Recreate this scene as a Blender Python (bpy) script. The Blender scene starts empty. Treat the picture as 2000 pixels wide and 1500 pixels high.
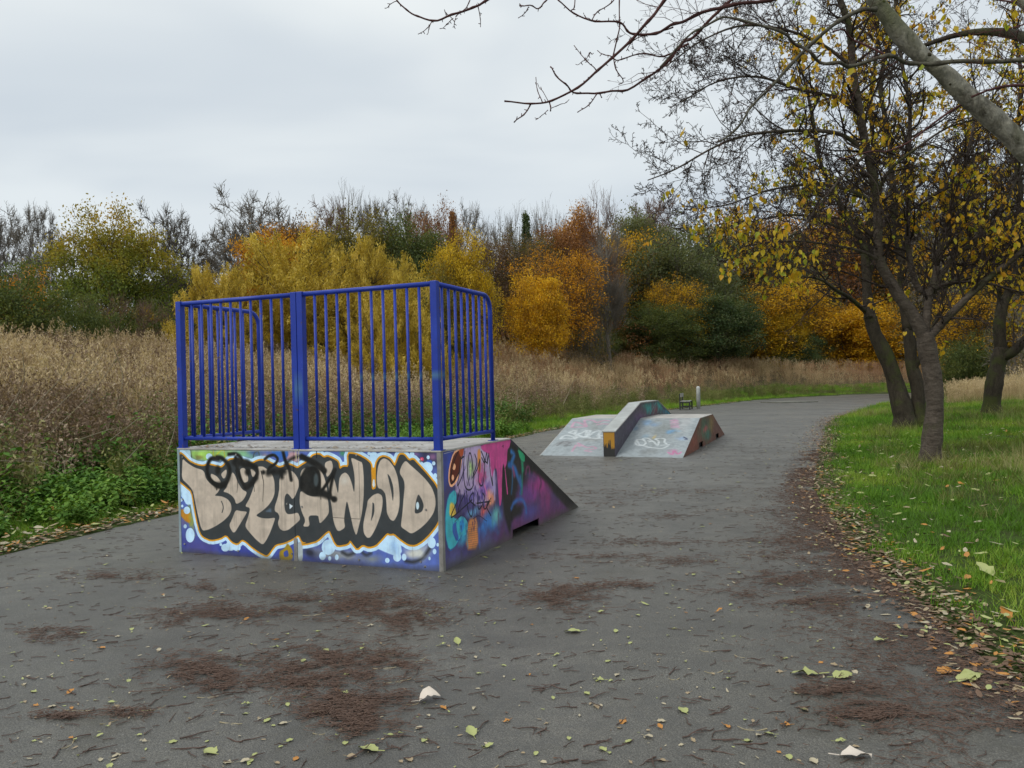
import bpy, bmesh, math, random
import numpy as np
from mathutils import Vector, Matrix

# ------------------------------------------------------------------ camera, light, exposure
FPX = 1562.0                     # focal length in pixels of a 2000 px wide frame
CAM_H = 1.5
ROLL = math.atan(0.0244)
PITCH = math.atan(3 / 1562.0)
scene = bpy.context.scene
COL = scene.collection
cam_d = bpy.data.cameras.new("camera")
cam_d.sensor_width = 36.0
cam_d.lens = FPX / 2000 * 36.0
cam_d.clip_start = 0.05
cam_d.clip_end = 1500
cam_o = bpy.data.objects.new("camera", cam_d)
COL.objects.link(cam_o)
_c, _s, _cp, _sp = math.cos(ROLL), math.sin(ROLL), math.cos(PITCH), math.sin(PITCH)
def _wd(X, Y, Z):
    return Vector((X, Y * _cp - Z * _sp, Y * _sp + Z * _cp))
_right = _wd(_c, 0, -_s)
_up = _wd(_s, 0, _c)
_fw = _wd(0, 1, 0)
cam_o.matrix_world = Matrix(((_right.x, _up.x, -_fw.x, 0), (_right.y, _up.y, -_fw.y, 0), (_right.z, _up.z, -_fw.z, CAM_H), (0, 0, 0, 1)))
scene.camera = cam_o

SUN_EL, SUN_AZ = math.radians(42), math.radians(-128)      # azimuth from +Y towards +X
world = bpy.data.worlds.new("World")
scene.world = world
world.use_nodes = True
nt = world.node_tree
nt.nodes.clear()
def _n(t, **k):
    n = nt.nodes.new(t)
    for a, b in k.items():
        setattr(n, a, b)
    return n
w_out = _n('ShaderNodeOutputWorld')
w_bg = _n('ShaderNodeBackground')
w_bg.inputs['Strength'].default_value = 0.1
w_sky = _n('ShaderNodeTexSky', sky_type='NISHITA', sun_disc=False, sun_elevation=SUN_EL, sun_rotation=SUN_AZ)
w_tc = _n('ShaderNodeTexCoord')
w_map = _n('ShaderNodeMapping')
w_map.inputs['Scale'].default_value = (1.1, 1.1, 3.2)
w_map.inputs['Location'].default_value = (0.35, 0.1, 0.4)
w_noise = _n('ShaderNodeTexNoise')
w_noise.inputs['Scale'].default_value = 1.5
w_noise.inputs['Detail'].default_value = 4.5
w_noise.inputs['Roughness'].default_value = 0.42
w_noise.inputs['Distortion'].default_value = 0.35
w_ramp = _n('ShaderNodeValToRGB')
w_ramp.color_ramp.interpolation = 'EASE'
e = w_ramp.color_ramp.elements
e[0].position, e[0].color = 0.36, (0.62, 0.675, 0.735, 1)
e[1].position, e[1].color = 0.62, (0.82, 0.855, 0.872, 1)
w_sep = _n('ShaderNodeSeparateXYZ')
w_el = _n('ShaderNodeValToRGB')
w_el.color_ramp.interpolation = 'EASE'
e = w_el.color_ramp.elements
e[0].position, e[0].color = 0.0, (0.93, 0.96, 0.97, 1)
e[1].position, e[1].color = 1.0, (1.55, 1.56, 1.56, 1)
x = w_el.color_ramp.elements.new(0.10); x.color = (0.91, 0.95, 0.98, 1)
x = w_el.color_ramp.elements.new(0.42); x.color = (1.06, 1.07, 1.06, 1)
w_mul = _n('ShaderNodeMix', data_type='RGBA', blend_type='MULTIPLY')
w_mul.inputs['Factor'].default_value = 1.0
w_gain = _n('ShaderNodeVectorMath', operation='SCALE')
w_gain.inputs['Scale'].default_value = 9.6
w_mix = _n('ShaderNodeMix', data_type='RGBA', blend_type='MIX')
w_mix.inputs['Factor'].default_value = 0.97
L = nt.links.new
L(w_tc.outputs['Generated'], w_map.inputs['Vector'])
L(w_map.outputs['Vector'], w_noise.inputs['Vector'])
L(w_noise.outputs['Fac'], w_ramp.inputs['Fac'])
L(w_tc.outputs['Generated'], w_sep.inputs[0])
L(w_sep.outputs['Z'], w_el.inputs['Fac'])
L(w_ramp.outputs['Color'], w_mul.inputs['A'])
L(w_el.outputs['Color'], w_mul.inputs['B'])
L(w_mul.outputs['Result'], w_gain.inputs[0])
L(w_sky.outputs['Color'], w_mix.inputs['A'])
L(w_gain.outputs['Vector'], w_mix.inputs['B'])
L(w_mix.outputs['Result'], w_bg.inputs['Color'])
L(w_bg.outputs[0], w_out.inputs[0])

sun_d = bpy.data.lights.new("sun", 'SUN')
sun_d.energy = 1.4
sun_d.angle = math.radians(25)
sun_d.color = (1.0, 0.97, 0.92)
sun_o = bpy.data.objects.new("sun", sun_d)
_sd = Vector((math.sin(SUN_AZ) * math.cos(SUN_EL), math.cos(SUN_AZ) * math.cos(SUN_EL), math.sin(SUN_EL)))
sun_o.rotation_euler = _sd.to_track_quat('Z', 'Y').to_euler()
sun_o.location = (0, 0, 60)
COL.objects.link(sun_o)
vs = scene.view_settings
vs.view_transform = 'Standard'
vs.look = 'None'
vs.exposure = 0.07
vs.gamma = 1.0
vs.use_curve_mapping = False
cy = scene.cycles
cy.max_bounces = 6
cy.diffuse_bounces = 4
cy.glossy_bounces = 2
cy.transmission_bounces = 3
cy.transparent_max_bounces = 4
cy.caustics_reflective = False
cy.caustics_refractive = False

# ------------------------------------------------------------------ photo pixel -> place
def ray(px, py):
    u = (px - 1000) / FPX
    v = (750 - py) / FPX
    X = u * _c + v * _s
    Z = -u * _s + v * _c
    return np.array([X, _cp - Z * _sp, _sp + Z * _cp])
def G(px, py, z=0.0):
    d = ray(px, py)
    t = (z - CAM_H) / d[2]
    return np.array([d[0] * t, d[1] * t, z])
def AT(px, py, Y):
    d = ray(px, py)
    t = Y / d[1]
    return np.array([d[0] * t, Y, CAM_H + d[2] * t])

# ------------------------------------------------------------------ small maths
def sstep(a, b, x):
    t = np.clip((np.asarray(x, float) - a) / (b - a), 0, 1)
    return t * t * (3 - 2 * t)
def _hash(ix, iy, iz, seed):
    h = (ix * 374761393 + iy * 668265263 + iz * 2147483647 + seed * 1274126177) & 0xFFFFFFFF
    h = ((h ^ (h >> 13)) * 1274126177) & 0xFFFFFFFF
    h = ((h ^ (h >> 16)) * 2246822519) & 0xFFFFFFFF
    return ((h ^ (h >> 13)) & 0xFFFF) / 65535.0
def vnoise(x, y, z=0.0, seed=0):
    x, y, z = np.broadcast_arrays(np.asarray(x, float), np.asarray(y, float), np.asarray(z, float))
    ix, iy, iz = np.floor(x).astype(np.int64), np.floor(y).astype(np.int64), np.floor(z).astype(np.int64)
    fx, fy, fz = x - ix, y - iy, z - iz
    fx, fy, fz = [f * f * (3 - 2 * f) for f in (fx, fy, fz)]
    r = 0
    for dx in (0, 1):
        for dy in (0, 1):
            for dz in (0, 1):
                w = (fx if dx else 1 - fx) * (fy if dy else 1 - fy) * (fz if dz else 1 - fz)
                r = r + w * _hash(ix + dx, iy + dy, iz + dz, seed)
    return r
def fbm(x, y, z=0.0, seed=0, o=3):
    r, a, s = 0, 0.5, 0
    for k in range(o):
        r = r + a * vnoise(np.asarray(x) * 2 ** k, np.asarray(y) * 2 ** k, np.asarray(z) * 2 ** k, seed + k)
        s += a
        a *= 0.5
    return r / s
def catmull(pts, n=6):
    P = np.asarray(pts, float)
    P = np.vstack([2 * P[0] - P[1], P, 2 * P[-1] - P[-2]])
    out = []
    for i in range(1, len(P) - 2):
        for k in range(n):
            t = k / n
            out.append(0.5 * ((2 * P[i]) + (-P[i - 1] + P[i + 1]) * t + (2 * P[i - 1] - 5 * P[i] + 4 * P[i + 1] - P[i + 2]) * t * t + (-P[i - 1] + 3 * P[i] - 3 * P[i + 1] + P[i + 2]) * t ** 3))
    out.append(P[-2])
    return np.array(out)
def srgb(r, g, b, k=1.0):
    f = lambda c: (c / 255 / 12.92 if c / 255 <= 0.04045 else ((c / 255 + 0.055) / 1.055) ** 2.4) * k
    return (f(r), f(g), f(b), 1.0)

# ------------------------------------------------------------------ object helpers
def tag(o, label=None, cat=None, group=None, kind=None):
    if label: o['label'] = label
    if cat: o['category'] = cat
    if group: o['group'] = group
    if kind: o['kind'] = kind
    return o
def empty(name, loc=(0, 0, 0), rz=0.0):
    o = bpy.data.objects.new(name, None)
    o.empty_display_size = 0.2
    o.location = loc
    o.rotation_euler = (0, 0, rz)
    COL.objects.link(o)
    return o
def np_mesh(name, V, faces=None, quads=None, tris=None, smooth=False, tone=None, extra=None):
    """fast mesh from arrays; faces may be given as a quad array and/or a tri array"""
    me = bpy.data.meshes.new(name)
    V = np.asarray(V, np.float32)
    if faces is not None:
        me.from_pydata([tuple(map(float, v)) for v in V], [], [tuple(map(int, f)) for f in faces])
    else:
        q = np.zeros((0, 4), np.int32) if quads is None else np.asarray(quads, np.int32)
        t = np.zeros((0, 3), np.int32) if tris is None else np.asarray(tris, np.int32)
        nl = q.size + t.size
        me.vertices.add(len(V))
        me.vertices.foreach_set('co', V.ravel())
        me.loops.add(nl)
        me.loops.foreach_set('vertex_index', np.concatenate([q.ravel(), t.ravel()]).astype(np.int32))
        npoly = len(q) + len(t)
        me.polygons.add(npoly)
        ls = np.concatenate([np.arange(len(q)) * 4, q.size + np.arange(len(t)) * 3]).astype(np.int32)
        me.polygons.foreach_set('loop_start', ls)
    if tone is not None:
        a = me.attributes.new('tone', 'FLOAT', 'POINT')
        a.data.foreach_set('value', np.asarray(tone, np.float32))
    for k, v in (extra or {}).items():
        a = me.attributes.new(k, 'FLOAT', 'POINT')
        a.data.foreach_set('value', np.asarray(v, np.float32))
    me.update(calc_edges=True)
    me.validate()
    if smooth:
        me.polygons.foreach_set('use_smooth', np.ones(len(me.polygons), bool))
    return me
def link(name, me, mat=None, parent=None, loc=None):
    o = bpy.data.objects.new(name, me)
    if mat is not None and len(me.materials) == 0:
        me.materials.append(mat)
    COL.objects.link(o)
    if parent is not None: o.parent = parent
    if loc is not None: o.location = loc
    return o
class MB:
    """collects shapes, builds one mesh"""
    def __init__(s): s.V, s.F, s.n = [], [], 0
    def add(s, V, F):
        s.V += [tuple(v) for v in V]
        s.F += [tuple(i + s.n for i in f) for f in F]
        s.n = len(s.V)
    def box(s, c, ax, ay, az):
        """box from centre and three half-axis vectors"""
        c, ax, ay, az = (np.asarray(v, float) for v in (c, ax, ay, az))
        V = [c + i * ax + j * ay + k * az for k in (-1, 1) for j in (-1, 1) for i in (-1, 1)]
        s.add(V, [(0, 2, 3, 1), (4, 5, 7, 6), (0, 1, 5, 4), (2, 6, 7, 3), (0, 4, 6, 2), (1, 3, 7, 5)])
    def prism(s, poly, d):
        """polygon of 3D points extruded along d"""
        P = [np.asarray(p, float) for p in poly]
        n = len(P)
        d = np.asarray(d, float)
        s.add(P + [p + d for p in P], [tuple(range(n))[::-1], tuple(range(n, 2 * n))] + [(i, (i + 1) % n, (i + 1) % n + n, i + n) for i in range(n)])
    def tube(s, pts, rad, k=12, caps=True):
        P = np.asarray(pts, float)
        n = len(P)
        R = np.full(n, rad, float) if np.isscalar(rad) else np.asarray(rad, float)
        T = np.gradient(P, axis=0)
        T /= np.linalg.norm(T, axis=1)[:, None] + 1e-12
        u = np.cross(T[0], (0, 0, 1) if abs(T[0][2]) < 0.9 else (1, 0, 0))
        u /= np.linalg.norm(u)
        V = []
        a = np.arange(k) * 2 * np.pi / k
        for i in range(n):
            u = u - T[i] * np.dot(u, T[i])
            u /= np.linalg.norm(u)
            w = np.cross(T[i], u)
            V += [P[i] + R[i] * (np.cos(t) * u + np.sin(t) * w) for t in a]
        F = [(i * k + j, i * k + (j + 1) % k, (i + 1) * k + (j + 1) % k, (i + 1) * k + j) for i in range(n - 1) for j in range(k)]
        if caps:
            F += [tuple(range(k))[::-1], tuple(range((n - 1) * k, n * k))]
        s.add(V, F)
    def build(s, name, mat, parent=None, smooth=False, bevel=0.0):
        me = bpy.data.meshes.new(name)
        me.from_pydata([tuple(map(float, v)) for v in s.V], [], s.F)
        me.update()
        bm = bmesh.new(); bm.from_mesh(me)
        bmesh.ops.recalc_face_normals(bm, faces=bm.faces)
        if bevel:
            bmesh.ops.bevel(bm, geom=[e for e in bm.edges if e.is_manifold and e.calc_face_angle(0) > 0.5], offset=bevel, segments=2, affect='EDGES', profile=0.6)
        bm.to_mesh(me); bm.free()
        if smooth:
            for p in me.polygons: p.use_smooth = len(p.vertices) == 4
        return link(name, me, mat, parent)

def seg_prisms(A, B, ra, rb, k=3):
    """independent tapered prisms for arrays of segments"""
    A, B = np.asarray(A, float), np.asarray(B, float)
    T = B - A
    T /= np.linalg.norm(T, axis=1)[:, None] + 1e-9
    ref = np.where(np.abs(T[:, 2:3]) < 0.9, np.array([[0, 0, 1.0]]), np.array([[1.0, 0, 0]]))
    u = np.cross(T, ref); u /= np.linalg.norm(u, axis=1)[:, None] + 1e-9
    w = np.cross(T, u)
    n = len(A)
    V = np.zeros((n, 2 * k, 3))
    for j in range(k):
        a = 2 * np.pi * j / k
        o = np.cos(a) * u + np.sin(a) * w
        V[:, j] = A + o * np.asarray(ra)[:, None]
        V[:, k + j] = B + o * np.asarray(rb)[:, None]
    base = (np.arange(n) * 2 * k)[:, None]
    Q = np.concatenate([base + np.array([[j, (j + 1) % k, k + (j + 1) % k, k + j]]) for j in range(k)])
    return V.reshape(-1, 3), Q

# ------------------------------------------------------------------ materials
def new_mat(name):
    m = bpy.data.materials.new(name)
    m.use_nodes = True
    t = m.node_tree
    b = t.nodes['Principled BSDF']
    return m, t, b
def nd(t, typ, **k):
    n = t.nodes.new(typ)
    for a, v in k.items():
        if a.startswith('i_'):
            n.inputs[a[2:]].default_value = v
        else:
            setattr(n, a, v)
    return n
def ramp(t, fac, stops):
    r = t.nodes.new('ShaderNodeValToRGB')
    el = r.color_ramp.elements
    while len(el) > 1: el.remove(el[-1])
    el[0].position, el[0].color = stops[0][0], stops[0][1]
    for p, c in stops[1:]:
        x = el.new(p); x.color = c
    if fac is not None: t.links.new(fac, r.inputs['Fac'])
    return r.outputs['Color']
def mixc(t, f, a, b, mode='MIX'):
    m = t.nodes.new('ShaderNodeMix')
    m.data_type = 'RGBA'; m.blend_type = mode
    for s, v in (('Factor', f), ('A', a), ('B', b)):
        if hasattr(v, 'node'): t.links.new(v, m.inputs[s])
        else: m.inputs[s].default_value = v
    return m.outputs['Result']
def math_n(t, op, a, b=None, clamp=False):
    m = t.nodes.new('ShaderNodeMath'); m.operation = op; m.use_clamp = clamp
    for i, v in enumerate((a, b)):
        if v is None: continue
        if hasattr(v, 'node'): t.links.new(v, m.inputs[i])
        else: m.inputs[i].default_value = v
    return m.outputs[0]
def noise(t, vec, scale, detail=3, rough=0.55, dist=0.0):
    n = t.nodes.new('ShaderNodeTexNoise')
    n.inputs['Scale'].default_value = scale
    n.inputs['Detail'].default_value = detail
    n.inputs['Roughness'].default_value = rough
    n.inputs['Distortion'].default_value = dist
    if vec is not None: t.links.new(vec, n.inputs['Vector'])
    return n.outputs['Fac']
def coords(t, kind='Object'):
    return t.nodes.new('ShaderNodeTexCoord').outputs[kind]
def geo_pos(t):
    return t.nodes.new('ShaderNodeNewGeometry').outputs['Position']
def scaled(t, vec, sx, sy, sz):
    m = t.nodes.new('ShaderNodeMapping')
    m.inputs['Scale'].default_value = (sx, sy, sz)
    t.links.new(vec, m.inputs['Vector'])
    return m.outputs[0]
def bump(t, b, h, strength=0.4, dist=0.01):
    n = t.nodes.new('ShaderNodeBump')
    n.inputs['Strength'].default_value = strength
    n.inputs['Distance'].default_value = dist
    t.links.new(h, n.inputs['Height'])
    t.links.new(n.outputs[0], b.inputs['Normal'])
def leaf_mat(name, stops, patch=0.5, pscale=0.6, trans=0.35, use_inst=False, rough_var=None, topcol=None, zr=(3, 9)):
    """foliage: colour by a per-leaf tone, patches through the crown"""
    m, t, b = new_mat(name)
    at = nd(t, 'ShaderNodeAttribute', attribute_name='tone')
    fac = at.outputs['Fac']
    if use_inst:
        it = nd(t, 'ShaderNodeAttribute', attribute_name='tint', attribute_type='INSTANCER')
        f2 = it.outputs['Fac']
    else:
        f2 = noise(t, coords(t, 'Object'), pscale, 2)
        f2 = math_n(t, 'MULTIPLY_ADD', f2, 2.2)
        f2.node.inputs[2].default_value = -0.6
        f2.node.use_clamp = True
    f = math_n(t, 'ADD', math_n(t, 'MULTIPLY', fac, 1 - patch), math_n(t, 'MULTIPLY', f2, patch), clamp=True)
    c = ramp(t, f, stops)
    if topcol:
        z = nd(t, 'ShaderNodeSeparateXYZ'); t.links.new(coords(t, 'Object'), z.inputs[0])
        mr = nd(t, 'ShaderNodeMapRange'); mr.inputs[1].default_value, mr.inputs[2].default_value = zr
        zz = math_n(t, 'ADD', z.outputs[2], math_n(t, 'MULTIPLY', f2, 2.0))
        t.links.new(zz, mr.inputs[0])
        c = mixc(t, mr.outputs[0], c, ramp(t, f, topcol))
    d = nd(t, 'ShaderNodeBsdfDiffuse'); tr = nd(t, 'ShaderNodeBsdfTranslucent')
    gl = nd(t, 'ShaderNodeBsdfGlossy'); gl.inputs['Roughness'].default_value = 0.55
    gl.inputs['Color'].default_value = (0.5, 0.5, 0.5, 1)
    t.links.new(c, d.inputs['Color'])
    t.links.new(mixc(t, 1.0, c, (1.15, 1.1, 0.55, 1), 'MULTIPLY'), tr.inputs['Color'])
    mx = nd(t, 'ShaderNodeMixShader'); mx.inputs[0].default_value = trans
    t.links.new(d.outputs[0], mx.inputs[1]); t.links.new(tr.outputs[0], mx.inputs[2])
    m2 = nd(t, 'ShaderNodeMixShader'); m2.inputs[0].default_value = 0.035
    t.links.new(mx.outputs[0], m2.inputs[1]); t.links.new(gl.outputs[0], m2.inputs[2])
    t.nodes.remove(b)
    t.links.new(m2.outputs[0], t.nodes['Material Output'].inputs[0])
    return m
def bark_mat(name, c1, c2, moss=None, bands=False, sc=6.0, bumpd=0.02):
    m, t, b = new_mat(name)
    P = coords(t, 'Object')
    n1 = noise(t, scaled(t, P, 1, 1, 3.2 if bands else 0.35), sc, 6, 0.75, 1.6 if bands else 0.4)
    c = ramp(t, n1, [(0.32, c1), (0.68, c2)])
    if moss:
        nm = noise(t, P, 1.7, 4, 0.6)
        c = mixc(t, ramp(t, nm, [(0.5, (0, 0, 0, 1)), (0.66, (1, 1, 1, 1))]), c, moss)
    n3 = noise(t, P, 38, 3, 0.6)
    c = mixc(t, ramp(t, n3, [(0.3, (0, 0, 0, 1)), (0.8, (0.5, 0.5, 0.5, 1))]), c, mixc(t, 1.0, c, (2.2, 2.1, 1.9, 1), 'MULTIPLY'))
    t.links.new(c, b.inputs['Base Color'])
    b.inputs['Roughness'].default_value = 0.9
    b.inputs['Specular IOR Level'].default_value = 0.2
    bump(t, b, math_n(t, 'ADD', n1, math_n(t, 'MULTIPLY', n3, 0.3)), 0.8, bumpd)
    return m

# ------------------------------------------------------------------ the lie of the land
PL = np.array([(-22, -60), (-14, -20), (-9.5, -6), (-6.9, 1.5), (-5.6, 5.2), (-4.92, 7.62), (-4.62, 8.62), (-4.2, 10.06), (-2.3, 15.6), (-0.04, 22.54), (1.72, 27.43), (4.45, 35.0), (7.9, 41.6), (12.8, 50.1), (18.1, 59.0), (24, 65.5), (32, 70), (60, 75)])
PR = np.array([(6, -60), (4.5, -20), (3.3, -6), (2.75, 0), (2.5, 2.6), (2.42, 3.84), (2.5, 4.6), (2.66, 5.3), (2.8, 6.1), (3.0, 7.2), (3.4, 8.6), (4.15, 11.1), (5.5, 14.5), (8.1, 20.9), (11.8, 29.5), (15.6, 36.0), (20.5, 44.5), (28, 54), (40, 62), (62, 67)])
PLs, PRs = catmull(PL, 4), catmull(PR, 4)
def sdist(x, y, line):
    """signed distance to a polyline, positive on its left side"""
    x, y = np.asarray(x, float), np.asarray(y, float)
    best = np.full(x.shape, 1e9); sg = np.ones(x.shape)
    for a, b in zip(line[:-1], line[1:]):
        d = b - a
        t = np.clip(((x - a[0]) * d[0] + (y - a[1]) * d[1]) / (d @ d), 0, 1)
        qx, qy = x - a[0] - t * d[0], y - a[1] - t * d[1]
        r = np.hypot(qx, qy)
        s = np.where(d[0] * qy - d[1] * qx > 0, 1.0, -1.0)
        k = r < best
        best = np.where(k, r, best); sg = np.where(k, s, sg)
    return best * sg
def dists(x, y):
    return sdist(x, y, PLs), -sdist(x, y, PRs)       # outside the path on the left / on the right
def terrain(x, y, dd=None):
    x, y = np.asarray(x, float), np.asarray(y, float)
    dl, dr = dd if dd is not None else dists(x, y)
    hx = np.interp(x, [-60, -20, -10, 0, 8, 18, 30, 60], [2.8, 2.5, 2.75, 3.8, 3.6, 3.0, 2.1, 1.5])
    zl = hx * sstep(0.8, np.interp(x, [-5, 8, 20], [20, 19, 15]), dl) + 0.10 * sstep(0.8, 4, dl) * (fbm(x * 0.35, y * 0.35, 0, 5) - 0.4) * 3
    zl = zl + 1.0 * sstep(25, 60, dl)
    zr = 0.27 * sstep(0.1, 7, dr) + 0.07 * sstep(0.3, 3, dr) * (fbm(x * 0.6, y * 0.6, 0, 9) - 0.5) * 2 + 1.4 * sstep(18, 60, dr)
    z = np.where(dl > 0, zl + 0.02 * sstep(0, 0.12, dl), 0) + np.where(dr > 0, zr + 0.02 * sstep(0, 0.12, dr), 0)
    return np.where((dl <= 0) & (dr <= 0), -0.012, z - 0.006)
def tz(x, y):
    return float(terrain(np.array([x]), np.array([y]))[0])

def axis_vals(a, b, fine, lo, hi, grow=1.16):
    v = list(np.arange(a, b + 1e-6, fine))
    s = fine
    while v[-1] < hi:
        s *= grow; v.append(v[-1] + s)
    s = fine
    while v[0] > lo:
        s *= grow; v.insert(0, v[0] - s)
    return np.array(v)
gx = axis_vals(-16, 22, 0.22, -420, 420)
gy = axis_vals(1, 40, 0.25, -420, 520)
X, Y = np.meshgrid(gx, gy)
xf, yf = X.ravel(), Y.ravel()
gd = dists(xf, yf)
zf = terrain(xf, yf, gd)
nx, ny = len(gx), len(gy)
ii = (np.arange(ny - 1)[:, None] * nx + np.arange(nx - 1)[None]).ravel()
Q = np.stack([ii, ii + 1, ii + nx + 1, ii + nx], 1)
zone = np.where(gd[0] > 0, sstep(1.4, 3.5, gd[0]), 0.0) + np.where(gd[1] > 0, 0.55 * sstep(6, 16, gd[1]), 0.0)

m, t, b = new_mat('soil_and_turf')
P = geo_pos(t)
za = nd(t, 'ShaderNodeAttribute', attribute_name='zone').outputs['Fac']
n1 = noise(t, P, 1.2, 5, 0.6)
n2 = noise(t, P, 14, 4, 0.7)
green = ramp(t, n1, [(0.35, (0.045, 0.065, 0.016, 1)), (0.65, (0.055, 0.085, 0.02, 1))])
brown = ramp(t, n1, [(0.3, (0.06, 0.045, 0.025, 1)), (0.7, (0.11, 0.085, 0.045, 1))])
c = mixc(t, za, green, brown)
c = mixc(t, ramp(t, n2, [(0.45, (0, 0, 0, 1)), (0.7, (0.6, 0.6, 0.6, 1))]), c, (0.035, 0.026, 0.016, 1))
t.links.new(c, b.inputs['Base Color'])
b.inputs['Roughness'].default_value = 1.0
b.inputs['Specular IOR Level'].default_value = 0.1
bump(t, b, n2, 0.8, 0.04)
M_SOIL = m
ground = link('ground', np_mesh('ground', np.stack([xf, yf, zf], 1), quads=Q, smooth=True, extra={'zone': zone}), M_SOIL)
tag(ground, 'grassy ground rising gently to a rough meadow beside the path', kind='structure')

# the tarmac path
m, t, b = new_mat('wet_asphalt')
P = geo_pos(t)
big = noise(t, P, 0.35, 4, 0.55, 0.3)
mid = noise(t, P, 2.2, 4, 0.6)
fine = noise(t, P, 90, 3, 0.7)
vor = nd(t, 'ShaderNodeTexVoronoi', feature='F1'); vor.inputs['Scale'].default_value = 130
t.links.new(P, vor.inputs['Vector'])
c = ramp(t, math_n(t, 'ADD', math_n(t, 'MULTIPLY', big, 0.6), math_n(t, 'MULTIPLY', mid, 0.4)), [(0.38, (0.098, 0.092, 0.076, 1)), (0.62, (0.205, 0.193, 0.160, 1))])
c = mixc(t, ramp(t, fine, [(0.48, (0, 0, 0, 1)), (0.66, (0.75, 0.75, 0.75, 1))]), c, (0.24, 0.23, 0.20, 1))
c = mixc(t, ramp(t, vor.outputs['Distance'], [(0.25, (0, 0, 0, 1)), (0.6, (0.6, 0.6, 0.6, 1))]), c, (0.035, 0.034, 0.030, 1))
chip = nd(t, 'ShaderNodeTexVoronoi', feature='F1'); chip.inputs['Scale'].default_value = 45
t.links.new(P, chip.inputs['Vector'])
sepc = nd(t, 'ShaderNodeSeparateColor'); t.links.new(chip.outputs['Color'], sepc.inputs[0])
pick = math_n(t, 'GREATER_THAN', sepc.outputs[0], 0.86)
near = math_n(t, 'LESS_THAN', chip.outputs['Distance'], 0.16)
c = mixc(t, math_n(t, 'MULTIPLY', math_n(t, 'MULTIPLY', pick, near), 0.6), c, (0.34, 0.33, 0.30, 1))
mott = noise(t, P, 7.5, 5, 0.72, 0.5)
c = mixc(t, ramp(t, mott, [(0.42, (0, 0, 0, 1)), (0.66, (0.5, 0.5, 0.5, 1))]), c, (0.080, 0.079, 0.072, 1))
damp = noise(t, P, 0.55, 5, 0.68, 0.8)
c = mixc(t, ramp(t, damp, [(0.46, (0.0, 0.0, 0.0, 1)), (0.60, (0.5, 0.5, 0.5, 1))]), c, (0.062, 0.060, 0.053, 1))
# muddy green-brown film in patches
film = noise(t, P, 0.9, 5, 0.7, 0.6)
c = mixc(t, ramp(t, film, [(0.55, (0, 0, 0, 1)), (0.72, (0.55, 0.55, 0.55, 1))]), c, (0.055, 0.050, 0.032, 1))
t.links.new(c, b.inputs['Base Color'])
r = ramp(t, math_n(t, 'ADD', math_n(t, 'MULTIPLY', big, 0.5), math_n(t, 'MULTIPLY', mid, 0.5)), [(0.35, (0.58, 0.58, 0.58, 1)), (0.6, (0.33, 0.33, 0.33, 1))])
t.links.new(r, b.inputs['Roughness'])
b.inputs['Specular IOR Level'].default_value = 0.5
bump(t, b, math_n(t, 'ADD', fine, math_n(t, 'MULTIPLY', vor.outputs['Distance'], 0.9)), 0.8, 0.005)
M_ASPH = m
def ragged(line, seed, amp=0.05):
    out = []
    for a, b2 in zip(line[:-1], line[1:]):
        n = max(1, int(np.hypot(*(b2 - a)) / 0.12)) if -2 < a[1] < 45 else 3
        for k in range(n):
            out.append(a + (b2 - a) * k / n)
    out = np.array(out)
    g = np.gradient(out, axis=0); g /= np.linalg.norm(g, axis=1)[:, None]
    nrm = np.stack([-g[:, 1], g[:, 0]], 1)
    w = (fbm(out[:, 0] * 2.2, out[:, 1] * 2.2, 0, seed, 4) - 0.5) * 2 * amp * np.clip(0.5 + out[:, 1:2].ravel() / 12, 0.5, 3)
    return out + nrm * w[:, None]
la, rb = ragged(PLs, 3), ragged(PRs, 4)
# strip between both edges: sample both at equal arc parameter
def resample(L_, n):
    s = np.concatenate([[0], np.cumsum(np.hypot(*np.diff(L_, axis=0).T))])
    return s, L_
bm = bmesh.new()
vsl = [bm.verts.new((p[0], p[1], 0)) for p in la]
vsr = [bm.verts.new((p[0], p[1], 0)) for p in rb]
f = bm.faces.new(vsl + vsr[::-1])
bmesh.ops.triangulate(bm, faces=[f], ngon_method='EAR_CLIP')
bmesh.ops.recalc_face_normals(bm, faces=bm.faces)
me = bpy.data.meshes.new('path')
for fc in bm.faces:
    if fc.normal.z < 0: fc.normal_flip()
bm.to_mesh(me); bm.free()
path = link('path', me, M_ASPH)
tag(path, 'wet grey tarmac path strewn with twigs and fallen leaves', kind='structure')

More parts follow.
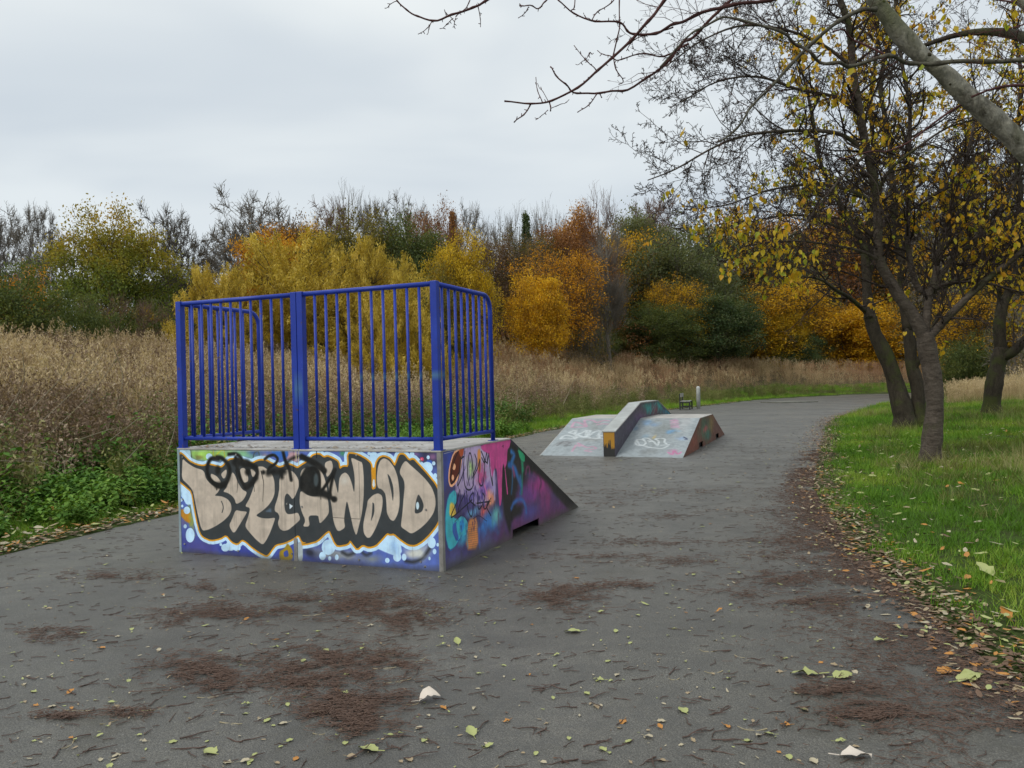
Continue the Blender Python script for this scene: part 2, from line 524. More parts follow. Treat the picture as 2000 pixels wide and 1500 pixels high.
# ------------------------------------------------------------------ spray paint: flat print on the boards
class Paint:
    """a painted board: shapes are given in photo-crop units, mapped on to the board's own plane"""
    def __init__(s, name, org, U, V, w, h, res, base, region=(0, 0, 1.0)):
        s.name, s.o, s.U, s.V, s.w, s.h, s.res = name, np.asarray(org, float), np.asarray(U, float), np.asarray(V, float), w, h, res
        s.nx, s.ny = int(w * res), int(h * res)
        s.img = np.zeros((s.ny, s.nx, 3)); s.img[:] = np.array(base) / 255.0
        s.n = np.cross(s.U, s.V)
        yy, xx = np.mgrid[0:s.ny, 0:s.nx]
        s.gx, s.gy = (xx + 0.5) / res, (yy + 0.5) / res
        s.reg(*region)
    def reg(s, x0, y0, k):
        s.x0, s.y0, s.k = x0, y0, k
        s.unit = None
    def uv(s, pts):
        out = []
        C0 = np.array([0, 0, CAM_H])
        for x, y in pts:
            d = ray(s.x0 + x / s.k, s.y0 + y / s.k)
            t = ((s.o - C0) @ s.n) / (d @ s.n)
            q = C0 + d * t - s.o
            out.append((q @ s.U, q @ s.V))
        return np.array(out)
    def msize(s, r, at):
        a = s.uv([(at[0], at[1]), (at[0], at[1] + r)])
        return np.hypot(*(a[1] - a[0]))
    def box(s, uv, pad):
        x0, y0 = uv.min(0) - pad; x1, y1 = uv.max(0) + pad
        a, b2 = max(0, int(x0 * s.res)), min(s.nx, int(x1 * s.res) + 2)
        c, d = max(0, int(y0 * s.res)), min(s.ny, int(y1 * s.res) + 2)
        return slice(c, max(c, d)), slice(a, max(a, b2))
    def comp(s, sl, al, col, op=1.0):
        al = (al * op)[..., None]
        s.img[sl] = s.img[sl] * (1 - al) + np.array(col) / 255.0 * al
    def poly(s, pts, col, soft=0.004, grow=0.0, op=1.0, cut=1, jit=0.0):
        P = np.asarray(pts, float)
        for _ in range(cut):
            N = np.roll(P, -1, 0)
            P = np.stack([P * 0.8 + N * 0.2, P * 0.2 + N * 0.8], 1).reshape(-1, 2)
        P = s.uv(P)
        sl = s.box(P, grow + soft * 2 + 0.01)
        x, y = s.gx[sl], s.gy[sl]
        if x.size == 0: return
        best = np.full(x.shape, 9.0); ins = np.zeros(x.shape, bool)
        for a, b2 in zip(P, np.roll(P, -1, 0)):
            d = b2 - a
            L2 = d @ d + 1e-12
            t = np.clip(((x - a[0]) * d[0] + (y - a[1]) * d[1]) / L2, 0, 1)
            best = np.minimum(best, np.hypot(x - a[0] - t * d[0], y - a[1] - t * d[1]))
            c = (a[1] > y) != (b2[1] > y)
            ins ^= c & (x < d[0] * (y - a[1]) / (d[1] if abs(d[1]) > 1e-12 else 1e-12) + a[0])
        sd = np.where(ins, -best, best) - grow
        if jit: sd = sd + (vnoise(x * 30, y * 30, 0, 3) - 0.5) * jit
        s.comp(sl, np.clip(0.5 - sd / soft, 0, 1), col, op)
    def line(s, pts, w, col, soft=0.004, op=1.0, smooth=True, taper=False):
        P = np.asarray(pts, float)
        if smooth and len(P) > 2: P = catmull(P, 5)
        wm = s.msize(w, P[len(P) // 2]) / 2
        P = s.uv(P)
        sl = s.box(P, wm + soft * 2 + 0.01)
        x, y = s.gx[sl], s.gy[sl]
        if x.size == 0: return
        best = np.full(x.shape, 9.0)
        n = len(P) - 1
        for i, (a, b2) in enumerate(zip(P[:-1], P[1:])):
            d = b2 - a
            t = np.clip(((x - a[0]) * d[0] + (y - a[1]) * d[1]) / (d @ d + 1e-12), 0, 1)
            ww = wm * (1 - 0.75 * i / n) if taper else wm
            best = np.minimum(best, np.hypot(x - a[0] - t * d[0], y - a[1] - t * d[1]) - ww)
        s.comp(sl, np.clip(0.5 - best / soft, 0, 1), col, op)
    def dot(s, x, y, r, col, soft=0.004, op=1.0, ry=None):
        a = np.arange(20) * 2 * np.pi / 20
        s.poly([(x + r * math.cos(t), y + (ry or r) * math.sin(t)) for t in a], col, soft, 0, op, 0)
    def cloud(s, x, y, rx, ry, col, op=0.6, seed=1, fr=9):
        c = s.uv([(x, y)])[0]
        a = abs(s.uv([(x + rx, y)])[0][0] - c[0]); b2 = abs(s.uv([(x, y + ry)])[0][1] - c[1])
        r = np.hypot((s.gx - c[0]) / a, (s.gy - c[1]) / b2)
        n = fbm(s.gx * fr, s.gy * fr, 0, seed, 3)
        s.comp((slice(None), slice(None)), np.clip(1.25 - r - (n - 0.5) * 1.2, 0, 1) ** 1.3, col, op)
    def streaks(s, op=0.25, seed=4, dens=60):
        """dirt runs down the board"""
        n = fbm(s.gx * dens, s.gy * 3.0, 0, seed, 3)
        al = np.clip((n - 0.55) * 4, 0, 1) * (0.3 + 0.7 * vnoise(s.gx * 5, 0 * s.gx, 0, seed + 1))
        s.comp((slice(None), slice(None)), al, (60, 56, 50), op)
    def done(s):
        g = fbm(s.gx * 14, s.gy * 14, 0, 8, 4)
        f = 0.90 + 0.2 * g
        im = s.img * f[..., None]
        im *= (0.985 + 0.03 * np.random.default_rng(5).random(im.shape[:2]))[..., None]
        im = np.clip(im, 0, 1)
        img = bpy.data.images.new(s.name, s.nx, s.ny, alpha=False)
        buf = np.ones((s.ny, s.nx, 4), np.float32); buf[..., :3] = im
        img.pixels.foreach_set(buf.ravel())
        img.update(); img.pack()
        return img
def paint_mat(name, img, gain=2.2, rough=0.5, spec=0.35):
    m, t, b = new_mat(name)
    tx = nd(t, 'ShaderNodeTexImage', image=img, extension='EXTEND')
    uv = nd(t, 'ShaderNodeUVMap', uv_map='UVMap')
    t.links.new(uv.outputs[0], tx.inputs['Vector'])
    c = mixc(t, 1.0, tx.outputs['Color'], (gain, gain, gain, 1), 'MULTIPLY')
    n1 = noise(t, geo_pos(t), 9, 5, 0.65)
    n2 = noise(t, geo_pos(t), 150, 2, 0.6)
    c = mixc(t, ramp(t, n1, [(0.48, (0, 0, 0, 1)), (0.8, (0.3, 0.3, 0.3, 1))]), c, (0.10, 0.095, 0.085, 1))
    t.links.new(c, b.inputs['Base Color'])
    t.links.new(ramp(t, n1, [(0.3, (rough - .1,) * 3 + (1,)), (0.7, (rough + .2,) * 3 + (1,))]), b.inputs['Roughness'])
    b.inputs['Specular IOR Level'].default_value = spec
    bump(t, b, math_n(t, 'ADD', n1, math_n(t, 'MULTIPLY', n2, 0.3)), 0.25, 0.004)
    return m
def board(name, pb, outline, mat, parent, thick=0.012):
    """a board lying in the plane of paint pb; outline in board metres; face side at the plane"""
    nrm = pb.n / np.linalg.norm(pb.n)
    if nrm @ (np.array([0, 0, CAM_H]) - pb.o) < 0: nrm = -nrm
    P = [pb.o + pb.U * u + pb.V * v for u, v in outline]
    n = len(P)
    V = P + [p - nrm * thick for p in P]
    F = [tuple(range(n)), tuple(range(n, 2 * n))[::-1]] + [(i, i + n, (i + 1) % n + n, (i + 1) % n) for i in range(n)]
    me = bpy.data.meshes.new(name)
    me.from_pydata([tuple(map(float, v)) for v in V], [], F)
    uvl = me.uv_layers.new(name='UVMap')
    UV = [(u / pb.w, v / pb.h) for u, v in outline] * 2
    for lp in me.loops:
        uvl.data[lp.index].uv = UV[lp.vertex_index]
    bm = bmesh.new(); bm.from_mesh(me); bmesh.ops.recalc_face_normals(bm, faces=bm.faces); bm.to_mesh(me); bm.free()
    me.update()
    return link(name, me, mat, parent)
def metal_mat(name, c1, c2, rough=0.5, metallic=0.0, sc=5):
    m, t, b = new_mat(name)
    P = geo_pos(t)
    n1 = noise(t, P, sc, 5, 0.65, 0.3)
    n2 = noise(t, P, 60, 3, 0.6)
    c = ramp(t, n1, [(0.35, c1), (0.65, c2)])
    c = mixc(t, ramp(t, n2, [(0.55, (0, 0, 0, 1)), (0.75, (0.4, 0.4, 0.4, 1))]), c, mixc(t, 1.0, c, (0.5, 0.5, 0.48, 1), 'MULTIPLY'))
    t.links.new(c, b.inputs['Base Color'])
    t.links.new(ramp(t, n1, [(0.3, (rough - .1,) * 3 + (1,)), (0.7, (rough + .15,) * 3 + (1,))]), b.inputs['Roughness'])
    b.inputs['Metallic'].default_value = metallic
    bump(t, b, n2, 0.2, 0.003)
    return m

# ------------------------------------------------------------------ the launch box with its railing
BA = G(866, 1117)
e1 = np.array([-0.9225, 0.386, 0]); e1 /= np.linalg.norm(e1)       # along the front, to the left
e2 = np.array([-e1[1] * -1, -e1[0], 0]); e2 = np.array([e1[1], -e1[0], 0])  # away from the camera
ez = np.array([0, 0, 1.0])
BW, BH, BD, BL = 2.806, 0.985, 1.455, 3.54
# front board paint: u runs from the left corner to the right one
front = Paint('front_paint', BA + e1 * BW, -e1, ez, BW, BH, 460, (74, 92, 156))
Lr, Rr = (340, 860, 6.0), (600, 860, 5.557)
def lr(pts): return [(340 + x / 6.0, 860 + y / 6.0) for x, y in pts]
def rr(pts): return [(600 + x / 5.557, 860 + y / 5.557) for x, y in pts]
BLUE, LBL, ORG, CHAR, BEI = (52, 66, 142), (168, 198, 220), (190, 132, 24), (46, 50, 52), (166, 154, 140)
fp = front
fp.reg(*Lr)
fp.cloud(900, 1350, 1400, 330, (44, 54, 132), 0.9, 2)
fp.cloud(300, 1250, 260, 200, (70, 62, 112), 0.6, 3)
fp.cloud(480, 150, 480, 90, (132, 168, 78), 1.0, 4)
fp.cloud(300, 150, 200, 80, (140, 180, 84), 0.9, 14)
fp.cloud(800, 170, 260, 70, (112, 158, 120), 0.9, 5)
fp.cloud(930, 150, 90, 60, (50, 72, 120), 0.9, 6)
fp.cloud(1380, 200, 90, 90, (186, 140, 132), 0.8, 7)
fp.cloud(1060, 180, 60, 50, (170, 130, 120), 0.7, 7)
fp.poly([(1120, 95), (1330, 95), (1340, 190), (1250, 240), (1170, 190)], (44, 92, 168), 0.012)
fp.line([(925, 210), (940, 150), (985, 130), (1000, 190)], 16, (60, 72, 80), 0.006)
fp.line([(460, 120), (470, 190), (540, 130), (580, 120), (600, 230)], 12, (170, 170, 50), 0.006)
fp.dot(410, 190, 38, LBL)
fp.cloud(290, 200, 60, 40, (110, 100, 50), 0.7, 9, 30)
fp.poly([(30, 95), (190, 95), (195, 230), (120, 190), (60, 110), (30, 300)], (150, 178, 190), 0.006)
fp.poly([(28, 470), (110, 520), (200, 590), (235, 740), (150, 765), (92, 660), (36, 640)], LBL, 0.008)
fp.cloud(55, 700, 40, 120, (40, 90, 150), 0.9, 3)
fp.poly([(45, 815), (140, 805), (200, 850), (195, 980), (130, 950), (90, 900), (50, 850)], (172, 118, 24), 0.012)
fp.cloud(215, 950, 45, 190, (132, 140, 62), 0.9, 6, 30)
fp.cloud(180, 800, 30, 50, (96, 116, 60), 0.8, 5)
fp.cloud(110, 960, 60, 60, (100, 80, 100), 0.6, 5)
fp.reg(*Rr)
fp.cloud(1330, 190, 190, 150, (44, 44, 70), 1.0, 12)
fp.cloud(860, 120, 160, 40, (40, 44, 70), 1.0, 12)
fp.cloud(720, 120, 90, 40, (70, 84, 140), 0.8, 12)
fp.cloud(1180, 150, 50, 40, (110, 84, 130), 0.9, 3)
fp.cloud(1360, 180, 50, 50, (120, 84, 120), 0.9, 3)
fp.poly([(1290, 215), (1350, 215), (1370, 260), (1300, 260)], (40, 80, 160), 0.01)
fp.cloud(1410, 600, 60, 300, (70, 90, 110), 0.7, 4)
fp.cloud(330, 1240, 420, 75, (128, 132, 132), 0.9, 13)
fp.cloud(700, 1290, 130, 60, (112, 118, 118), 0.9, 15)
fp.cloud(40, 1220, 130, 70, (38, 40, 52), 0.95, 16)
fp.cloud(1210, 1230, 170, 110, (168, 172, 168), 1.0, 17)
fp.line([(380, 1215), (440, 1245), (505, 1225)], 30, (38, 40, 44), 0.03)
fp.line([(600, 1220), (640, 1245), (690, 1225)], 26, (42, 44, 48), 0.03)
fp.line([(1070, 1310), (1160, 1320), (1250, 1275), (1310, 1200), (1335, 1150)], 34, (36, 38, 42), 0.03)
fp.cloud(380, 140, 40, 40, (60, 130, 80), 0.8, 17)
fp.reg(0, 0, 1.0)
blob = lr([(68, 148), (112, 180), (180, 250), (260, 290), (340, 305), (400, 285), (470, 300), (540, 320), (570, 312), (620, 255), (660, 225), (740, 225), (800, 240), (850, 262), (920, 275), (960, 250), (1010, 235), (1080, 240), (1130, 270), (1180, 292), (1235, 325), (1300, 300), (1350, 285), (1400, 305), (1445, 330), (1500, 290), (1550, 262)]) + \
    rr([(30, 205), (60, 165), (130, 150), (180, 190), (220, 175), (290, 205), (335, 235), (350, 315), (390, 285), (450, 290), (443, 145), (500, 148), (560, 165), (640, 210), (690, 255), (696, 330), (697, 440), (700, 540), (748, 520), (742, 400), (745, 260), (780, 195), (830, 175), (900, 205), (948, 285), (970, 235), (1000, 155), (1048, 155), (1105, 225), (1148, 205), (1200, 260), (1300, 370), (1390, 480), (1440, 600), (1452, 720), (1440, 830), (1400, 920), (1330, 1010), (1250, 1090), (1170, 1137), (1100, 1132), (1020, 1080), (940, 1010), (900, 1018), (865, 1005), (800, 1080), (740, 1140), (670, 1160), (600, 1130), (540, 1182), (500, 1130), (465, 1082), (440, 1125), (330, 1145), (300, 1110), (270, 1040), (240, 975), (190, 1010), (110, 1090), (0, 1120), (-60, 1125)]) + \
    lr([(1555, 1200), (1500, 1190), (1460, 1105), (1380, 1160), (1290, 1200), (1190, 1220), (1150, 1270), (1110, 1330), (1080, 1352), (1000, 1310), (900, 1240), (850, 1190), (795, 1160), (740, 1215), (680, 1190), (610, 1105), (540, 1150), (430, 1170), (340, 1130), (305, 1080), (270, 950), (240, 780), (210, 600), (140, 540), (62, 475), (58, 300)])
fp.poly(blob, LBL, 0.006, 0.043, cut=1)
fp.reg(*Lr)
for x, y, r, ry in ((150, 820, 38, 44), (188, 1112, 52, 86), (130, 1008, 19, 24), (548, 1222, 16, 18), (600, 1258, 48, 46), (665, 1235, 60, 60), (735, 1262, 45, 36), (80, 700, 20, 20), (95, 770, 14, 16)):
    fp.dot(x, y, r, LBL, ry=ry)
fp.poly([(1232, 1300), (1290, 1270), (1330, 1200), (1390, 1290), (1390, 1390), (1330, 1420), (1235, 1400)], (140, 116, 28), 0.012)
fp.poly([(1280, 1310), (1330, 1280), (1345, 1360), (1290, 1370)], BLUE, 0.008)
fp.poly([(1440, 1200), (1505, 1180), (1510, 1420), (1445, 1420)], (150, 160, 164), 0.01)
fp.reg(*Rr)
for x, y, r, ry in ((165, 1255, 36, 46), (243, 1282, 17, 24), (320, 1270, 20, 32), (230, 1160, 74, 84), (868, 1303, 24, 28), (975, 1265, 44, 52), (1050, 1268, 26, 38), (1380, 1207, 20, 30), (1415, 1133, 15, 20), (1325, 1282, 12, 20), (1350, 1112, 44, 60), (1300, 295, 62, 62), (1311, 185, 17, 22), (1371, 250, 19, 22), (1388, 385, 20, 28), (722, 165, 46, 40), (670, 142, 18, 20), (700, 215, 36, 36), (1136, 150, 26, 26)):
    fp.dot(x, y, r, LBL, ry=ry)
fp.dot(1243, 205, 22, (170, 50, 80)); fp.dot(1240, 205, 10, (196, 110, 130))
fp.poly([(850, 1010), (940, 1020), (1010, 1100), (1030, 1230), (940, 1250), (860, 1220), (790, 1190), (740, 1160)], LBL, 0.01)
fp.cloud(1160, 1230, 90, 50, (176, 178, 172), 1.0, 18)
fp.cloud(940, 1150, 50, 80, (120, 156, 200), 0.6, 18)
fp.reg(0, 0, 1.0)
fp.poly(blob, ORG, 0.004, 0.015, cut=1)
fp.poly(blob, CHAR, 0.004, 0.0, cut=1)
fp.reg(*Rr)
fp.poly([(712, 430), (728, 420), (740, 500), (705, 500)], (196, 204, 206))
fp.poly([(690, 300), (735, 290), (738, 420), (700, 430)], ORG)
fp.reg(*Lr)
P_ = lambda pts, c=BEI, **k: fp.poly(pts, c, 0.005, 0, cut=2, **k)
P_([(100, 212), (150, 262), (240, 320), (350, 352), (372, 450), (430, 515), (500, 555), (540, 560), (515, 610), (470, 650), (560, 655), (630, 690), (668, 745), (674, 812), (645, 880), (580, 945), (490, 1005), (400, 1048), (335, 1060), (310, 1010), (280, 880), (250, 740), (222, 590), (160, 515), (90, 452), (95, 300)])
P_([(430, 385), (500, 420), (548, 480), (540, 505), (470, 480), (430, 440)])
P_([(545, 395), (612, 335), (618, 380), (600, 440), (575, 450)])
P_([(572, 602), (610, 560), (625, 520), (650, 450), (682, 370), (710, 400), (750, 500), (800, 580), (855, 605), (830, 670), (795, 715), (740, 745), (722, 738), (712, 695), (680, 650), (625, 615)])
P_([(720, 815), (780, 830), (855, 835), (840, 870), (780, 970), (700, 1102), (642, 1000), (680, 920)])
P_([(975, 308), (1040, 305), (1092, 340), (1150, 400), (1176, 480), (1180, 620), (1150, 700), (1100, 770), (1030, 830), (955, 880), (1010, 908), (1100, 918), (1187, 905), (1170, 960), (1130, 1070), (1082, 1170), (1038, 1228), (960, 1165), (880, 1075), (828, 1005), (870, 890), (893, 792), (828, 775), (880, 690), (925, 570), (962, 440), (988, 370)])
P_([(770, 335), (820, 320), (850, 360), (870, 440), (865, 485), (815, 500), (785, 430)])
P_([(890, 330), (930, 345), (955, 380), (940, 430), (915, 430)])
P_([(1232, 460), (1252, 410), (1290, 355), (1330, 340), (1400, 370), (1455, 450), (1464, 530), (1440, 600), (1412, 665), (1385, 692), (1350, 640), (1320, 618), (1295, 660), (1290, 760), (1303, 835), (1330, 867), (1390, 862), (1450, 845), (1472, 895), (1475, 935), (1400, 1000), (1340, 1050), (1280, 1064), (1235, 1035), (1213, 970), (1237, 900), (1218, 852), (1178, 832), (1180, 770), (1215, 670), (1232, 570)])
fp.poly([(1350, 742), (1392, 770), (1355, 808)], (190, 200, 206), cut=0)
fp.poly([(1060, 840), (1135, 790), (1140, 850)], (88, 108, 128), 0.02, op=0.7)
fp.poly([(970, 880), (1060, 840), (1140, 845), (1180, 870), (1100, 905), (1020, 900)], CHAR, 0.01)
fp.line([(555, 715), (572, 760), (575, 800), (562, 845)], 13, CHAR)
P_([(1480, 390), (1500, 345), (1535, 318), (1542, 345), (1500, 400), (1480, 430)])
fp.reg(*Rr)
P_([(-79, 560), (-50, 550), (-10, 590), (60, 612), (150, 600), (212, 598), (230, 680), (237, 790), (190, 855), (135, 907), (125, 850), (118, 815), (8, 815), (30, 935), (-50, 938), (-18, 870), (-60, 780), (-85, 680)])
P_([(108, 305), (150, 330), (185, 400), (205, 480), (222, 585), (160, 600), (135, 500), (150, 430)])
P_([(188, 240), (262, 213), (282, 290), (250, 365), (212, 405), (195, 330)])
P_([(472, 193), (500, 195), (560, 225), (600, 240), (614, 420), (612, 620), (592, 800), (562, 920), (532, 1042), (500, 960), (470, 820), (430, 640), (410, 760), (398, 870), (414, 948), (330, 997), (285, 890), (262, 700), (235, 560), (225, 430), (262, 360), (285, 400), (310, 480), (335, 595), (345, 420), (370, 370), (412, 346), (450, 380), (482, 460), (510, 585), (516, 420), (500, 300)])
fp.cloud(410, 440, 60, 80, (176, 178, 172), 0.5, 3)
P_([(655, 650), (715, 592), (770, 573), (812, 600), (820, 680), (800, 800), (750, 940), (690, 1052), (650, 1062), (612, 1010), (605, 920), (628, 800), (650, 700)])
fp.poly([(706, 670), (728, 690), (728, 790), (688, 890), (700, 800), (706, 720)], CHAR)
P_([(753, 400), (765, 290), (790, 220), (830, 192), (882, 215), (942, 290), (982, 400), (1000, 550), (1002, 700), (982, 800), (940, 880), (898, 860), (862, 790), (858, 680), (848, 580), (808, 530), (768, 520), (756, 470)])
fp.poly([(866, 355), (902, 400), (932, 500), (937, 600), (928, 672), (912, 560), (888, 450)], CHAR)
P_([(1068, 218), (1120, 270), (1200, 340), (1280, 418), (1350, 508), (1387, 610), (1393, 700), (1370, 792), (1300, 890), (1220, 962), (1130, 1018), (1070, 978), (1015, 940), (1020, 880), (1033, 780), (1043, 640), (1057, 500), (1048, 430), (996, 350), (1028, 262)])
P_([(1205, 578), (1247, 650), (1265, 712), (1247, 772), (1200, 795), (1163, 792), (1173, 700), (1183, 640)], CHAR)
fp.dot(1196, 710, 17, (176, 196, 204), ry=42)
fp.line([(558, 240), (566, 540), (572, 855)], 4, (70, 66, 60), 0.003, smooth=False)
fp.line([(572, 855), (400, 845), (215, 833)], 5, (60, 56, 52), 0.003, smooth=False)
fp.dot(1278, 1372, 14, (120, 118, 116)); fp.dot(1278, 1378, 8, (20, 20, 24))
# the black tag sprayed over the top
BK = (13, 13, 11)
fp.reg(*Lr)
S_ = lambda pts, w, soft=0.022, **k: fp.line(pts, w, BK, soft, **k)
S_([(520, 215), (430, 220), (390, 310), (400, 420), (470, 510), (550, 535), (620, 480), (652, 370), (630, 280), (560, 210), (500, 200)], 50)
S_([(640, 165), (720, 160), (780, 200), (815, 265), (900, 285), (965, 330), (975, 400), (930, 480), (850, 560), (800, 500), (760, 400), (735, 300), (720, 200)], 42)
fp.dot(745, 250, 52, BK, 0.03, ry=50); fp.dot(840, 270, 46, BK, 0.04)
S_([(700, 260), (850, 270), (950, 320)], 60, 0.04)
fp.dot(512, 350, 30, BK, 0.03, ry=52); fp.dot(862, 372, 30, BK, 0.03, ry=40); fp.dot(1046, 375, 20, BK, 0.02, ry=24)
S_([(830, 540), (900, 510), (960, 440)], 55, 0.03)
S_([(500, 530), (590, 520)], 60, 0.04)
S_([(1062, 222), (1110, 185), (1170, 175), (1212, 215), (1190, 270), (1120, 320), (1100, 360)], 34, 0.014)
S_([(1100, 385), (1180, 365), (1290, 365)], 62, 0.04); S_([(1260, 360), (1262, 430)], 50, 0.03)
S_([(1270, 105), (1300, 230), (1345, 330), (1372, 462)], 44, 0.018)
S_([(1450, 190), (1370, 220), (1300, 290)], 30, 0.03)
fp.line([(722, 350), (742, 450), (744, 530), (736, 612)], 12, BK, 0.004, taper=True)
fp.line([(1018, 360), (1040, 450), (1048, 520), (1038, 715)], 12, BK, 0.004, taper=True)
fp.line([(935, 500), (940, 600)], 6, BK, 0.004)
fp.line([(500, 520), (500, 580)], 14, BK, 0.006)
fp.reg(*Rr)
S_([(-60, 180), (30, 220), (120, 275), (185, 330)], 66, 0.02)
S_([(0, 330), (-35, 400), (-50, 480), (-30, 520), (60, 560), (150, 570), (230, 600)], 80, 0.03)
S_([(-30, 470), (10, 340), (60, 305), (115, 340), (130, 440), (125, 540)], 44, 0.015)
fp.poly([(-70, 420), (-20, 320), (60, 310), (130, 380), (140, 520), (220, 590), (120, 605), (0, 580), (-80, 530)], BK, 0.03, op=0.8)
fp.dot(95, 430, 26, (58, 66, 68), 0.02, ry=70)
S_([(160, 545), (225, 450), (300, 320)], 34, 0.015)
S_([(300, 320), (268, 440), (248, 550), (250, 610), (292, 640)], 38, 0.02)
fp.dot(292, 640, 32, BK, 0.02)
fp.line([(145, 590), (148, 640)], 8, BK, 0.004)
fp.line([(100, 90), (100, 190)], 10, BK, 0.006)
# worn top edge, drips below the posts and dirt
fp.reg(*Lr)
fp.line([(190, 126), (900, 130), (1600, 134)], 5, (170, 178, 176), 0.004, smooth=False, op=0.7)
fp.line([(1425, 90), (1430, 240)], 10, (176, 168, 130), 0.004, taper=True)
fp.line([(1462, 90), (1458, 300)], 10, (176, 168, 130), 0.004, taper=True)
fp.line([(192, 92), (205, 200)], 8, (40, 44, 40), 0.006)
fp.streaks(0.18, 4, 40)
def foot_dirt(pb, h=0.05, op=0.6):
    n = fbm(pb.gx * 12, pb.gy * 12, 0, 31, 3)
    al = np.clip(1 - pb.gy / (h * (0.4 + 1.2 * n)), 0, 1)
    pb.comp((slice(None), slice(None)), al, (58, 56, 50), op)
foot_dirt(fp)
M_FRONT = paint_mat('spray_painted_front_board', front.done(), 1.62)

side = Paint('side_paint', BA, e2, ez, BL, BH, 400, (54, 48, 78))
sp = side
sp.reg(850, 840, 5.173)
sp.cloud(1050, 900, 420, 260, (78, 42, 72), 0.9, 2, 5)
sp.cloud(160, 350, 130, 330, (44, 56, 120), 1.0, 3)
sp.cloud(200, 1300, 130, 160, (70, 70, 112), 0.9, 4)
sp.cloud(500, 1130, 140, 140, (66, 64, 96), 0.9, 5)
sp.poly([(300, 165), (462, 140), (470, 200), (560, 240), (600, 330), (600, 600), (520, 760), (400, 760), (300, 660), (205, 640), (200, 520), (262, 400), (280, 260)], (142, 124, 152), 0.02)
sp.cloud(370, 380, 60, 120, (118, 138, 92), 1.0, 6)
sp.poly([(425, 200), (460, 190), (462, 420), (430, 430)], (172, 112, 60), 0.02)
sp.cloud(470, 470, 60, 130, (150, 50, 90), 0.8, 8, 30)
sp.cloud(500, 620, 80, 100, (92, 62, 130), 0.8, 9, 30)
sp.cloud(350, 700, 120, 120, (76, 66, 120), 0.9, 10, 20)
sp.cloud(560, 700, 60, 110, (196, 124, 92), 0.8, 11)
sp.cloud(480, 830, 50, 90, (196, 82, 70), 0.9, 12)
sp.poly([(330, 900), (430, 880), (436, 1200), (308, 1210)], (164, 104, 62), 0.03)
for k in range(12):
    y = 960 + k * 22
    sp.line([(322, y + 4), (432, y - 14)], 4, (96, 66, 52), 0.006, 0.7, smooth=False)
sp.cloud(555, 930, 120, 130, (50, 96, 152), 1.0, 13)
sp.cloud(620, 850, 50, 110, (92, 152, 140), 0.8, 14)
sp.cloud(380, 830, 80, 50, (90, 140, 170), 0.8, 15)
sp.poly([(195, 600), (132, 660), (102, 850), (106, 1080), (140, 1215), (200, 1180), (245, 1100), (322, 1050), (332, 930), (280, 860), (222, 900), (180, 880), (212, 760), (215, 640)], (52, 136, 146), 0.01)
sp.cloud(275, 1090, 50, 70, (52, 126, 152), 0.9, 15)
sp.poly([(150, 730), (190, 740), (215, 850), (180, 880), (140, 860)], (186, 154, 60), 0.02)
sp.poly([(175, 960), (210, 920), (215, 1000), (240, 1090), (215, 1130), (175, 1040)], (46, 74, 130), 0.01)
sp.poly([(245, 930), (280, 890), (300, 980), (260, 1050)], (38, 110, 160), 0.012)
for pts in ([(195, 600), (132, 660), (102, 850), (106, 1080), (140, 1215), (200, 1180), (245, 1100)], [(180, 930), (185, 1040), (235, 1115), (270, 1060)], [(215, 930), (190, 1000)]):
    sp.line(pts, 8, (30, 66, 120), 0.005)
sp.poly([(250, 200), (190, 240), (150, 380), (142, 500), (160, 560), (205, 520), (245, 410), (262, 300)], (206, 148, 112), 0.006, 0.02)
sp.poly([(250, 200), (190, 240), (150, 380), (142, 500), (160, 560), (205, 520), (245, 410), (262, 300)], (74, 28, 18), 0.006)
sp.poly([(235, 195), (290, 180), (285, 250), (255, 280)], (150, 66, 36), 0.01)
sp.dot(190, 370, 16, (206, 148, 112), ry=34); sp.dot(178, 480, 12, (206, 148, 112), ry=30)
# the plum/black slope
sp.poly([(690, 320), (745, 160), (762, 98), (1480, 790), (1380, 840), (1130, 560), (980, 420), (900, 420), (900, 850), (770, 900), (760, 1080), (680, 800)], (30, 26, 26), 0.05)
sp.cloud(860, 420, 110, 330, (34, 30, 34), 0.8, 16, 6)
sp.cloud(1040, 560, 130, 170, (124, 46, 96), 0.9, 17, 6)
sp.cloud(900, 640, 100, 120, (84, 50, 110), 0.8, 18, 6)
sp.cloud(1130, 700, 60, 160, (104, 44, 82), 0.8, 19, 8)
sp.cloud(960, 830, 120, 100, (60, 58, 110), 0.7, 20, 6)
for pts, w, c in (([(770, 215), (800, 240), (770, 330)], 60, (38, 92, 150)), ([(745, 350), (800, 380), (830, 460), (870, 560)], 62, (40, 84, 140)), ([(860, 470), (870, 560), (860, 640)], 44, (36, 84, 120)), ([(770, 790), (800, 730), (870, 700), (910, 760), (920, 830)], 44, (46, 82, 140)), ([(780, 330), (780, 520), (770, 640)], 24, (40, 90, 130)),
                  ([(845, 195), (870, 260), (885, 400)], 56, (34, 118, 82)), ([(880, 400), (880, 520), (875, 640)], 30, (34, 104, 84)), ([(915, 440), (925, 380), (950, 370), (955, 440)], 18, (130, 52, 100)), ([(785, 380), (800, 460)], 36, (130, 60, 100)), ([(1060, 480), (1070, 540), (1050, 620), (1060, 660)], 30, (66, 36, 62)), ([(985, 560), (990, 640)], 26, (70, 38, 66))):
    sp.line(pts, w, c, 0.035, 0.85)
sp.poly([(765, 96), (1480, 790), (1420, 800), (1250, 640), (1000, 410), (760, 190)], (24, 22, 22), 0.05)
sp.poly([(828, 185), (905, 245), (905, 330), (860, 300)], (36, 122, 84), 0.015)
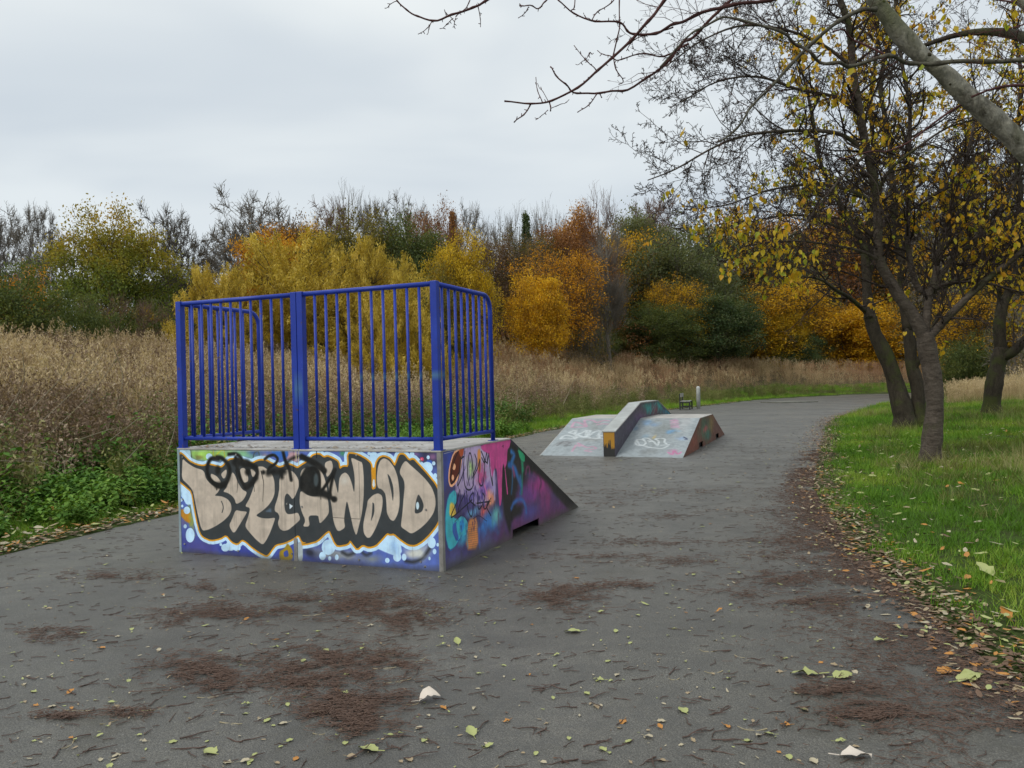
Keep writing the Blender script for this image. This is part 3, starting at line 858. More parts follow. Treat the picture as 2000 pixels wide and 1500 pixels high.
sp.poly([(458, 150), (742, 84), (764, 105), (752, 170), (728, 200), (726, 330), (700, 400), (690, 330), (682, 500), (668, 740), (650, 782), (636, 600), (622, 380), (592, 400), (575, 500), (560, 420), (552, 250), (470, 200)], (152, 56, 106), 0.006)
sp.line([(705, 400), (718, 520), (730, 640)], 26, (152, 56, 106), 0.006)
sp.cloud(600, 560, 26, 130, (142, 124, 160), 0.9, 4)
sp.poly([(682, 330), (704, 400), (712, 560), (680, 760), (672, 620)], (26, 24, 26), 0.012)
sp.line([(675, 165), (690, 158), (688, 178)], 8, (60, 26, 50), 0.004)
K_ = lambda pts, w=15: sp.line(pts, w, (14, 14, 22), 0.004)
K_([(232, 215), (190, 320), (160, 450), (163, 540), (240, 430), (258, 300), (300, 262)])
K_([(262, 270), (250, 400), (225, 560), (262, 490), (292, 400)])
K_([(300, 215), (286, 380), (300, 560), (345, 605), (385, 540), (372, 300), (345, 235), (325, 420), (345, 560)])
K_([(400, 245), (420, 330), (378, 480), (430, 380), (452, 300), (440, 520), (480, 548), (500, 330), (465, 215), (520, 330), (542, 235)])
K_([(542, 245), (560, 450), (582, 560), (573, 470)])
K_([(470, 280), (500, 330), (520, 230), (530, 340)])
K_([(246, 600), (220, 720), (160, 882), (290, 780), (372, 705)])
K_([(232, 830), (245, 760), (300, 640)])
K_([(318, 620), (330, 800), (372, 866), (388, 640), (345, 700), (400, 760)])
K_([(428, 640), (440, 800), (500, 700), (478, 640), (500, 800), (562, 690), (520, 770), (562, 864)])
K_([(420, 740), (560, 720)])
K_([(202, 922), (270, 860), (330, 922)], 6); K_([(380, 900), (440, 866), (522, 920)], 6)
K_([(603, 360), (600, 800)], 6)
sp.line([(90, 238), (300, 180), (455, 150)], 6, (150, 146, 140), 0.004, smooth=False, op=0.8)
for pts, c, w in (([(440, 430), (450, 520)], (190, 60, 110), 14), ([(500, 560), (520, 640)], (210, 90, 130), 16), ([(560, 380), (570, 470)], (170, 150, 180), 14), ([(600, 420), (600, 700)], (160, 150, 190), 22), ([(350, 330), (360, 450)], (150, 176, 104), 26), ([(300, 260), (310, 420)], (164, 150, 172), 24), ([(540, 620), (560, 740)], (206, 140, 96), 22), ([(470, 640), (500, 760)], (70, 60, 130), 24), ([(300, 900), (330, 1180)], (60, 110, 140), 18), ([(440, 1000), (450, 1190)], (54, 80, 140), 30), ([(640, 850), (640, 980)], (70, 60, 90), 26)):
    sp.line(pts, w, c, 0.02, 0.75)
_n = fbm(sp.gx * 55, sp.gy * 20, 0, 77, 3); _w = np.clip(1 - np.hypot((sp.gx - .55) / .42, (sp.gy - .5) / .42), 0, 1)
sp.comp((slice(None), slice(None)), np.clip((_n - .55) * 8, 0, 1) * np.clip(_w * 2, 0, 1), (40, 30, 70), .6)
sp.streaks(0.25, 6, 34)
foot_dirt(sp, 0.09, 0.8)
M_SIDE = paint_mat('spray_painted_side_board', side.done(), 2.5)
M_TRIM = metal_mat('dull_galvanised_trim', (0.20, 0.19, 0.17, 1), (0.34, 0.33, 0.31, 1), 0.5, 0.25)
M_DECK = metal_mat('worn_pale_deck', (0.30, 0.28, 0.25, 1), (0.52, 0.50, 0.46, 1), 0.6, 0.0, 3)
M_BLACK = metal_mat('dark_inside', (0.012, 0.012, 0.012, 1), (0.02, 0.02, 0.02, 1), 0.9)
M_BOLT = metal_mat('bolt_metal', (0.25, 0.24, 0.22, 1), (0.4, 0.39, 0.37, 1), 0.4, 0.6)

box = empty('launch_ramp', tuple(BA + e1 * BW / 2 + e2 * BL / 2))
tag(box, 'graffitied launch ramp box with beige bubble lettering on blue, blue railing on top', 'skate ramp')
def setp(o, par):
    o.parent = par
    o.matrix_parent_inverse = par.matrix_world.inverted()
bpy.context.view_layer.update()
def par(objs, root):
    """objects built in world coordinates go under a root that stands elsewhere"""
    inv = Matrix.Translation(root.location).inverted()
    for o in objs:
        o.parent = root
        o.matrix_parent_inverse = inv
    return objs
bx_parts = []
SEAM = 1.34      # metres from the left corner
g = 0.0025
bx_parts.append(board('front_panel', front, [(0, 0.0), (SEAM - g, 0.0), (SEAM - g, BH - .014), (0, BH - .014)], M_FRONT, None))
bx_parts.append(board('front_panel', front, [(SEAM + g, 0.0), (BW - .02, 0.0), (BW - .02, BH - .014), (SEAM + g, BH - .014)], M_FRONT, None))
slope = lambda s: BH * (BL - s) / (BL - BD)
# side boards: block part, and the slope part with the square notch at its foot
bx_parts.append(board('side_panel', side, [(0.03, 0), (BD - g, 0), (BD - g, BH - .014), (0.03, BH - .014)], M_SIDE, None))
n0, n1, nh = BD + 0.012, BD + 0.74, 0.082
bx_parts.append(board('side_panel', side, [(BD + g, 0.0), (n0, 0.0), (n0, nh), (n1, nh), (n1, 0), (BL - .01, 0), (BL - .01, 0.004), (BD + g, slope(BD) - .006)], M_SIDE, None))
# left side, back and inner frame
mb = MB(); mb.prism([BA + e1 * BW + e2 * 0 + ez * 0, BA + e1 * BW + e2 * BL, BA + e1 * BW + e2 * BD + ez * (BH - .014), BA + e1 * BW + ez * (BH - .014)], -e1 * .012)
bx_parts.append(mb.build('side_panel', metal_mat('blue_side_paint', (0.03, 0.05, 0.22, 1), (0.06, 0.09, 0.3, 1), 0.5)))
mb = MB()
mb.prism([BA + e1 * .05 + e2 * (BD - .03), BA + e1 * (BW - .05) + e2 * (BD - .03), BA + e1 * (BW - .05) + e2 * (BD - .03) + ez * (BH - .03), BA + e1 * .05 + e2 * (BD - .03) + ez * (BH - .03)], e2 * .03)
bx_parts.append(mb.build('bulkhead', M_BLACK))
# steel ramp sheet
mb = MB(); a0 = BA - e1 * .004 + e2 * (BD + .004) + ez * (BH + .001); a1 = BA - e1 * .004 + e2 * BL + ez * .004
mb.prism([a0, a1, a1 - ez * .006, a0 - ez * .006], e1 * (BW + .008))
bx_parts.append(mb.build('ramp_sheet', M_DECK))
# deck boards
mb = MB()
for k in range(2):
    x0, x1 = (-.006, BW / 2 - .002) if k == 0 else (BW / 2 + .002, BW + .006)
    mb = MB()
    p = lambda u, s: BA + e1 * u + e2 * s + ez * (BH - .014)
    mb.prism([p(x0, -.006), p(x1, -.006), p(x1, BD), p(x0, BD)], ez * .014)
    bx_parts.append(mb.build('deck_board', M_DECK, bevel=0.002))
# corner angle, seam strip, left trim
mb = MB(); mb.prism([BA + e1 * .034 - e2 * .004, BA - e1 * .004 - e2 * .004, BA - e1 * .004 + e2 * .036, BA - e1 * .001 + e2 * .036, BA + e2 * .001 + e1 * .001, BA + e1 * .034 - e2 * .0005], ez * (BH - .016))
bx_parts.append(mb.build('corner_trim', M_TRIM))
mb = MB(); mb.prism([BA + e1 * (BW + .004) - e2 * .004, BA + e1 * (BW - .022) - e2 * .004, BA + e1 * (BW - .022) - e2 * .001, BA + e1 * (BW + .004) + e2 * .03], ez * (BH - .016))
bx_parts.append(mb.build('corner_trim', metal_mat('pale_blue_trim', (0.22, 0.30, 0.33, 1), (0.36, 0.44, 0.46, 1), 0.5)))
mb = MB(); mb.box(BA + e1 * (BW - SEAM - .005) - e2 * .0035 + ez * .10, e1 * .019, e2 * .002, ez * .0999)
bx_parts.append(mb.build('seam_strip', M_TRIM))
for u, v in ((.06, .08), (.06, .9), (.7, .05), (1.30, .06), (2.6, .07), (2.62, .9), (1.4, .93), (2.0, .94), (1.26, .5), (1.42, .48), (2.66, .5), (.05, .5), (.7, .93), (2.0, .05)):
    mb = MB(); mb.tube([BA + e1 * (BW - u) + ez * v, BA + e1 * (BW - u) + ez * v - e2 * .006], .009, 8)
    bx_parts.append(mb.build('bolt', M_BOLT))
par(bx_parts, box)

# ---- railing
m, t, b = new_mat('blue_railing_paint')
P = geo_pos(t)
n1 = noise(t, P, 3, 4, 0.6); n2 = noise(t, P, 45, 4, 0.7)
c = ramp(t, n1, [(0.3, (0.012, 0.034, 0.28, 1)), (0.7, (0.020, 0.052, 0.38, 1))])
c = mixc(t, ramp(t, n2, [(0.60, (0, 0, 0, 1)), (0.76, (0.55, 0.55, 0.55, 1))]), c, (0.015, 0.02, 0.10, 1))
c = mixc(t, ramp(t, noise(t, P, 130, 2, 0.5), [(0.70, (0, 0, 0, 1)), (0.76, (0.5, 0.5, 0.5, 1))]), c, (0.35, 0.38, 0.5, 1))
rst = noise(t, P, 17, 5, 0.75)
c = mixc(t, ramp(t, rst, [(0.635, (0, 0, 0, 1)), (0.655, (0.85, 0.85, 0.85, 1))]), c, (0.10, 0.055, 0.035, 1))
# faded green overspray smudge running level across the bars
sx = nd(t, 'ShaderNodeSeparateXYZ'); t.links.new(P, sx.inputs[0])
dz = math_n(t, 'ABSOLUTE', math_n(t, 'SUBTRACT', sx.outputs[2], 1.60))
band = math_n(t, 'SUBTRACT', 1.0, math_n(t, 'DIVIDE', dz, 0.05), clamp=True)
inx = math_n(t, 'MULTIPLY', math_n(t, 'GREATER_THAN', sx.outputs[0], -1.32), math_n(t, 'LESS_THAN', sx.outputs[0], -0.55))
fy = math_n(t, 'LESS_THAN', sx.outputs[1], 7.2)
dz2 = math_n(t, 'ABSOLUTE', math_n(t, 'SUBTRACT', sx.outputs[2], 1.52))
band2 = math_n(t, 'SUBTRACT', 1.0, math_n(t, 'DIVIDE', dz2, 0.17), clamp=True)
inx2 = math_n(t, 'MULTIPLY', math_n(t, 'GREATER_THAN', sx.outputs[0], -1.92), math_n(t, 'LESS_THAN', sx.outputs[0], -1.84))
msk = math_n(t, 'ADD', math_n(t, 'MULTIPLY', math_n(t, 'MULTIPLY', band, inx), fy), math_n(t, 'MULTIPLY', math_n(t, 'MULTIPLY', band2, inx2), 0.8), clamp=True)
c = mixc(t, math_n(t, 'MULTIPLY', msk, 0.45), c, (0.13, 0.30, 0.30, 1))
t.links.new(c, b.inputs['Base Color'])
b.inputs['Roughness'].default_value = 0.4
b.inputs['Specular IOR Level'].default_value = 0.35
bump(t, b, n2, 0.15, 0.002)
M_BLUE = m
rail = empty('railing', tuple(BA + e1 * BW / 2 + ez * BH))
tag(rail, 'blue painted steel railing standing round three sides of the graffitied box', 'railing')
RT, RB, RH = 2.350, 1.075, BH          # top rail and bottom rail centres
rp = []
inset = 0.034
def FP(u, s, z):                       # u from the right corner to the left, s away from camera
    return BA + e1 * u + e2 * s + ez * z
def post(u, s, top=RT + .022, half=.03, z0=None):
    mb = MB(); z0 = RH + .0 if z0 is None else z0
    mb.box(FP(u, s, (z0 + top) / 2), e1 * half, e2 * half, ez * (top - z0) / 2)
    rp.append(mb.build('post', M_BLUE, bevel=0.005))
    mb = MB(); mb.box(FP(u, s, RH + .003), e1 * .05, e2 * .033, ez * .003)
    rp.append(mb.build('base_plate', M_BLUE))
uR, uL = 0.036, BW - 0.036
um = BW / 2
post(uR, inset); post(uL, inset); post(um + .033, inset); post(um - .033, inset)
def bar(p, q, r, name='bar', k=10):
    mb = MB(); mb.tube([p, q], r, k)
    rp.append(mb.build(name, M_BLUE, smooth=True))
def dome(p, h=.0):
    pass
for ua, ub in ((uR + .03, um - .063), (um + .063, uL - .03)):
    bar(FP(ua - .004, inset, RT), FP(ub + .004, inset, RT), .021, 'top_rail', 14)
    bar(FP(ua - .004, inset, RB), FP(ub + .004, inset, RB), .0185, 'bottom_rail', 14)
    for k in range(10):
        u = ua + (ub - ua) * (k + 1) / 11
        bar(FP(u, inset, RB + .012), FP(u, inset, RT - .014), .0125)
S_END = 1.13
for u in (uR, uL):
    # top rail bends down into the end post
    R_ = .14
    pts = [FP(u, inset + .028, RT)] + [FP(u, S_END - R_ + R_ * math.sin(a), RT - R_ + R_ * math.cos(a)) for a in np.linspace(0, math.pi / 2, 8)] + [FP(u, S_END, RH)]
    mb = MB(); mb.tube(pts, .021, 14); rp.append(mb.build('bent_rail', M_BLUE, smooth=True))
    bar(FP(u, inset + .028, RB), FP(u, S_END - .018, RB), .0185, 'bottom_rail', 14)
    n = 8
    for k in range(n):
        s = inset + (S_END - inset) * (k + 1) / (n + 1)
        top = RT - .014 if s < S_END - R_ else RT - R_ + math.sqrt(max(0, R_ ** 2 - (s - S_END + R_) ** 2)) - .014
        bar(FP(u, s, RB + .012), FP(u, s, top), .0125)
    mb = MB(); mb.box(FP(u, S_END, RH + .003), e1 * .033, e2 * .05, ez * .003); rp.append(mb.build('base_plate', M_BLUE))
par(rp, rail)

# ------------------------------------------------------------------ the funbox down the path
FA = G(1334, 894)
f2 = np.array([0.365, 0.931, 0]); f2 /= np.linalg.norm(f2)
f1 = np.array([-0.905, 0.425, 0]); f1 /= np.linalg.norm(f1)
FL, FW, FR, FH = 6.95, 3.05, 2.40, 0.67
def Q_(u, s, z): return FA + f1 * u + f2 * s + ez * z
slen = math.hypot(FR, FH)
Vs = (f2 * FR + ez * FH) / slen
def bank_paint(nm, u0, u1, seed):
    return Paint(nm, Q_(u1, 0, 0), -f1, Vs, u1 - u0, slen, 200, (150, 158, 160))
LE0, LE1 = 1.40, 1.62          # the ledge's two sides
rb_ = bank_paint('right_bank_paint', 0, LE0, 3)
rb_.reg(1050, 740, 5.0)
q = rb_
q.cloud(1300, 480, 190, 170, (128, 134, 132), 1.0, 2, 3)
q.cloud(1130, 700, 140, 40, (124, 128, 126), 0.7, 3, 5)
q.cloud(1500, 420, 90, 90, (170, 172, 172), 0.8, 5, 5)
for (x, y, rx, ry, c, o) in ((1120, 430, 60, 40, (120, 156, 190), .7), (1200, 440, 60, 24, (110, 140, 175), .6), (1370, 500, 70, 30, (100, 150, 190), .8), (1440, 570, 50, 24, (130, 160, 200), .7), (1010, 480, 30, 40, (120, 150, 180), .5), (1090, 560, 40, 30, (130, 160, 180), .5), (1400, 410, 40, 40, (190, 150, 170), .6), (1400, 460, 40, 20, (190, 150, 170), .5), (1350, 700, 60, 30, (190, 130, 160), .6), (1180, 560, 20, 24, (180, 160, 110), .8)):
    q.cloud(x, y, rx, ry, c, o, int(x) % 17, 7)
for k, y in enumerate((400, 425, 445, 462)):
    q.line([(1365, y), (1400, y - 8), (1440, y + 4)], 6, (186, 130, 160), 0.01, 0.7)
q.line([(1290, 705), (1330, 725), (1350, 690), (1385, 720), (1420, 700)], 8, (190, 110, 150), 0.01, 0.8)
for pts in ([(1075, 590), (1010, 590), (980, 620), (1000, 645), (1060, 640), (1085, 615), (1060, 580), (1110, 575), (1150, 600), (1110, 600)], [(1120, 610), (1160, 605), (1195, 640), (1215, 600), (1185, 580), (1240, 572), (1280, 580), (1270, 610), (1290, 625)], [(1030, 640), (1100, 660), (1180, 668), (1240, 668), (1300, 645)], [(1000, 590), (1020, 640), (1090, 650)], [(1235, 640), (1310, 632)]):
    q.line(pts, 7, (196, 202, 202), 0.010, 0.8)
q.line([(1470, 555), (1500, 575), (1480, 580)], 6, (50, 60, 90), 0.01)
q.streaks(0.1, 3, 12)
M_RB = paint_mat('pale_steel_bank_with_tags', rb_.done(), .92, 0.55)
lb_ = bank_paint('left_bank_paint', LE1, FW, 4)
q = lb_; q.reg(1050, 740, 5.0)
q.cloud(620, 450, 90, 60, (138, 142, 140), 0.9, 2, 4)
q.cloud(300, 620, 110, 40, (130, 132, 132), 0.9, 3, 5)
q.cloud(520, 590, 120, 30, (138, 140, 136), 0.8, 3, 5)
PK = (186, 140, 160)
for pts in ([(380, 470), (420, 420), (500, 440), (530, 460), (520, 400), (600, 400), (640, 420), (700, 400), (760, 400)], [(400, 470), (520, 462)], [(640, 440), (700, 430), (760, 430), (800, 400)], [(390, 640), (440, 650), (420, 620), (500, 660), (560, 650), (590, 670), (480, 690), (540, 700)], [(350, 700), (390, 650)]):
    q.line(pts, 8, PK, 0.014, 0.75)
for pts in ([(250, 585), (300, 550), (380, 560), (400, 580), (410, 540), (350, 520), (420, 500), (400, 540), (480, 520), (520, 500), (500, 560), (440, 545)], [(520, 500), (560, 500), (520, 560), (600, 510), (660, 500), (640, 540), (690, 545)], [(260, 580), (400, 575), (440, 560), (560, 570), (690, 575)], [(540, 560), (560, 570), (640, 565), (620, 545)]):
    q.line(pts, 9, (194, 200, 200), 0.014, 0.75)
for pts in ([(210, 650), (280, 610), (340, 620), (280, 650), (350, 640)],):
    q.line(pts, 8, (110, 112, 114), 0.014, 0.8)
q.streaks(0.1, 5, 12)
M_LB = paint_mat('pale_steel_bank_with_scrawl', lb_.done(), .92, 0.55)
fb = empty('funbox', tuple(Q_(FW / 2, FL / 2, 0)))
tag(fb, 'low grey metal funbox with sloping banks, centre grind ledge and painted tags', 'skate ramp')
fparts = []
LEN2 = FL - FR
for nm, pb, u0, u1, mt in (('front_bank', rb_, 0, LE0, M_RB), ('front_bank', lb_, LE1, FW, M_LB)):
    w = u1 - u0
    fparts.append(board(nm, pb, [(0, 0), (w, 0), (w, slen), (0, slen)], mt, None, 0.008))
    mb = MB(); mb.prism([Q_(u0, FR + .002, FH), Q_(u1, FR + .002, FH), Q_(u1, LEN2 - .002, FH), Q_(u0, LEN2 - .002, FH)], -ez * .012)
    fparts.append(mb.build('deck_plate', M_DECK))
    mb = MB(); mb.prism([Q_(u0, LEN2, FH), Q_(u1, LEN2, FH), Q_(u1, FL, 0.003), Q_(u0, FL, .003)], -ez * .008)
    fparts.append(mb.build('rear_bank', M_DECK))
# painted right flank
fs = Paint('flank_paint', Q_(-.002, 0, 0), f2, ez, FL, FH, 200, (84, 52, 42))
fs.reg(1050, 740, 5.0)
fs.cloud(1640, 480, 60, 130, (60, 92, 70), 1.0, 2, 4); fs.cloud(1640, 430, 40, 60, (50, 56, 48), .8, 3, 4)
fs.cloud(1640, 490, 24, 40, (150, 60, 66), .8, 4, 6); fs.cloud(1700, 440, 30, 90, (104, 84, 50), .9, 5, 5)
fs.cloud(1520, 620, 60, 110, (110, 58, 44), .9, 6, 4); fs.cloud(1760, 450, 40, 100, (78, 50, 46), .9, 7, 4)
fs.cloud(1660, 560, 30, 60, (40, 90, 80), .8, 12, 6)
fs.streaks(0.4, 9, 16)
M_FLANK = paint_mat('rusty_painted_flank', fs.done(), 2.0)
def fo(s): return FH * min(1, s / FR, (FL - s) / FR)
nt0 = [(2.15, 2.75), (5.05, 5.65)]
for s0, s1, nn in ((0.006, 3.45, nt0[0]), (3.455, FL - .006, nt0[1])):
    pl = [(s0, max(0.002, fo(s0) - .008))] if s0 < .1 else [(s0, 0)]
    if s0 < .1: pl = [(s0, 0)]
    pl += [(nn[0], 0), (nn[0], .13), (nn[1], .13), (nn[1], 0), (s1, 0)]
    if s1 < 5: pl += [(s1, FH - .014), (FR, FH - .014)]
    else: pl += [(s1, 0.003), (LEN2, FH - .014), (s0, FH - .014)]
    fparts.append(board('flank_panel', fs, pl, M_FLANK, None))
mb = MB(); mb.prism([Q_(FW, 0, 0), Q_(FW, FR, FH), Q_(FW, LEN2, FH), Q_(FW, FL, 0)], f1 * .01)
fparts.append(mb.build('flank_panel', M_DECK))
mb = MB(); mb.prism([Q_(.05, .4, 0), Q_(.05, FR, FH - .06), Q_(.05, LEN2, FH - .06), Q_(.05, FL - .4, 0)], f1 * .02)
fparts.append(mb.build('inner_frame', M_BLACK))
# grind ledge through the middle
LP_ = [(0.0, .52), (2.42, 1.035), (4.5, 1.035), (6.62, .55)]
ls = Paint('ledge_side_paint', Q_(LE0 - .02, 0, 0), f2, ez, FL, 1.06, 200, (52, 48, 58))
ls.reg(1050, 740, 5.0)
ls.cloud(1100, 290, 60, 60, (36, 100, 100), 1, 2, 5); ls.cloud(1190, 270, 40, 70, (40, 110, 106), 1, 3, 5)
ls.cloud(1140, 300, 40, 70, (92, 40, 52), .9, 4, 5); ls.cloud(1290, 300, 60, 50, (30, 110, 130), 1, 5, 5)
ls.cloud(1000, 380, 70, 70, (70, 50, 80), .8, 6, 5); ls.cloud(900, 470, 60, 60, (60, 50, 66), .8, 7, 5); ls.cloud(1060, 260, 40, 30, (34, 92, 86), .9, 9, 5)
for pts in ([(1100, 340), (1140, 260), (1160, 230)], [(1130, 340), (1150, 270)], [(1170, 330), (1200, 240)]):
    ls.line(pts, 8, (50, 130, 130), 0.015, .8)
ls.streaks(0.3, 2, 16)
M_LEDGE = paint_mat('dark_painted_ledge_side', ls.done(), 1.9)
fparts.append(board('ledge_side', ls, [(0, 0)] + [(s, z - .02) for s, z in LP_] + [(6.62, 0)], M_LEDGE, None, 0.012))
mb = MB(); mb.prism([Q_(LE1 + .005, 0.01, 0)] + [Q_(LE1 + .005, s, z - .02) for s, z in LP_] + [Q_(LE1 + .005, 6.62, 0)], f1 * .012)
fparts.append(mb.build('ledge_side', metal_mat('dark_ledge_far_side', (0.05, 0.05, 0.06, 1), (0.09, 0.08, 0.10, 1), 0.6)))
m, t, b = new_mat('orange_drip_paint')
P = geo_pos(t)
sz = nd(t, 'ShaderNodeSeparateXYZ'); t.links.new(P, sz.inputs[0])
dr = noise(t, scaled(t, P, 1, 1, 0.02), 38, 2, 0.6)
th = math_n(t, 'MULTIPLY_ADD', dr, -0.75); th.node.inputs[2].default_value = 0.62
k_ = math_n(t, 'GREATER_THAN', sz.outputs[2], th)
c = mixc(t, k_, (0.02, 0.02, 0.018, 1), (0.42, 0.21, 0.018, 1))
t.links.new(c, b.inputs['Base Color']); b.inputs['Roughness'].default_value = 0.5
mb = MB(); mb.box(Q_((LE0 + LE1) / 2, 0.003, .25), f1 * ((LE1 - LE0) / 2 + .006), f2 * .006, ez * .25)
fparts.append(mb.build('ledge_end', m))
mb = MB()
top = [Q_(LE0 - .035, s - (.015 if i == 0 else 0), z) for i, (s, z) in enumerate(LP_)]
mb.prism(top + [p - ez * .022 for p in top[::-1]], f1 * (LE1 - LE0 + .07))
fparts.append(mb.build('ledge_coping', metal_mat('pale_ledge_top', (0.30, 0.31, 0.29, 1), (0.44, 0.46, 0.44, 1), 0.5, 0.1, 3), bevel=0.004))
for u in (LE0 - .03, LE1 + .03):
    for i in range(3):
        (s0, z0), (s1, z1) = LP_[i], LP_[i + 1]
        mb = MB(); mb.tube([Q_(u, s0, z0 - .008), Q_(u, s1, z1 - .008)], .012, 6)
        fparts.append(mb.build('edge_angle', M_TRIM))
par(fparts, fb)

# ------------------------------------------------------------------ bench, post, slab
M_FRAME = metal_mat('black_bench_frame', (0.012, 0.014, 0.012, 1), (0.03, 0.032, 0.03, 1), 0.5)
M_PLANK = metal_mat('weathered_pale_plank', (0.20, 0.20, 0.17, 1), (0.36, 0.35, 0.31, 1), 0.8, 0, 8)
bn0 = np.array([8.86, 42.3, 0.0]); bz = tz(9.2, 42.6)
ba, bs = np.array([.30, .954, 0]), np.array([.954, -.30, 0])
bench = empty('bench', (float(bn0[0]), float(bn0[1]), bz))
tag(bench, 'small black framed bench with a pale plank back at the far edge of the path', 'bench')
bp = []
def B_(a, s, z): return bn0 + ba * a + bs * s + ez * (z + bz)
for a in (0.0, 1.35):
    for s, h in ((0, .86), (.5, .44)):
        mb = MB(); mb.box(B_(a, s, h / 2 - .03), ba * .03, bs * .035, ez * (h / 2 + .03)); bp.append(mb.build('leg', M_FRAME))
    for z in (.40, .16):
        mb = MB(); mb.box(B_(a, .25, z), ba * .022, bs * .25, ez * .03); bp.append(mb.build('side_bar', M_FRAME))
mb = MB(); mb.box(B_(.675, .25, .16), ba * .66, bs * .02, ez * .02); bp.append(mb.build('stretcher', M_FRAME))
for k in range(3):
    mb = MB(); mb.box(B_(.675, .08 + .17 * k, .452), ba * .72, bs * .07, ez * .018); bp.append(mb.build('seat_plank', M_PLANK, bevel=.004))
mb = MB(); mb.box(B_(.675, .045, .78), ba * .74, bs * .018, ez * .10); bp.append(mb.build('back_plank', M_PLANK, bevel=.004))
par(bp, bench)
bolx, boly = AT(1364.5, 798, 43.6)[:2]
bzz = tz(bolx, boly)
mb = MB()
pts = [(0, 0, -.1), (0, 0, 1.12)] + [(0, 0, 1.12 + .11 * math.sin(a)) for a in np.linspace(.25, math.pi / 2, 5)]
rad = [.105, .105] + [.105 * math.cos(a) + .002 for a in np.linspace(.25, math.pi / 2, 5)]
mb.tube(pts, rad, 14)
bo = mb.build('bollard', metal_mat('pale_concrete_post', (0.34, 0.35, 0.33, 1), (0.52, 0.53, 0.50, 1), 0.85, 0, 4), smooth=True)
bo.location = (float(bolx), float(boly), bzz)
tag(bo, 'pale grey round topped post standing behind the black bench', 'post')
sl = G(1541, 786)
sb = MB(); sb.box((sl[0], sl[1], .03), (1.25, 0.25, 0), (-.3, 1.1, 0), (0, 0, .035))
so = sb.build('concrete_slab', metal_mat('old_concrete', (0.10, 0.10, 0.08, 1), (0.18, 0.18, 0.15, 1), 0.9, 0, 3), bevel=.01)
tag(so, 'low flat concrete slab lying on the far end of the path', 'slab')

# ------------------------------------------------------------------ the house behind the trees
M_STONE = metal_mat('sooty_stone_wall', (0.075, 0.065, 0.05, 1), (0.13, 0.115, 0.09, 1), 0.95, 0, 1.5)
M_SLATE = metal_mat('dark_slate_roof', (0.05, 0.045, 0.042, 1), (0.085, 0.078, 0.07, 1), 0.8, 0, 2)
M_PANE = metal_mat('window_glass', (0.04, 0.05, 0.055, 1), (0.09, 0.10, 0.11, 1), 0.15)
M_CHIM = metal_mat('brick_chimney', (0.11, 0.07, 0.05, 1), (0.16, 0.10, 0.07, 1), 0.9, 0, 6)
hx0, hx1, hy = AT(255, 600, 76)[0], AT(391, 600, 76)[0], 76.0
hz0 = 2.2
ev = AT(360, 556, hy)[2]; rg = AT(360, 536, hy)[2]
house = empty('stone_house', ((hx0 + hx1) / 2, hy + 3, hz0))
tag(house, 'dark stone house with slate roof and chimney half hidden behind the trees', 'house')
hp = []
mb = MB(); mb.box(((hx0 + hx1) / 2, hy + 3, (hz0 + ev) / 2), ((hx1 - hx0) / 2 - .3, 0, 0), (0, 2.8, 0), (0, 0, (ev - hz0) / 2)); hp.append(mb.build('wall', M_STONE))
mb = MB()
A_ = [(hx0, hy, ev), (hx1, hy, ev), (hx1, hy + 6, ev), (hx0, hy + 6, ev), (hx0 + 1.5, hy + 3, rg), (hx1 - .5, hy + 3, rg)]
mb.add(A_, [(0, 1, 5, 4), (1, 2, 5), (2, 3, 4, 5), (3, 0, 4), (0, 3, 2, 1)])
roof = mb.build('roof', M_SLATE); hp.append(roof)
c0 = AT(381, 536, hy + 3)
mb = MB(); mb.box((c0[0], hy + 3, rg + .1), (.33, 0, 0), (0, .5, 0), (0, 0, .62)); ch = mb.build('chimney', M_CHIM); hp.append(ch)
for px in (341, 372):
    for py in (562, 585):
        w0 = AT(px, py, hy + .14)
        mb = MB(); mb.box((w0[0], hy + .17, w0[2]), (.5, 0, 0), (0, .05, 0), (0, 0, .65)); hp.append(mb.build('window', metal_mat('white_window_frame', (.3, .3, .28, 1), (.4, .4, .38, 1), .6)))
        mb = MB(); mb.box((w0[0], hy + .13, w0[2]), (.42, 0, 0), (0, .02, 0), (0, 0, .57)); hp.append(mb.build('pane', M_PANE))
_win = [o for o in hp if o.name.startswith('window')]; _pan = [o for o in hp if o.name.startswith('pane')]
par([o for o in hp if not o.name.startswith('pane') and o is not ch], house)
ch.parent = roof
for a_, b_ in zip(_win, _pan): b_.parent = a_

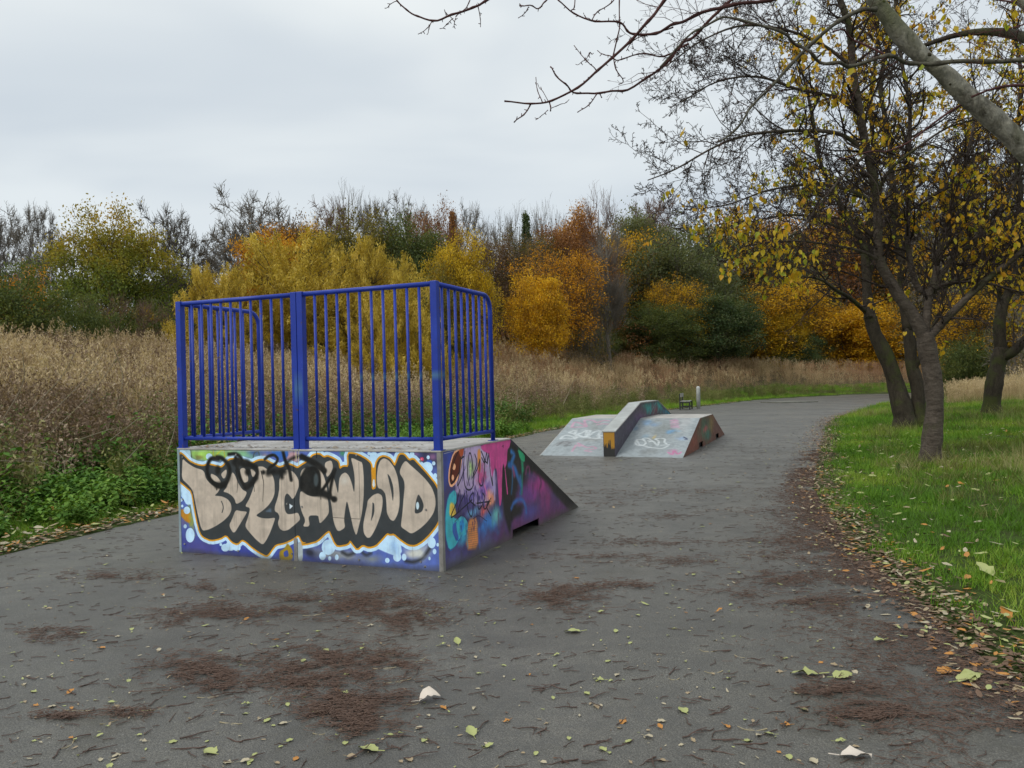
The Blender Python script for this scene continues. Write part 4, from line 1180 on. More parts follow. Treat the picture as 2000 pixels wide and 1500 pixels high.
# ------------------------------------------------------------------ background trees: shared shapes, individual trees
def kmeans(P, k, rng, it=5):
    C = P[rng.choice(len(P), min(k, len(P)), replace=False)]
    for _ in range(it):
        a = ((P[:, None] - C[None]) ** 2).sum(-1).argmin(1)
        C = np.array([P[a == i].mean(0) if (a == i).any() else C[i] for i in range(len(C))])
    return a, C
class Wood:
    def __init__(s): s.A, s.B, s.ra, s.rb = [], [], [], []
    def curve(s, p, q, r0, r1, rng, n=3, wob=0.06, sag=0.0):
        p, q = np.asarray(p, float), np.asarray(q, float)
        Lg = np.linalg.norm(q - p)
        pts = [p]
        off = rng.normal(0, wob * Lg, 3)
        for i in range(1, n + 1):
            t = i / n
            c = p + (q - p) * t + off * math.sin(math.pi * t) + np.array([0, 0, sag * Lg]) * math.sin(math.pi * t)
            pts.append(c)
        for i in range(n):
            s.A.append(pts[i]); s.B.append(pts[i + 1])
            s.ra.append(r0 + (r1 - r0) * i / n); s.rb.append(r0 + (r1 - r0) * (i + 1) / n)
        return pts
    def mesh(s, name, thick=0.03):
        A, B, ra, rb = map(np.array, (s.A, s.B, s.ra, s.rb))
        Vs, Qs, n = [], [], 0
        for lo, hi, k in ((0, 0.012, 3), (0.012, thick, 4), (thick, 9, 7)):
            mk = (ra >= lo) & (ra < hi)
            if mk.any():
                T = B[mk] - A[mk]
                V, Q = seg_prisms(A[mk], B[mk] + T * (0.06 if lo else 0.0), ra[mk], rb[mk], k)
                Vs.append(V); Qs.append(Q + n); n += len(V)
        return np_mesh(name, np.concatenate(Vs), quads=np.concatenate(Qs), smooth=False)
def envelope(kind, n, H, W, rng, seed):
    """tip points of a crown of height H and width W standing on z=0"""
    out = []
    while len(out) < n:
        d = rng.normal(size=3); d /= (np.abs(d) ** 2.7).sum() ** (1 / 2.7)
        r = rng.random() ** (1 / 2.6)
        if kind == 'round':
            c, R = np.array([0, 0, H * .58]), np.array([W / 2, W / 2, H * .42])
        elif kind == 'full':
            c, R = np.array([0, 0, H * .50]), np.array([W / 2, W / 2, H * .50])
        elif kind == 'dome':
            c, R = np.array([0, 0, H * .30]), np.array([W / 2, W / 2, H * .70])
        elif kind == 'column':
            c, R = np.array([0, 0, H * .62]), np.array([W / 2, W / 2, H * .36])
        else:
            c, R = np.array([0, 0, H * .5]), np.array([W / 2, W / 2, H * .5])
        lump = 0.66 + 0.62 * float(vnoise(d[0] * 3.1 + 7, d[1] * 3.1, d[2] * 3.1, seed))
        p = c + d * R * r * lump
        if kind == 'cone':
            z = rng.random() ** 1.4 * H * .92 + H * .06
            rr = (1 - z / H) * W / 2 * (0.6 + .4 * rng.random())
            a = rng.random() * 6.283
            p = np.array([math.cos(a) * rr, math.sin(a) * rr, z])
        if p[2] < 0.04 * H: continue
        hole = float(vnoise(p[0] * 0.62, p[1] * .62, p[2] * .8, seed + 9))
        if hole < 0.37: continue
        out.append(p)
    return np.array(out)
def skeleton(tips, H, kind, rng, r0, levels):
    w = Wood()
    base = np.zeros(3)
    lean = rng.normal(0, .02 * H, 2)
    fork = np.array([lean[0], lean[1], H * (.26 if kind in ('round', 'column', 'cone') else .10)])
    w.curve(base - [0, 0, .3], fork, r0 * 1.15, r0 * .85, rng, 3, .02)
    if kind in ('column', 'cone'):
        top = np.array([lean[0], lean[1], H * .93])
        w.curve(fork, top, r0 * .8, .03, rng, 6, .015)
    tipdirs = np.zeros_like(tips)
    def rec(idx, p, r, lv):
        if lv == len(levels) or len(idx) <= 2:
            for i in idx:
                d = tips[i] - p
                w.curve(p, tips[i], max(.012, r * .5), .007, rng, 2, .07, .04)
                tipdirs[i] = d / (np.linalg.norm(d) + 1e-6)
            return
        a, C = kmeans(tips[idx], levels[lv], rng)
        for k in range(len(C)):
            sub = idx[a == k]
            if len(sub) == 0: continue
            if kind in ('column', 'cone'):
                start = np.array([p[0], p[1], max(p[2], C[k][2] - .9 * np.hypot(*(C[k][:2] - p[:2])) - .05 * H)]) if lv == 0 else p
            else: start = p
            q = start + (C[k] - start) * (.55 if lv == 0 else .6)
            rk = max(.014, r * (len(sub) / len(idx)) ** .42)
            w.curve(start, q, rk, rk * .75, rng, 3, .07, .07)
            rec(sub, q, rk * .75, lv + 1)
    rec(np.arange(len(tips)), fork, r0 * .75, 0)
    return w, tipdirs
def leaves_mesh(name, tips, per, spread, size, rng, aspect=.55, along=None, droop=0.0):
    n = len(tips) * per
    c = np.repeat(tips, per, 0) + rng.normal(0, spread, (n, 3)) * np.array([1, 1, .75])
    if along is not None:
        c = np.repeat(tips, per, 0) + np.repeat(along, per, 0) * rng.uniform(-.9, .6, (n, 1)) * spread * 1.7 + rng.normal(0, spread * .45, (n, 3))
    if along is not None:
        u = np.repeat(along, per, 0) + rng.normal(0, .8, (n, 3))
    else:
        u = rng.normal(size=(n, 3)); u[:, 2] -= droop
    u /= np.linalg.norm(u, axis=1)[:, None]
    v = np.cross(u, rng.normal(size=(n, 3))); v /= np.linalg.norm(v, axis=1)[:, None]
    s = size * rng.uniform(.6, 1.35, (n, 1))
    nn = np.cross(u, v)
    V = np.stack([c - u * s, c + v * s * aspect + nn * s * .15, c + u * s, c - v * s * aspect + nn * s * .15], 1).reshape(-1, 3)
    b = np.arange(n)[:, None] * 4
    tone = np.repeat(np.clip(np.repeat(rng.normal(.5, .16, len(tips)), per) + rng.normal(0, .17, n), 0, 1), 4)
    return np_mesh(name, V, quads=b + np.array([[0, 1, 2, 3]]), tone=tone)
def twig_burst(w, tips, dirs, rng, n=7, L=.7, up=.35, r=.008, spread=.6, sub=2):
    for p, d in zip(tips, dirs):
        for _ in range(n):
            q = d + rng.normal(0, spread, 3) + [0, 0, up]
            q /= np.linalg.norm(q)
            ln = L * rng.uniform(.5, 1.2)
            st = p - d * rng.uniform(0, .7) * L
            mid = st + q * ln * .55
            end = mid + (q + rng.normal(0, .22, 3) + [0, 0, up * .4]) * ln * .5
            w.A += [st, mid]; w.B += [mid, end]; w.ra += [r, r * .8]; w.rb += [r * .8, r * .5]
            for _k in range(sub):
                t = rng.uniform(.2, .9)
                s0 = st + (mid - st) * t if rng.random() < .5 else mid + (end - mid) * t
                e0 = s0 + (q + rng.normal(0, .6, 3) + [0, 0, up * .4]) * ln * .3
                w.A.append(s0); w.B.append(e0); w.ra.append(r * .7); w.rb.append(r * .4)
PROTO = {}
def proto(key, kind, H, W, ntip, per, size, spread, seed, r0=.2, levels=(7, 6), bare=None, aspect=.55, willow=False, lift=False):
    rng = np.random.default_rng(seed)
    tips = envelope(kind, ntip, H, W, rng, seed)
    w, dirs = skeleton(tips, H, kind, rng, r0, levels)
    if bare: twig_burst(w, tips, dirs, rng, **bare)
    rad_ = np.hypot(tips[:, 0], tips[:, 1])
    H, W = float(np.percentile(tips[:, 2], 99.6)) + spread + (bare['L'] * .7 if bare else 0), 2 * float(np.percentile(rad_, 94)) + spread
    PROTO[key] = dict(H=H, W=W, wood=w.mesh(key + '_wood'), crown=leaves_mesh(key + '_crown', tips, per, spread, size, rng, aspect, along=(dirs * .6 + [0, 0, .5]) if willow else None) if per else None)
proto('leafy1', 'full', 10, 8, 620, 78, .085, .42, 11, bare=dict(n=2, L=.7, sub=1, r=.012, up=.2))
proto('leafy2', 'round', 10, 7.5, 560, 78, .085, .40, 12, bare=dict(n=2, L=.7, sub=1, r=.012, up=.2))
proto('leafy3', 'full', 10, 6.5, 560, 78, .08, .38, 13, bare=dict(n=2, L=.7, sub=1, r=.012, up=.2))
proto('sparse', 'round', 10, 7.5, 520, 34, .075, .40, 14, bare=dict(n=3, L=.8, sub=2))
proto('bush', 'dome', 4, 6, 560, 80, .058, .24, 15, r0=.10)
proto('willow', 'dome', 6, 8, 760, 84, .095, .26, 16, r0=.16, willow=True, aspect=.24)
proto('bare1', 'round', 10, 8.5, 420, 0, 0, 0, 17, r0=.26, bare=dict(n=11, L=.62, sub=3, r=.017, up=.05, spread=.95), levels=(7, 6))
proto('bare2', 'round', 10, 7.0, 400, 0, 0, 0, 18, r0=.24, bare=dict(n=11, L=.62, sub=3, up=.12, r=.016, spread=.9), levels=(6, 6))
proto('poplar', 'column', 12, 2.8, 260, 0, 0, 0, 19, r0=.16, bare=dict(n=6, L=1.1, up=1.1, spread=.35, sub=2, r=.010), levels=(12, 4))
proto('conifer', 'cone', 10, 4, 420, 30, .10, .16, 20, r0=.16, levels=(26, 4))
proto('scrub', 'dome', 4, 6, 260, 10, .08, .26, 21, r0=.08, bare=dict(n=6, L=.6, sub=3, up=.5, r=.008))

K = lambda a, b, c: (a, b, c, 1)
M_WOODD = bark_mat('dark_far_bark', K(.045, .039, .030), K(.10, .086, .065), None, False, 3)
M_WOODG = bark_mat('grey_far_bark', K(.09, .082, .07), K(.19, .172, .145), None, False, 3)
M_WOODR = bark_mat('reddish_far_bark', K(.11, .07, .055), K(.20, .135, .105), None, False, 3)
def lm(name, c1, c2, c3, **k):
    return leaf_mat(name, [(0.22, K(*c1)), (0.5, K(*c2)), (0.8, K(*c3))], **k)
LM = dict(
    greeng=lm('green_leaves_yellowing_at_the_top', (0.070, 0.101, 0.019), (0.155, 0.209, 0.031), (0.295, 0.310, 0.046), topcol=[(0.2, K(0.248, 0.217, 0.023)), (0.5, K(0.403, 0.310, 0.031)), (0.8, K(0.558, 0.341, 0.046))], zr=(6.0, 10.5)),
    olive=lm('olive_leaves', (0.078, 0.078, 0.019), (0.178, 0.155, 0.031), (0.310, 0.232, 0.039)),
    green=lm('dull_green_leaves', (0.046, 0.070, 0.022), (0.101, 0.132, 0.034), (0.186, 0.202, 0.046)),
    dkgreen=lm('dark_green_leaves', (.034, .06, .022), (.075, .115, .04), (.16, .17, .06)),
    ashgreen=lm('grey_green_leaves', (0.070, 0.090, 0.039), (0.132, 0.155, 0.062), (0.217, 0.217, 0.078)),
    yellow=lm('yellow_leaves', (0.232, 0.171, 0.016), (0.558, 0.372, 0.019), (0.800, 0.558, 0.031)),
    orange=lm('orange_leaves', (0.248, 0.109, 0.012), (0.589, 0.264, 0.016), (0.775, 0.419, 0.023)),
    amber=lm('amber_leaves', (0.279, 0.155, 0.012), (0.682, 0.372, 0.016), (0.800, 0.527, 0.023)),
    rust=lm('rusty_brown_leaves', (0.132, 0.062, 0.028), (0.264, 0.116, 0.043), (0.403, 0.186, 0.046)),
    brown=lm('brown_leaves', (0.085, 0.054, 0.031), (0.155, 0.096, 0.046), (0.232, 0.132, 0.054)),
    willow=lm('willow_leaves', (.28, .20, .03), (.58, .43, .06), (.78, .60, .14), pscale=.45),
    mixed=lm('mixed_scrub_leaves', (0.054, 0.056, 0.022), (0.132, 0.116, 0.031), (0.341, 0.217, 0.031)),
)
_place_rng = np.random.default_rng(77)
def tree(name, cat, label, key, x0, x1, ytop, Yd, wood, leaves=None, group=None, sink=0.15, base=None):
    p = PROTO[key]
    cx = (x0 + x1) / 2
    top = AT(cx, ytop, Yd)
    z0 = tz(top[0], Yd) if base is None else base
    h = (top[2] - z0 + sink) / .97
    wd = (x1 - x0) * Yd / FPX * (1.22 if key.startswith(('leafy', 'sparse', 'bare')) and Yd > 45 else 1.0)
    rz = float(_place_rng.uniform(0, 6.28))
    root = empty(name, (float(top[0]), float(Yd), z0 - sink), rz)
    root.scale = (wd / p['W'] / .96, wd / p['W'] / .96, h / p['H'])
    tag(root, label, cat, group)
    for part, me, mt in (('trunk', p['wood'], wood), ('crown', p['crown'], leaves)):
        if me is None: continue
        o = bpy.data.objects.new(part, me)
        if len(me.materials) == 0: me.materials.append(mt)
        o.material_slots[0].link = 'OBJECT'
        o.material_slots[0].material = mt
        COL.objects.link(o); o.parent = root
    return root
T = tree
BG = 'autumn trees beyond the meadow'
# --- far left
T('bare_tree', 'tree', 'leafless tree cut by the left edge of the photo, above the dark hedge', 'bare1', -70, 60, 408, 62, M_WOODG, None, BG)
T('bare_tree', 'tree', 'slim bare tree second from the left, just left of the big green and yellow tree', 'bare2', 40, 116, 412, 60, M_WOODG, None, BG)
T('green_tree', 'tree', 'big round green tree turning yellow at its top, left of the blue railing', 'leafy1', 96, 332, 404, 41, M_WOODD, LM['greeng'], BG)
T('bare_tree', 'tree', 'large bare round tree in front of the stone house, right of the big green tree', 'bare1', 284, 404, 412, 56, M_WOODD, None, BG)
T('hedge_bush', 'bush', 'dark green and brown bush at the left edge behind the dead weeds', 'bush', -150, 120, 512, 27, M_WOODD, LM['green'])
T('hawthorn_bush', 'bush', 'orange tipped bush peeping over the dark bush on the far left', 'bush', -20, 100, 524, 33, M_WOODD, LM['orange'])
T('scrub_bush', 'bush', 'brown twiggy scrub at the foot of the big green tree', 'scrub', 150, 330, 565, 33, M_WOODR, LM['mixed'])
T('green_bush', 'bush', 'dull bush closing the foot of the big green tree', 'bush', 170, 345, 592, 39, M_WOODD, LM['green'])
T('green_bush', 'bush', 'green bush between the dark hedge bush and the twiggy scrub', 'bush', 70, 215, 575, 31, M_WOODD, LM['green'])
# --- willow in front
T('willow_bush', 'willow', 'leftmost lobe of the yellow willow, low beside the left railing post', 'willow', 335, 505, 525, 33, M_WOODD, LM['willow'], 'yellow willows behind the railing')
T('willow_bush', 'willow', 'tallest yellow willow, above the middle posts of the railing', 'willow', 410, 720, 468, 36, M_WOODD, LM['willow'], 'yellow willows behind the railing')
T('willow_bush', 'willow', 'right hand yellow willow behind the right half of the railing', 'willow', 610, 830, 478, 37, M_WOODD, LM['willow'], 'yellow willows behind the railing')
T('willow_bush', 'willow', 'low pale yellow willow lobe beside the right corner post of the railing', 'willow', 690, 870, 545, 32, M_WOODD, LM['willow'], 'yellow willows behind the railing')
# --- middle group
T('bare_tree', 'tree', 'broad bare tree left of the orange one, behind the yellow willow', 'bare1', 425, 600, 392, 72, M_WOODG, None, BG)
T('bare_tree', 'tree', 'low bare tree left of the broad one, over the left end of the willow', 'bare2', 412, 500, 440, 68, M_WOODG, None, BG)
T('orange_tree', 'tree', 'orange tree showing over the left part of the willow', 'leafy3', 462, 600, 437, 60, M_WOODD, LM['orange'], BG)
T('copper_tree', 'tree', 'dull brown domed tree above the orange one', 'leafy2', 530, 640, 424, 66, M_WOODR, LM['brown'], BG)
T('orange_tree', 'tree', 'small orange tree between the brown dome and the olive tree', 'leafy1', 575, 650, 434, 58, M_WOODD, LM['amber'], BG)
T('bare_tree', 'tree', 'reddish bare tree between the brown dome and the olive tree', 'bare2', 590, 700, 408, 78, M_WOODR, None, BG)
T('poplar_tree', 'tree', 'tallest bare pointed tree above the olive tree', 'poplar', 645, 715, 382, 82, M_WOODG, None, BG)
T('olive_tree', 'tree', 'round olive green tree above the middle of the willow', 'leafy1', 610, 775, 414, 54, M_WOODD, LM['olive'], BG)
T('bare_tree', 'tree', 'thin bare tree peeping over the two green trees', 'bare2', 690, 780, 398, 84, M_WOODG, None, BG)
T('bare_tree', 'tree', 'wide bare tree behind the green tree, left of the rusty one', 'bare1', 750, 850, 396, 86, M_WOODG, None, BG)
T('green_tree', 'tree', 'wide dull green tree above the right half of the railing', 'leafy1', 720, 875, 424, 55, M_WOODD, LM['green'], BG)
T('green_bush', 'bush', 'green bush filling the gap between the willow and the yellow tree', 'bush', 770, 905, 520, 46, M_WOODD, LM['olive'])
T('rust_tree', 'tree', 'tall feathery rust coloured tree behind the green one', 'sparse', 800, 890, 392, 70, M_WOODR, LM['rust'], BG)
T('conifer', 'conifer', 'pointed rusty conifer beside the feathery rust tree', 'conifer', 858, 908, 423, 72, M_WOODR, LM['rust'], BG)
T('yellow_tree', 'tree', 'bright yellow tree above the right corner of the railing', 'leafy1', 842, 950, 450, 48, M_WOODD, LM['yellow'], BG)
T('bare_tree', 'tree', 'pale bare tree just right of the rusty conifer', 'bare2', 872, 950, 413, 84, M_WOODG, None, BG)
# --- poplars right of the railing
for i, (a, b2, yt, d, what) in enumerate((
        (925, 985, 446, 76, 'nearest the yellow tree'), (950, 1010, 432, 80, 'second from the yellow tree'), (985, 1040, 420, 78, 'left of the dark conifer'),
        (1030, 1082, 414, 80, 'right of the dark conifer'), (1062, 1110, 424, 84, 'left of the brown tree with the orange top'))):
    T('poplar_tree', 'tree', 'thin grey leafless poplar ' + what, 'poplar', a, b2, yt, d, M_WOODG, None, 'bare poplars right of the railing')
T('brown_tree', 'tree', 'dull brown twiggy tree under the grey poplars', 'sparse', 910, 1015, 455, 68, M_WOODR, LM['brown'], BG)
T('brown_tree', 'tree', 'dark brown green tree under the dark conifer', 'sparse', 960, 1085, 445, 70, M_WOODG, LM['mixed'], BG)
T('conifer', 'conifer', 'dark green pointed conifer among the grey poplars', 'conifer', 998, 1056, 427, 77, M_WOODD, LM['dkgreen'], BG)
T('brown_tree', 'tree', 'tall brown tree with an orange crown in the middle of the wood', 'leafy1', 1035, 1180, 418, 74, M_WOODR, LM['rust'], BG)
T('orange_tree', 'tree', 'bright orange tip rising highest in the middle of the wood', 'leafy3', 1085, 1165, 396, 77, M_WOODR, LM['orange'], BG)
T('orange_tree', 'tree', 'bright orange maple low beside the right end of the railing', 'leafy2', 1002, 1096, 532, 57, M_WOODD, LM['amber'], BG)
T('orange_tree', 'tree', 'orange tree above and behind the bright maple', 'sparse', 1020, 1165, 478, 63, M_WOODD, LM['orange'], BG)
T('scrub_bush', 'bush', 'twiggy yellow flecked thicket right of the bright orange maple', 'scrub', 1085, 1190, 540, 63, M_WOODG, LM['mixed'])
T('poplar_tree', 'tree', 'tallest bare tree right of the orange tip', 'poplar', 1132, 1202, 384, 74, M_WOODR, None, BG)
T('poplar_tree', 'tree', 'pale stemmed bare tree standing in front of the yellow leaves', 'poplar', 1150, 1220, 440, 66, M_WOODG, None, BG)
T('yellow_tree', 'tree', 'yellow brown tree behind the pale stemmed bare tree', 'sparse', 1140, 1290, 440, 86, M_WOODD, LM['amber'], BG)
T('olive_tree', 'tree', 'tall olive grey dome left of the cherry twigs', 'leafy2', 1180, 1320, 408, 91, M_WOODG, LM['ashgreen'], BG)
T('bare_tree', 'tree', 'bare tree behind the olive grey dome', 'bare2', 1215, 1340, 392, 98, M_WOODR, None, BG)
T('green_tree', 'tree', 'tall grey green tree over the dark bushes', 'leafy1', 1225, 1400, 440, 83, M_WOODG, LM['ashgreen'], BG)
T('green_tree', 'tree', 'grey green tree right of the tall one, behind the cherry twigs', 'leafy3', 1330, 1480, 430, 92, M_WOODG, LM['ashgreen'], BG)
T('orange_tree', 'tree', 'small orange tree glowing between the green ones', 'sparse', 1265, 1370, 540, 78, M_WOODD, LM['amber'], BG)
T('green_bush', 'bush', 'dark green bush at the foot of the wood, left one of the pair', 'leafy1', 1225, 1350, 585, 75, M_WOODD, LM['green'], 'dark green bushes at the foot of the wood')
T('green_bush', 'bush', 'dark green bush at the foot of the wood, right one of the pair', 'leafy2', 1330, 1470, 570, 78, M_WOODD, LM['dkgreen'], 'dark green bushes at the foot of the wood')
T('scrub_bush', 'bush', 'low brown thicket in front of the dark green bushes', 'scrub', 1180, 1290, 610, 77, M_WOODG, LM['mixed'])
# --- yellow beeches to the right
T('yellow_tree', 'tree', 'yellow tree right of the dark bushes, behind the low cherry twigs', 'sparse', 1440, 1610, 540, 90, M_WOODD, LM['amber'], BG)
T('yellow_tree', 'tree', 'bright yellow beech whose leaves reach the meadow left of the double trunk', 'leafy1', 1570, 1750, 585, 92, M_WOODD, LM['amber'], BG)
T('orange_tree', 'tree', 'tall orange tree behind the yellow beech', 'sparse', 1380, 1560, 405, 98, M_WOODD, LM['orange'], BG)
T('orange_tree', 'tree', 'tall golden brown tree behind the cherry trunks', 'leafy2', 1540, 1700, 400, 100, M_WOODR, LM['rust'], BG)
T('yellow_tree', 'tree', 'small yellow shrub tree seen between the cherry trunks', 'leafy1', 1480, 1570, 590, 90, M_WOODD, LM['yellow'], BG)
T('bare_tree', 'tree', 'big bare tree behind the fork of the cherry tree', 'bare1', 1600, 1830, 330, 104, M_WOODG, None, BG)
T('bare_tree', 'tree', 'bare tree right of the cherry trunk', 'bare2', 1790, 1960, 330, 63, M_WOODG, None, BG)
T('bare_tree', 'tree', 'bare tree at the right edge of the photo', 'bare1', 1880, 2090, 250, 58, M_WOODG, None, BG)
T('olive_tree', 'tree', 'olive brown tree filling the gap right of the cherry trunk', 'sparse', 1770, 1930, 470, 64, M_WOODD, LM['mixed'], BG)
T('yellow_tree', 'tree', 'yellow flecked tree low between the cherry and the right edge', 'sparse', 1830, 1990, 560, 54, M_WOODD, LM['amber'], BG)
T('yellow_tree', 'tree', 'yellow tree low behind the double trunk', 'leafy3', 1720, 1840, 585, 92, M_WOODD, LM['amber'], BG)
T('green_bush', 'bush', 'green bush low behind the cherry trunk on the right', 'bush', 1835, 1960, 650, 52, M_WOODD, LM['green'])
T('green_bush', 'bush', 'dark green bush in front of the golden trees, left of the yellow beech', 'bush', 1500, 1610, 640, 89, M_WOODD, LM['dkgreen'])
T('olive_tree', 'tree', 'tall olive tree rising behind the golden trees right of the dark bushes', 'leafy1', 1450, 1600, 455, 96, M_WOODG, LM['ashgreen'], BG)
T('rust_tree', 'tree', 'russet tree behind the yellow beech and the double trunk', 'leafy1', 1590, 1760, 430, 100, M_WOODR, LM['orange'], BG)
T('yellow_tree', 'tree', 'yellow tree left of the double trunk with its leaves hanging to the grass', 'leafy3', 1640, 1770, 610, 95, M_WOODD, LM['yellow'], BG)
T('orange_tree', 'tree', 'golden orange tree low behind the cherry branches, left of the yellow beech', 'sparse', 1400, 1540, 570, 91, M_WOODD, LM['amber'], BG)
T('scrub_bush', 'bush', 'dark thicket at the right edge under the trees', 'scrub', 1930, 2110, 560, 46, M_WOODG, LM['mixed'])
T('brown_tree', 'tree', 'dark twiggy tree at the right edge behind the third trunk', 'sparse', 1900, 2080, 420, 52, M_WOODD, LM['mixed'], BG)

# ------------------------------------------------------------------ scatter helper (for what nobody could count)
def proto_coll(name, meshes):
    c = bpy.data.collections.new(name)
    for i, me in enumerate(meshes):
        c.objects.link(bpy.data.objects.new('%s_%02d' % (name, i), me))
    return c
def scatter(name, label, pts, rot, scl, tint, idx, coll):
    n = len(pts)
    me = bpy.data.meshes.new(name)
    me.vertices.add(n)
    me.vertices.foreach_set('co', np.asarray(pts, np.float32).ravel())
    for nm, ty, v in (('rot', 'FLOAT_VECTOR', rot), ('scl', 'FLOAT_VECTOR', scl)):
        a = me.attributes.new(nm, ty, 'POINT'); a.data.foreach_set('vector', np.asarray(v, np.float32).ravel())
    a = me.attributes.new('tint', 'FLOAT', 'POINT'); a.data.foreach_set('value', np.asarray(tint, np.float32))
    a = me.attributes.new('idx', 'INT', 'POINT'); a.data.foreach_set('value', np.asarray(idx, np.int32))
    me.update()
    ng = bpy.data.node_groups.new(name + '_nodes', 'GeometryNodeTree')
    ng.interface.new_socket('Geometry', in_out='INPUT', socket_type='NodeSocketGeometry')
    ng.interface.new_socket('Geometry', in_out='OUTPUT', socket_type='NodeSocketGeometry')
    N = ng.nodes
    gi, go = N.new('NodeGroupInput'), N.new('NodeGroupOutput')
    iop = N.new('GeometryNodeInstanceOnPoints'); ci = N.new('GeometryNodeCollectionInfo')
    ci.inputs['Collection'].default_value = coll
    ci.inputs['Separate Children'].default_value = True
    ci.inputs['Reset Children'].default_value = True
    def na(nm, ty):
        x = N.new('GeometryNodeInputNamedAttribute'); x.data_type = ty; x.inputs['Name'].default_value = nm
        return x.outputs['Attribute']
    e2r = N.new('FunctionNodeEulerToRotation')
    LK = ng.links.new
    LK(gi.outputs[0], iop.inputs['Points']); LK(ci.outputs[0], iop.inputs['Instance'])
    iop.inputs['Pick Instance'].default_value = True
    LK(na('idx', 'INT'), iop.inputs['Instance Index'])
    LK(na('rot', 'FLOAT_VECTOR'), e2r.inputs[0]); LK(e2r.outputs[0], iop.inputs['Rotation'])
    LK(na('scl', 'FLOAT_VECTOR'), iop.inputs['Scale'])
    LK(iop.outputs[0], go.inputs[0])
    o = link(name, me)
    o.modifiers.new('scatter', 'NODES').node_group = ng
    tag(o, label, kind='stuff')
    return o
def sample(n, x0, x1, y0, y1, dens, rng):
    x = rng.uniform(x0, x1, n); y = rng.uniform(y0, y1, n)
    dl, dr = dists(x, y)
    k = rng.random(n) < dens(x, y, dl, dr)
    x, y = x[k], y[k]
    z = terrain(x, y, (dl[k], dr[k]))
    return x, y, z, dl[k], dr[k]
# low growth closing the foot of the wood
ru = np.random.default_rng(15)
um_ = []
for key, mt in (('bush', LM['mixed']), ('bush', LM['brown']), ('bush', LM['green']), ('scrub', LM['rust'])):
    me = PROTO[key]['crown'].copy(); me.materials.clear(); me.materials.append(mt); um_.append(me)
x = np.concatenate([ru.uniform(-40, 12, 60), ru.uniform(5, 85, 110)]); y = np.concatenate([ru.uniform(66, 90, 60), ru.uniform(100, 118, 110)])
hh = ru.uniform(.7, 1.3, len(x))
scatter('understorey', 'dark tangled low growth under the trees of the wood', np.stack([x, y, terrain(x, y) - .3], 1), np.stack([0 * x, 0 * x, ru.uniform(0, 6.28, len(x))], 1), np.stack([hh * 1.3, hh * 1.3, hh], 1), ru.random(len(x)), ru.integers(0, 4, len(x)), proto_coll('low_growth', um_))
# far wood behind everything, one mass
rw = np.random.default_rng(5)
wm_ = []
for key, mt in (('bare1', M_WOODG), ('bare2', M_WOODR), ('poplar', M_WOODG)):
    me = PROTO[key]['wood'].copy(); me.materials.clear(); me.materials.append(mt); wm_.append(me)
for key, mt in (('leafy1', LM['brown']), ('leafy2', LM['mixed']), ('sparse', LM['rust'])):
    me = PROTO[key]['crown'].copy(); me.materials.clear(); me.materials.append(mt); wm_.append(me)
wc = proto_coll('far_tree', wm_)
n = 80
x = np.concatenate([rw.uniform(-30, 75, n), rw.uniform(24, 60, 26)]); y = np.concatenate([rw.uniform(98, 130, n), rw.uniform(106, 125, 26)])
k = (x / y > -.10)
x, y = x[k], y[k]
hh = rw.uniform(.9, 1.25, len(x)) * np.interp(x / y, [-.33, -.22, 0.05, .3, .6], [.65, .85, .95, 1.2, 1.7])
scatter('far_wood', 'far off brown and grey wood behind the autumn trees', np.stack([x, y, terrain(x, y) - .2], 1), np.stack([0 * x, 0 * x, rw.uniform(0, 6.28, len(x))], 1), np.stack([hh, hh, hh], 1), rw.random(len(x)), rw.integers(0, 6, len(x)), wc)

# ------------------------------------------------------------------ the near trees on the right
M_CHERRY = bark_mat('ringed_cherry_bark', K(.035, .027, .021), K(.115, .095, .078), K(.05, .055, .022), True, 4.0, .03)
M_MOSSY = bark_mat('mossy_dark_bark', K(.018, .015, .011), K(.052, .043, .031), K(.045, .052, .016), False, 9.0, .035)
M_LICHEN = bark_mat('pale_lichen_bark', K(.055, .05, .038), K(.33, .32, .27), K(.09, .095, .055), False, 15.0, .03)
M_GREYB = bark_mat('grey_green_branch', K(.035, .032, .024), K(.11, .105, .08), None, False, 26.0, .006)
M_TWIG = bark_mat('dark_twigs', K(.022, .016, .014), K(.055, .042, .035), None, False, 8.0, .004)
M_TWIGR = bark_mat('reddish_twigs', K(.045, .018, .018), K(.085, .040, .036), None, False, 8.0, .004)
M_CLEAF = lm('cherry_leaves', (.32, .38, .03), (.66, .46, .03), (.68, .34, .025), patch=.35, trans=.5)

def limb_pts(px, Yd, n=5, z=None):
    """traced photo pixels (x, y, depth offset) -> smooth 3D polyline"""
    P = [AT(p[0], p[1], Yd + (p[2] if len(p) > 2 else 0)) for p in px]
    return catmull(P, n)
def thick_tube(mb, pts, r0, r1, k=12, rng=None, flare=0.0, knob=.05):
    n = len(pts)
    t = np.linspace(0, 1, n)
    R = r0 + (r1 - r0) * t ** .8
    if flare: R = R * (1 + flare * np.exp(-t * 14))
    if rng is not None: R = R * (1 + knob * (fbm(t * 9 + rng.random() * 50, 0 * t, 0, 4) - .5) * 2 * (2.2 if r0 > .1 else 1))
    n0 = len(mb.V); mb.tube(pts, R, k)
    if r0 > .05:      # uneven girth: bumps and fluting
        V = np.array(mb.V[n0:]).reshape(n, k, 3)
        c_ = np.asarray(pts)[:, None]
        f_ = 1 + .30 * (fbm(V[..., 0] / r0 * .9, V[..., 1] / r0 * .9, V[..., 2] / r0 * .45, 3, 3) - .5)
        V = c_ + (V - c_) * f_[..., None]
        mb.V[n0:] = [tuple(v) for v in V.reshape(-1, 3)]
    return R
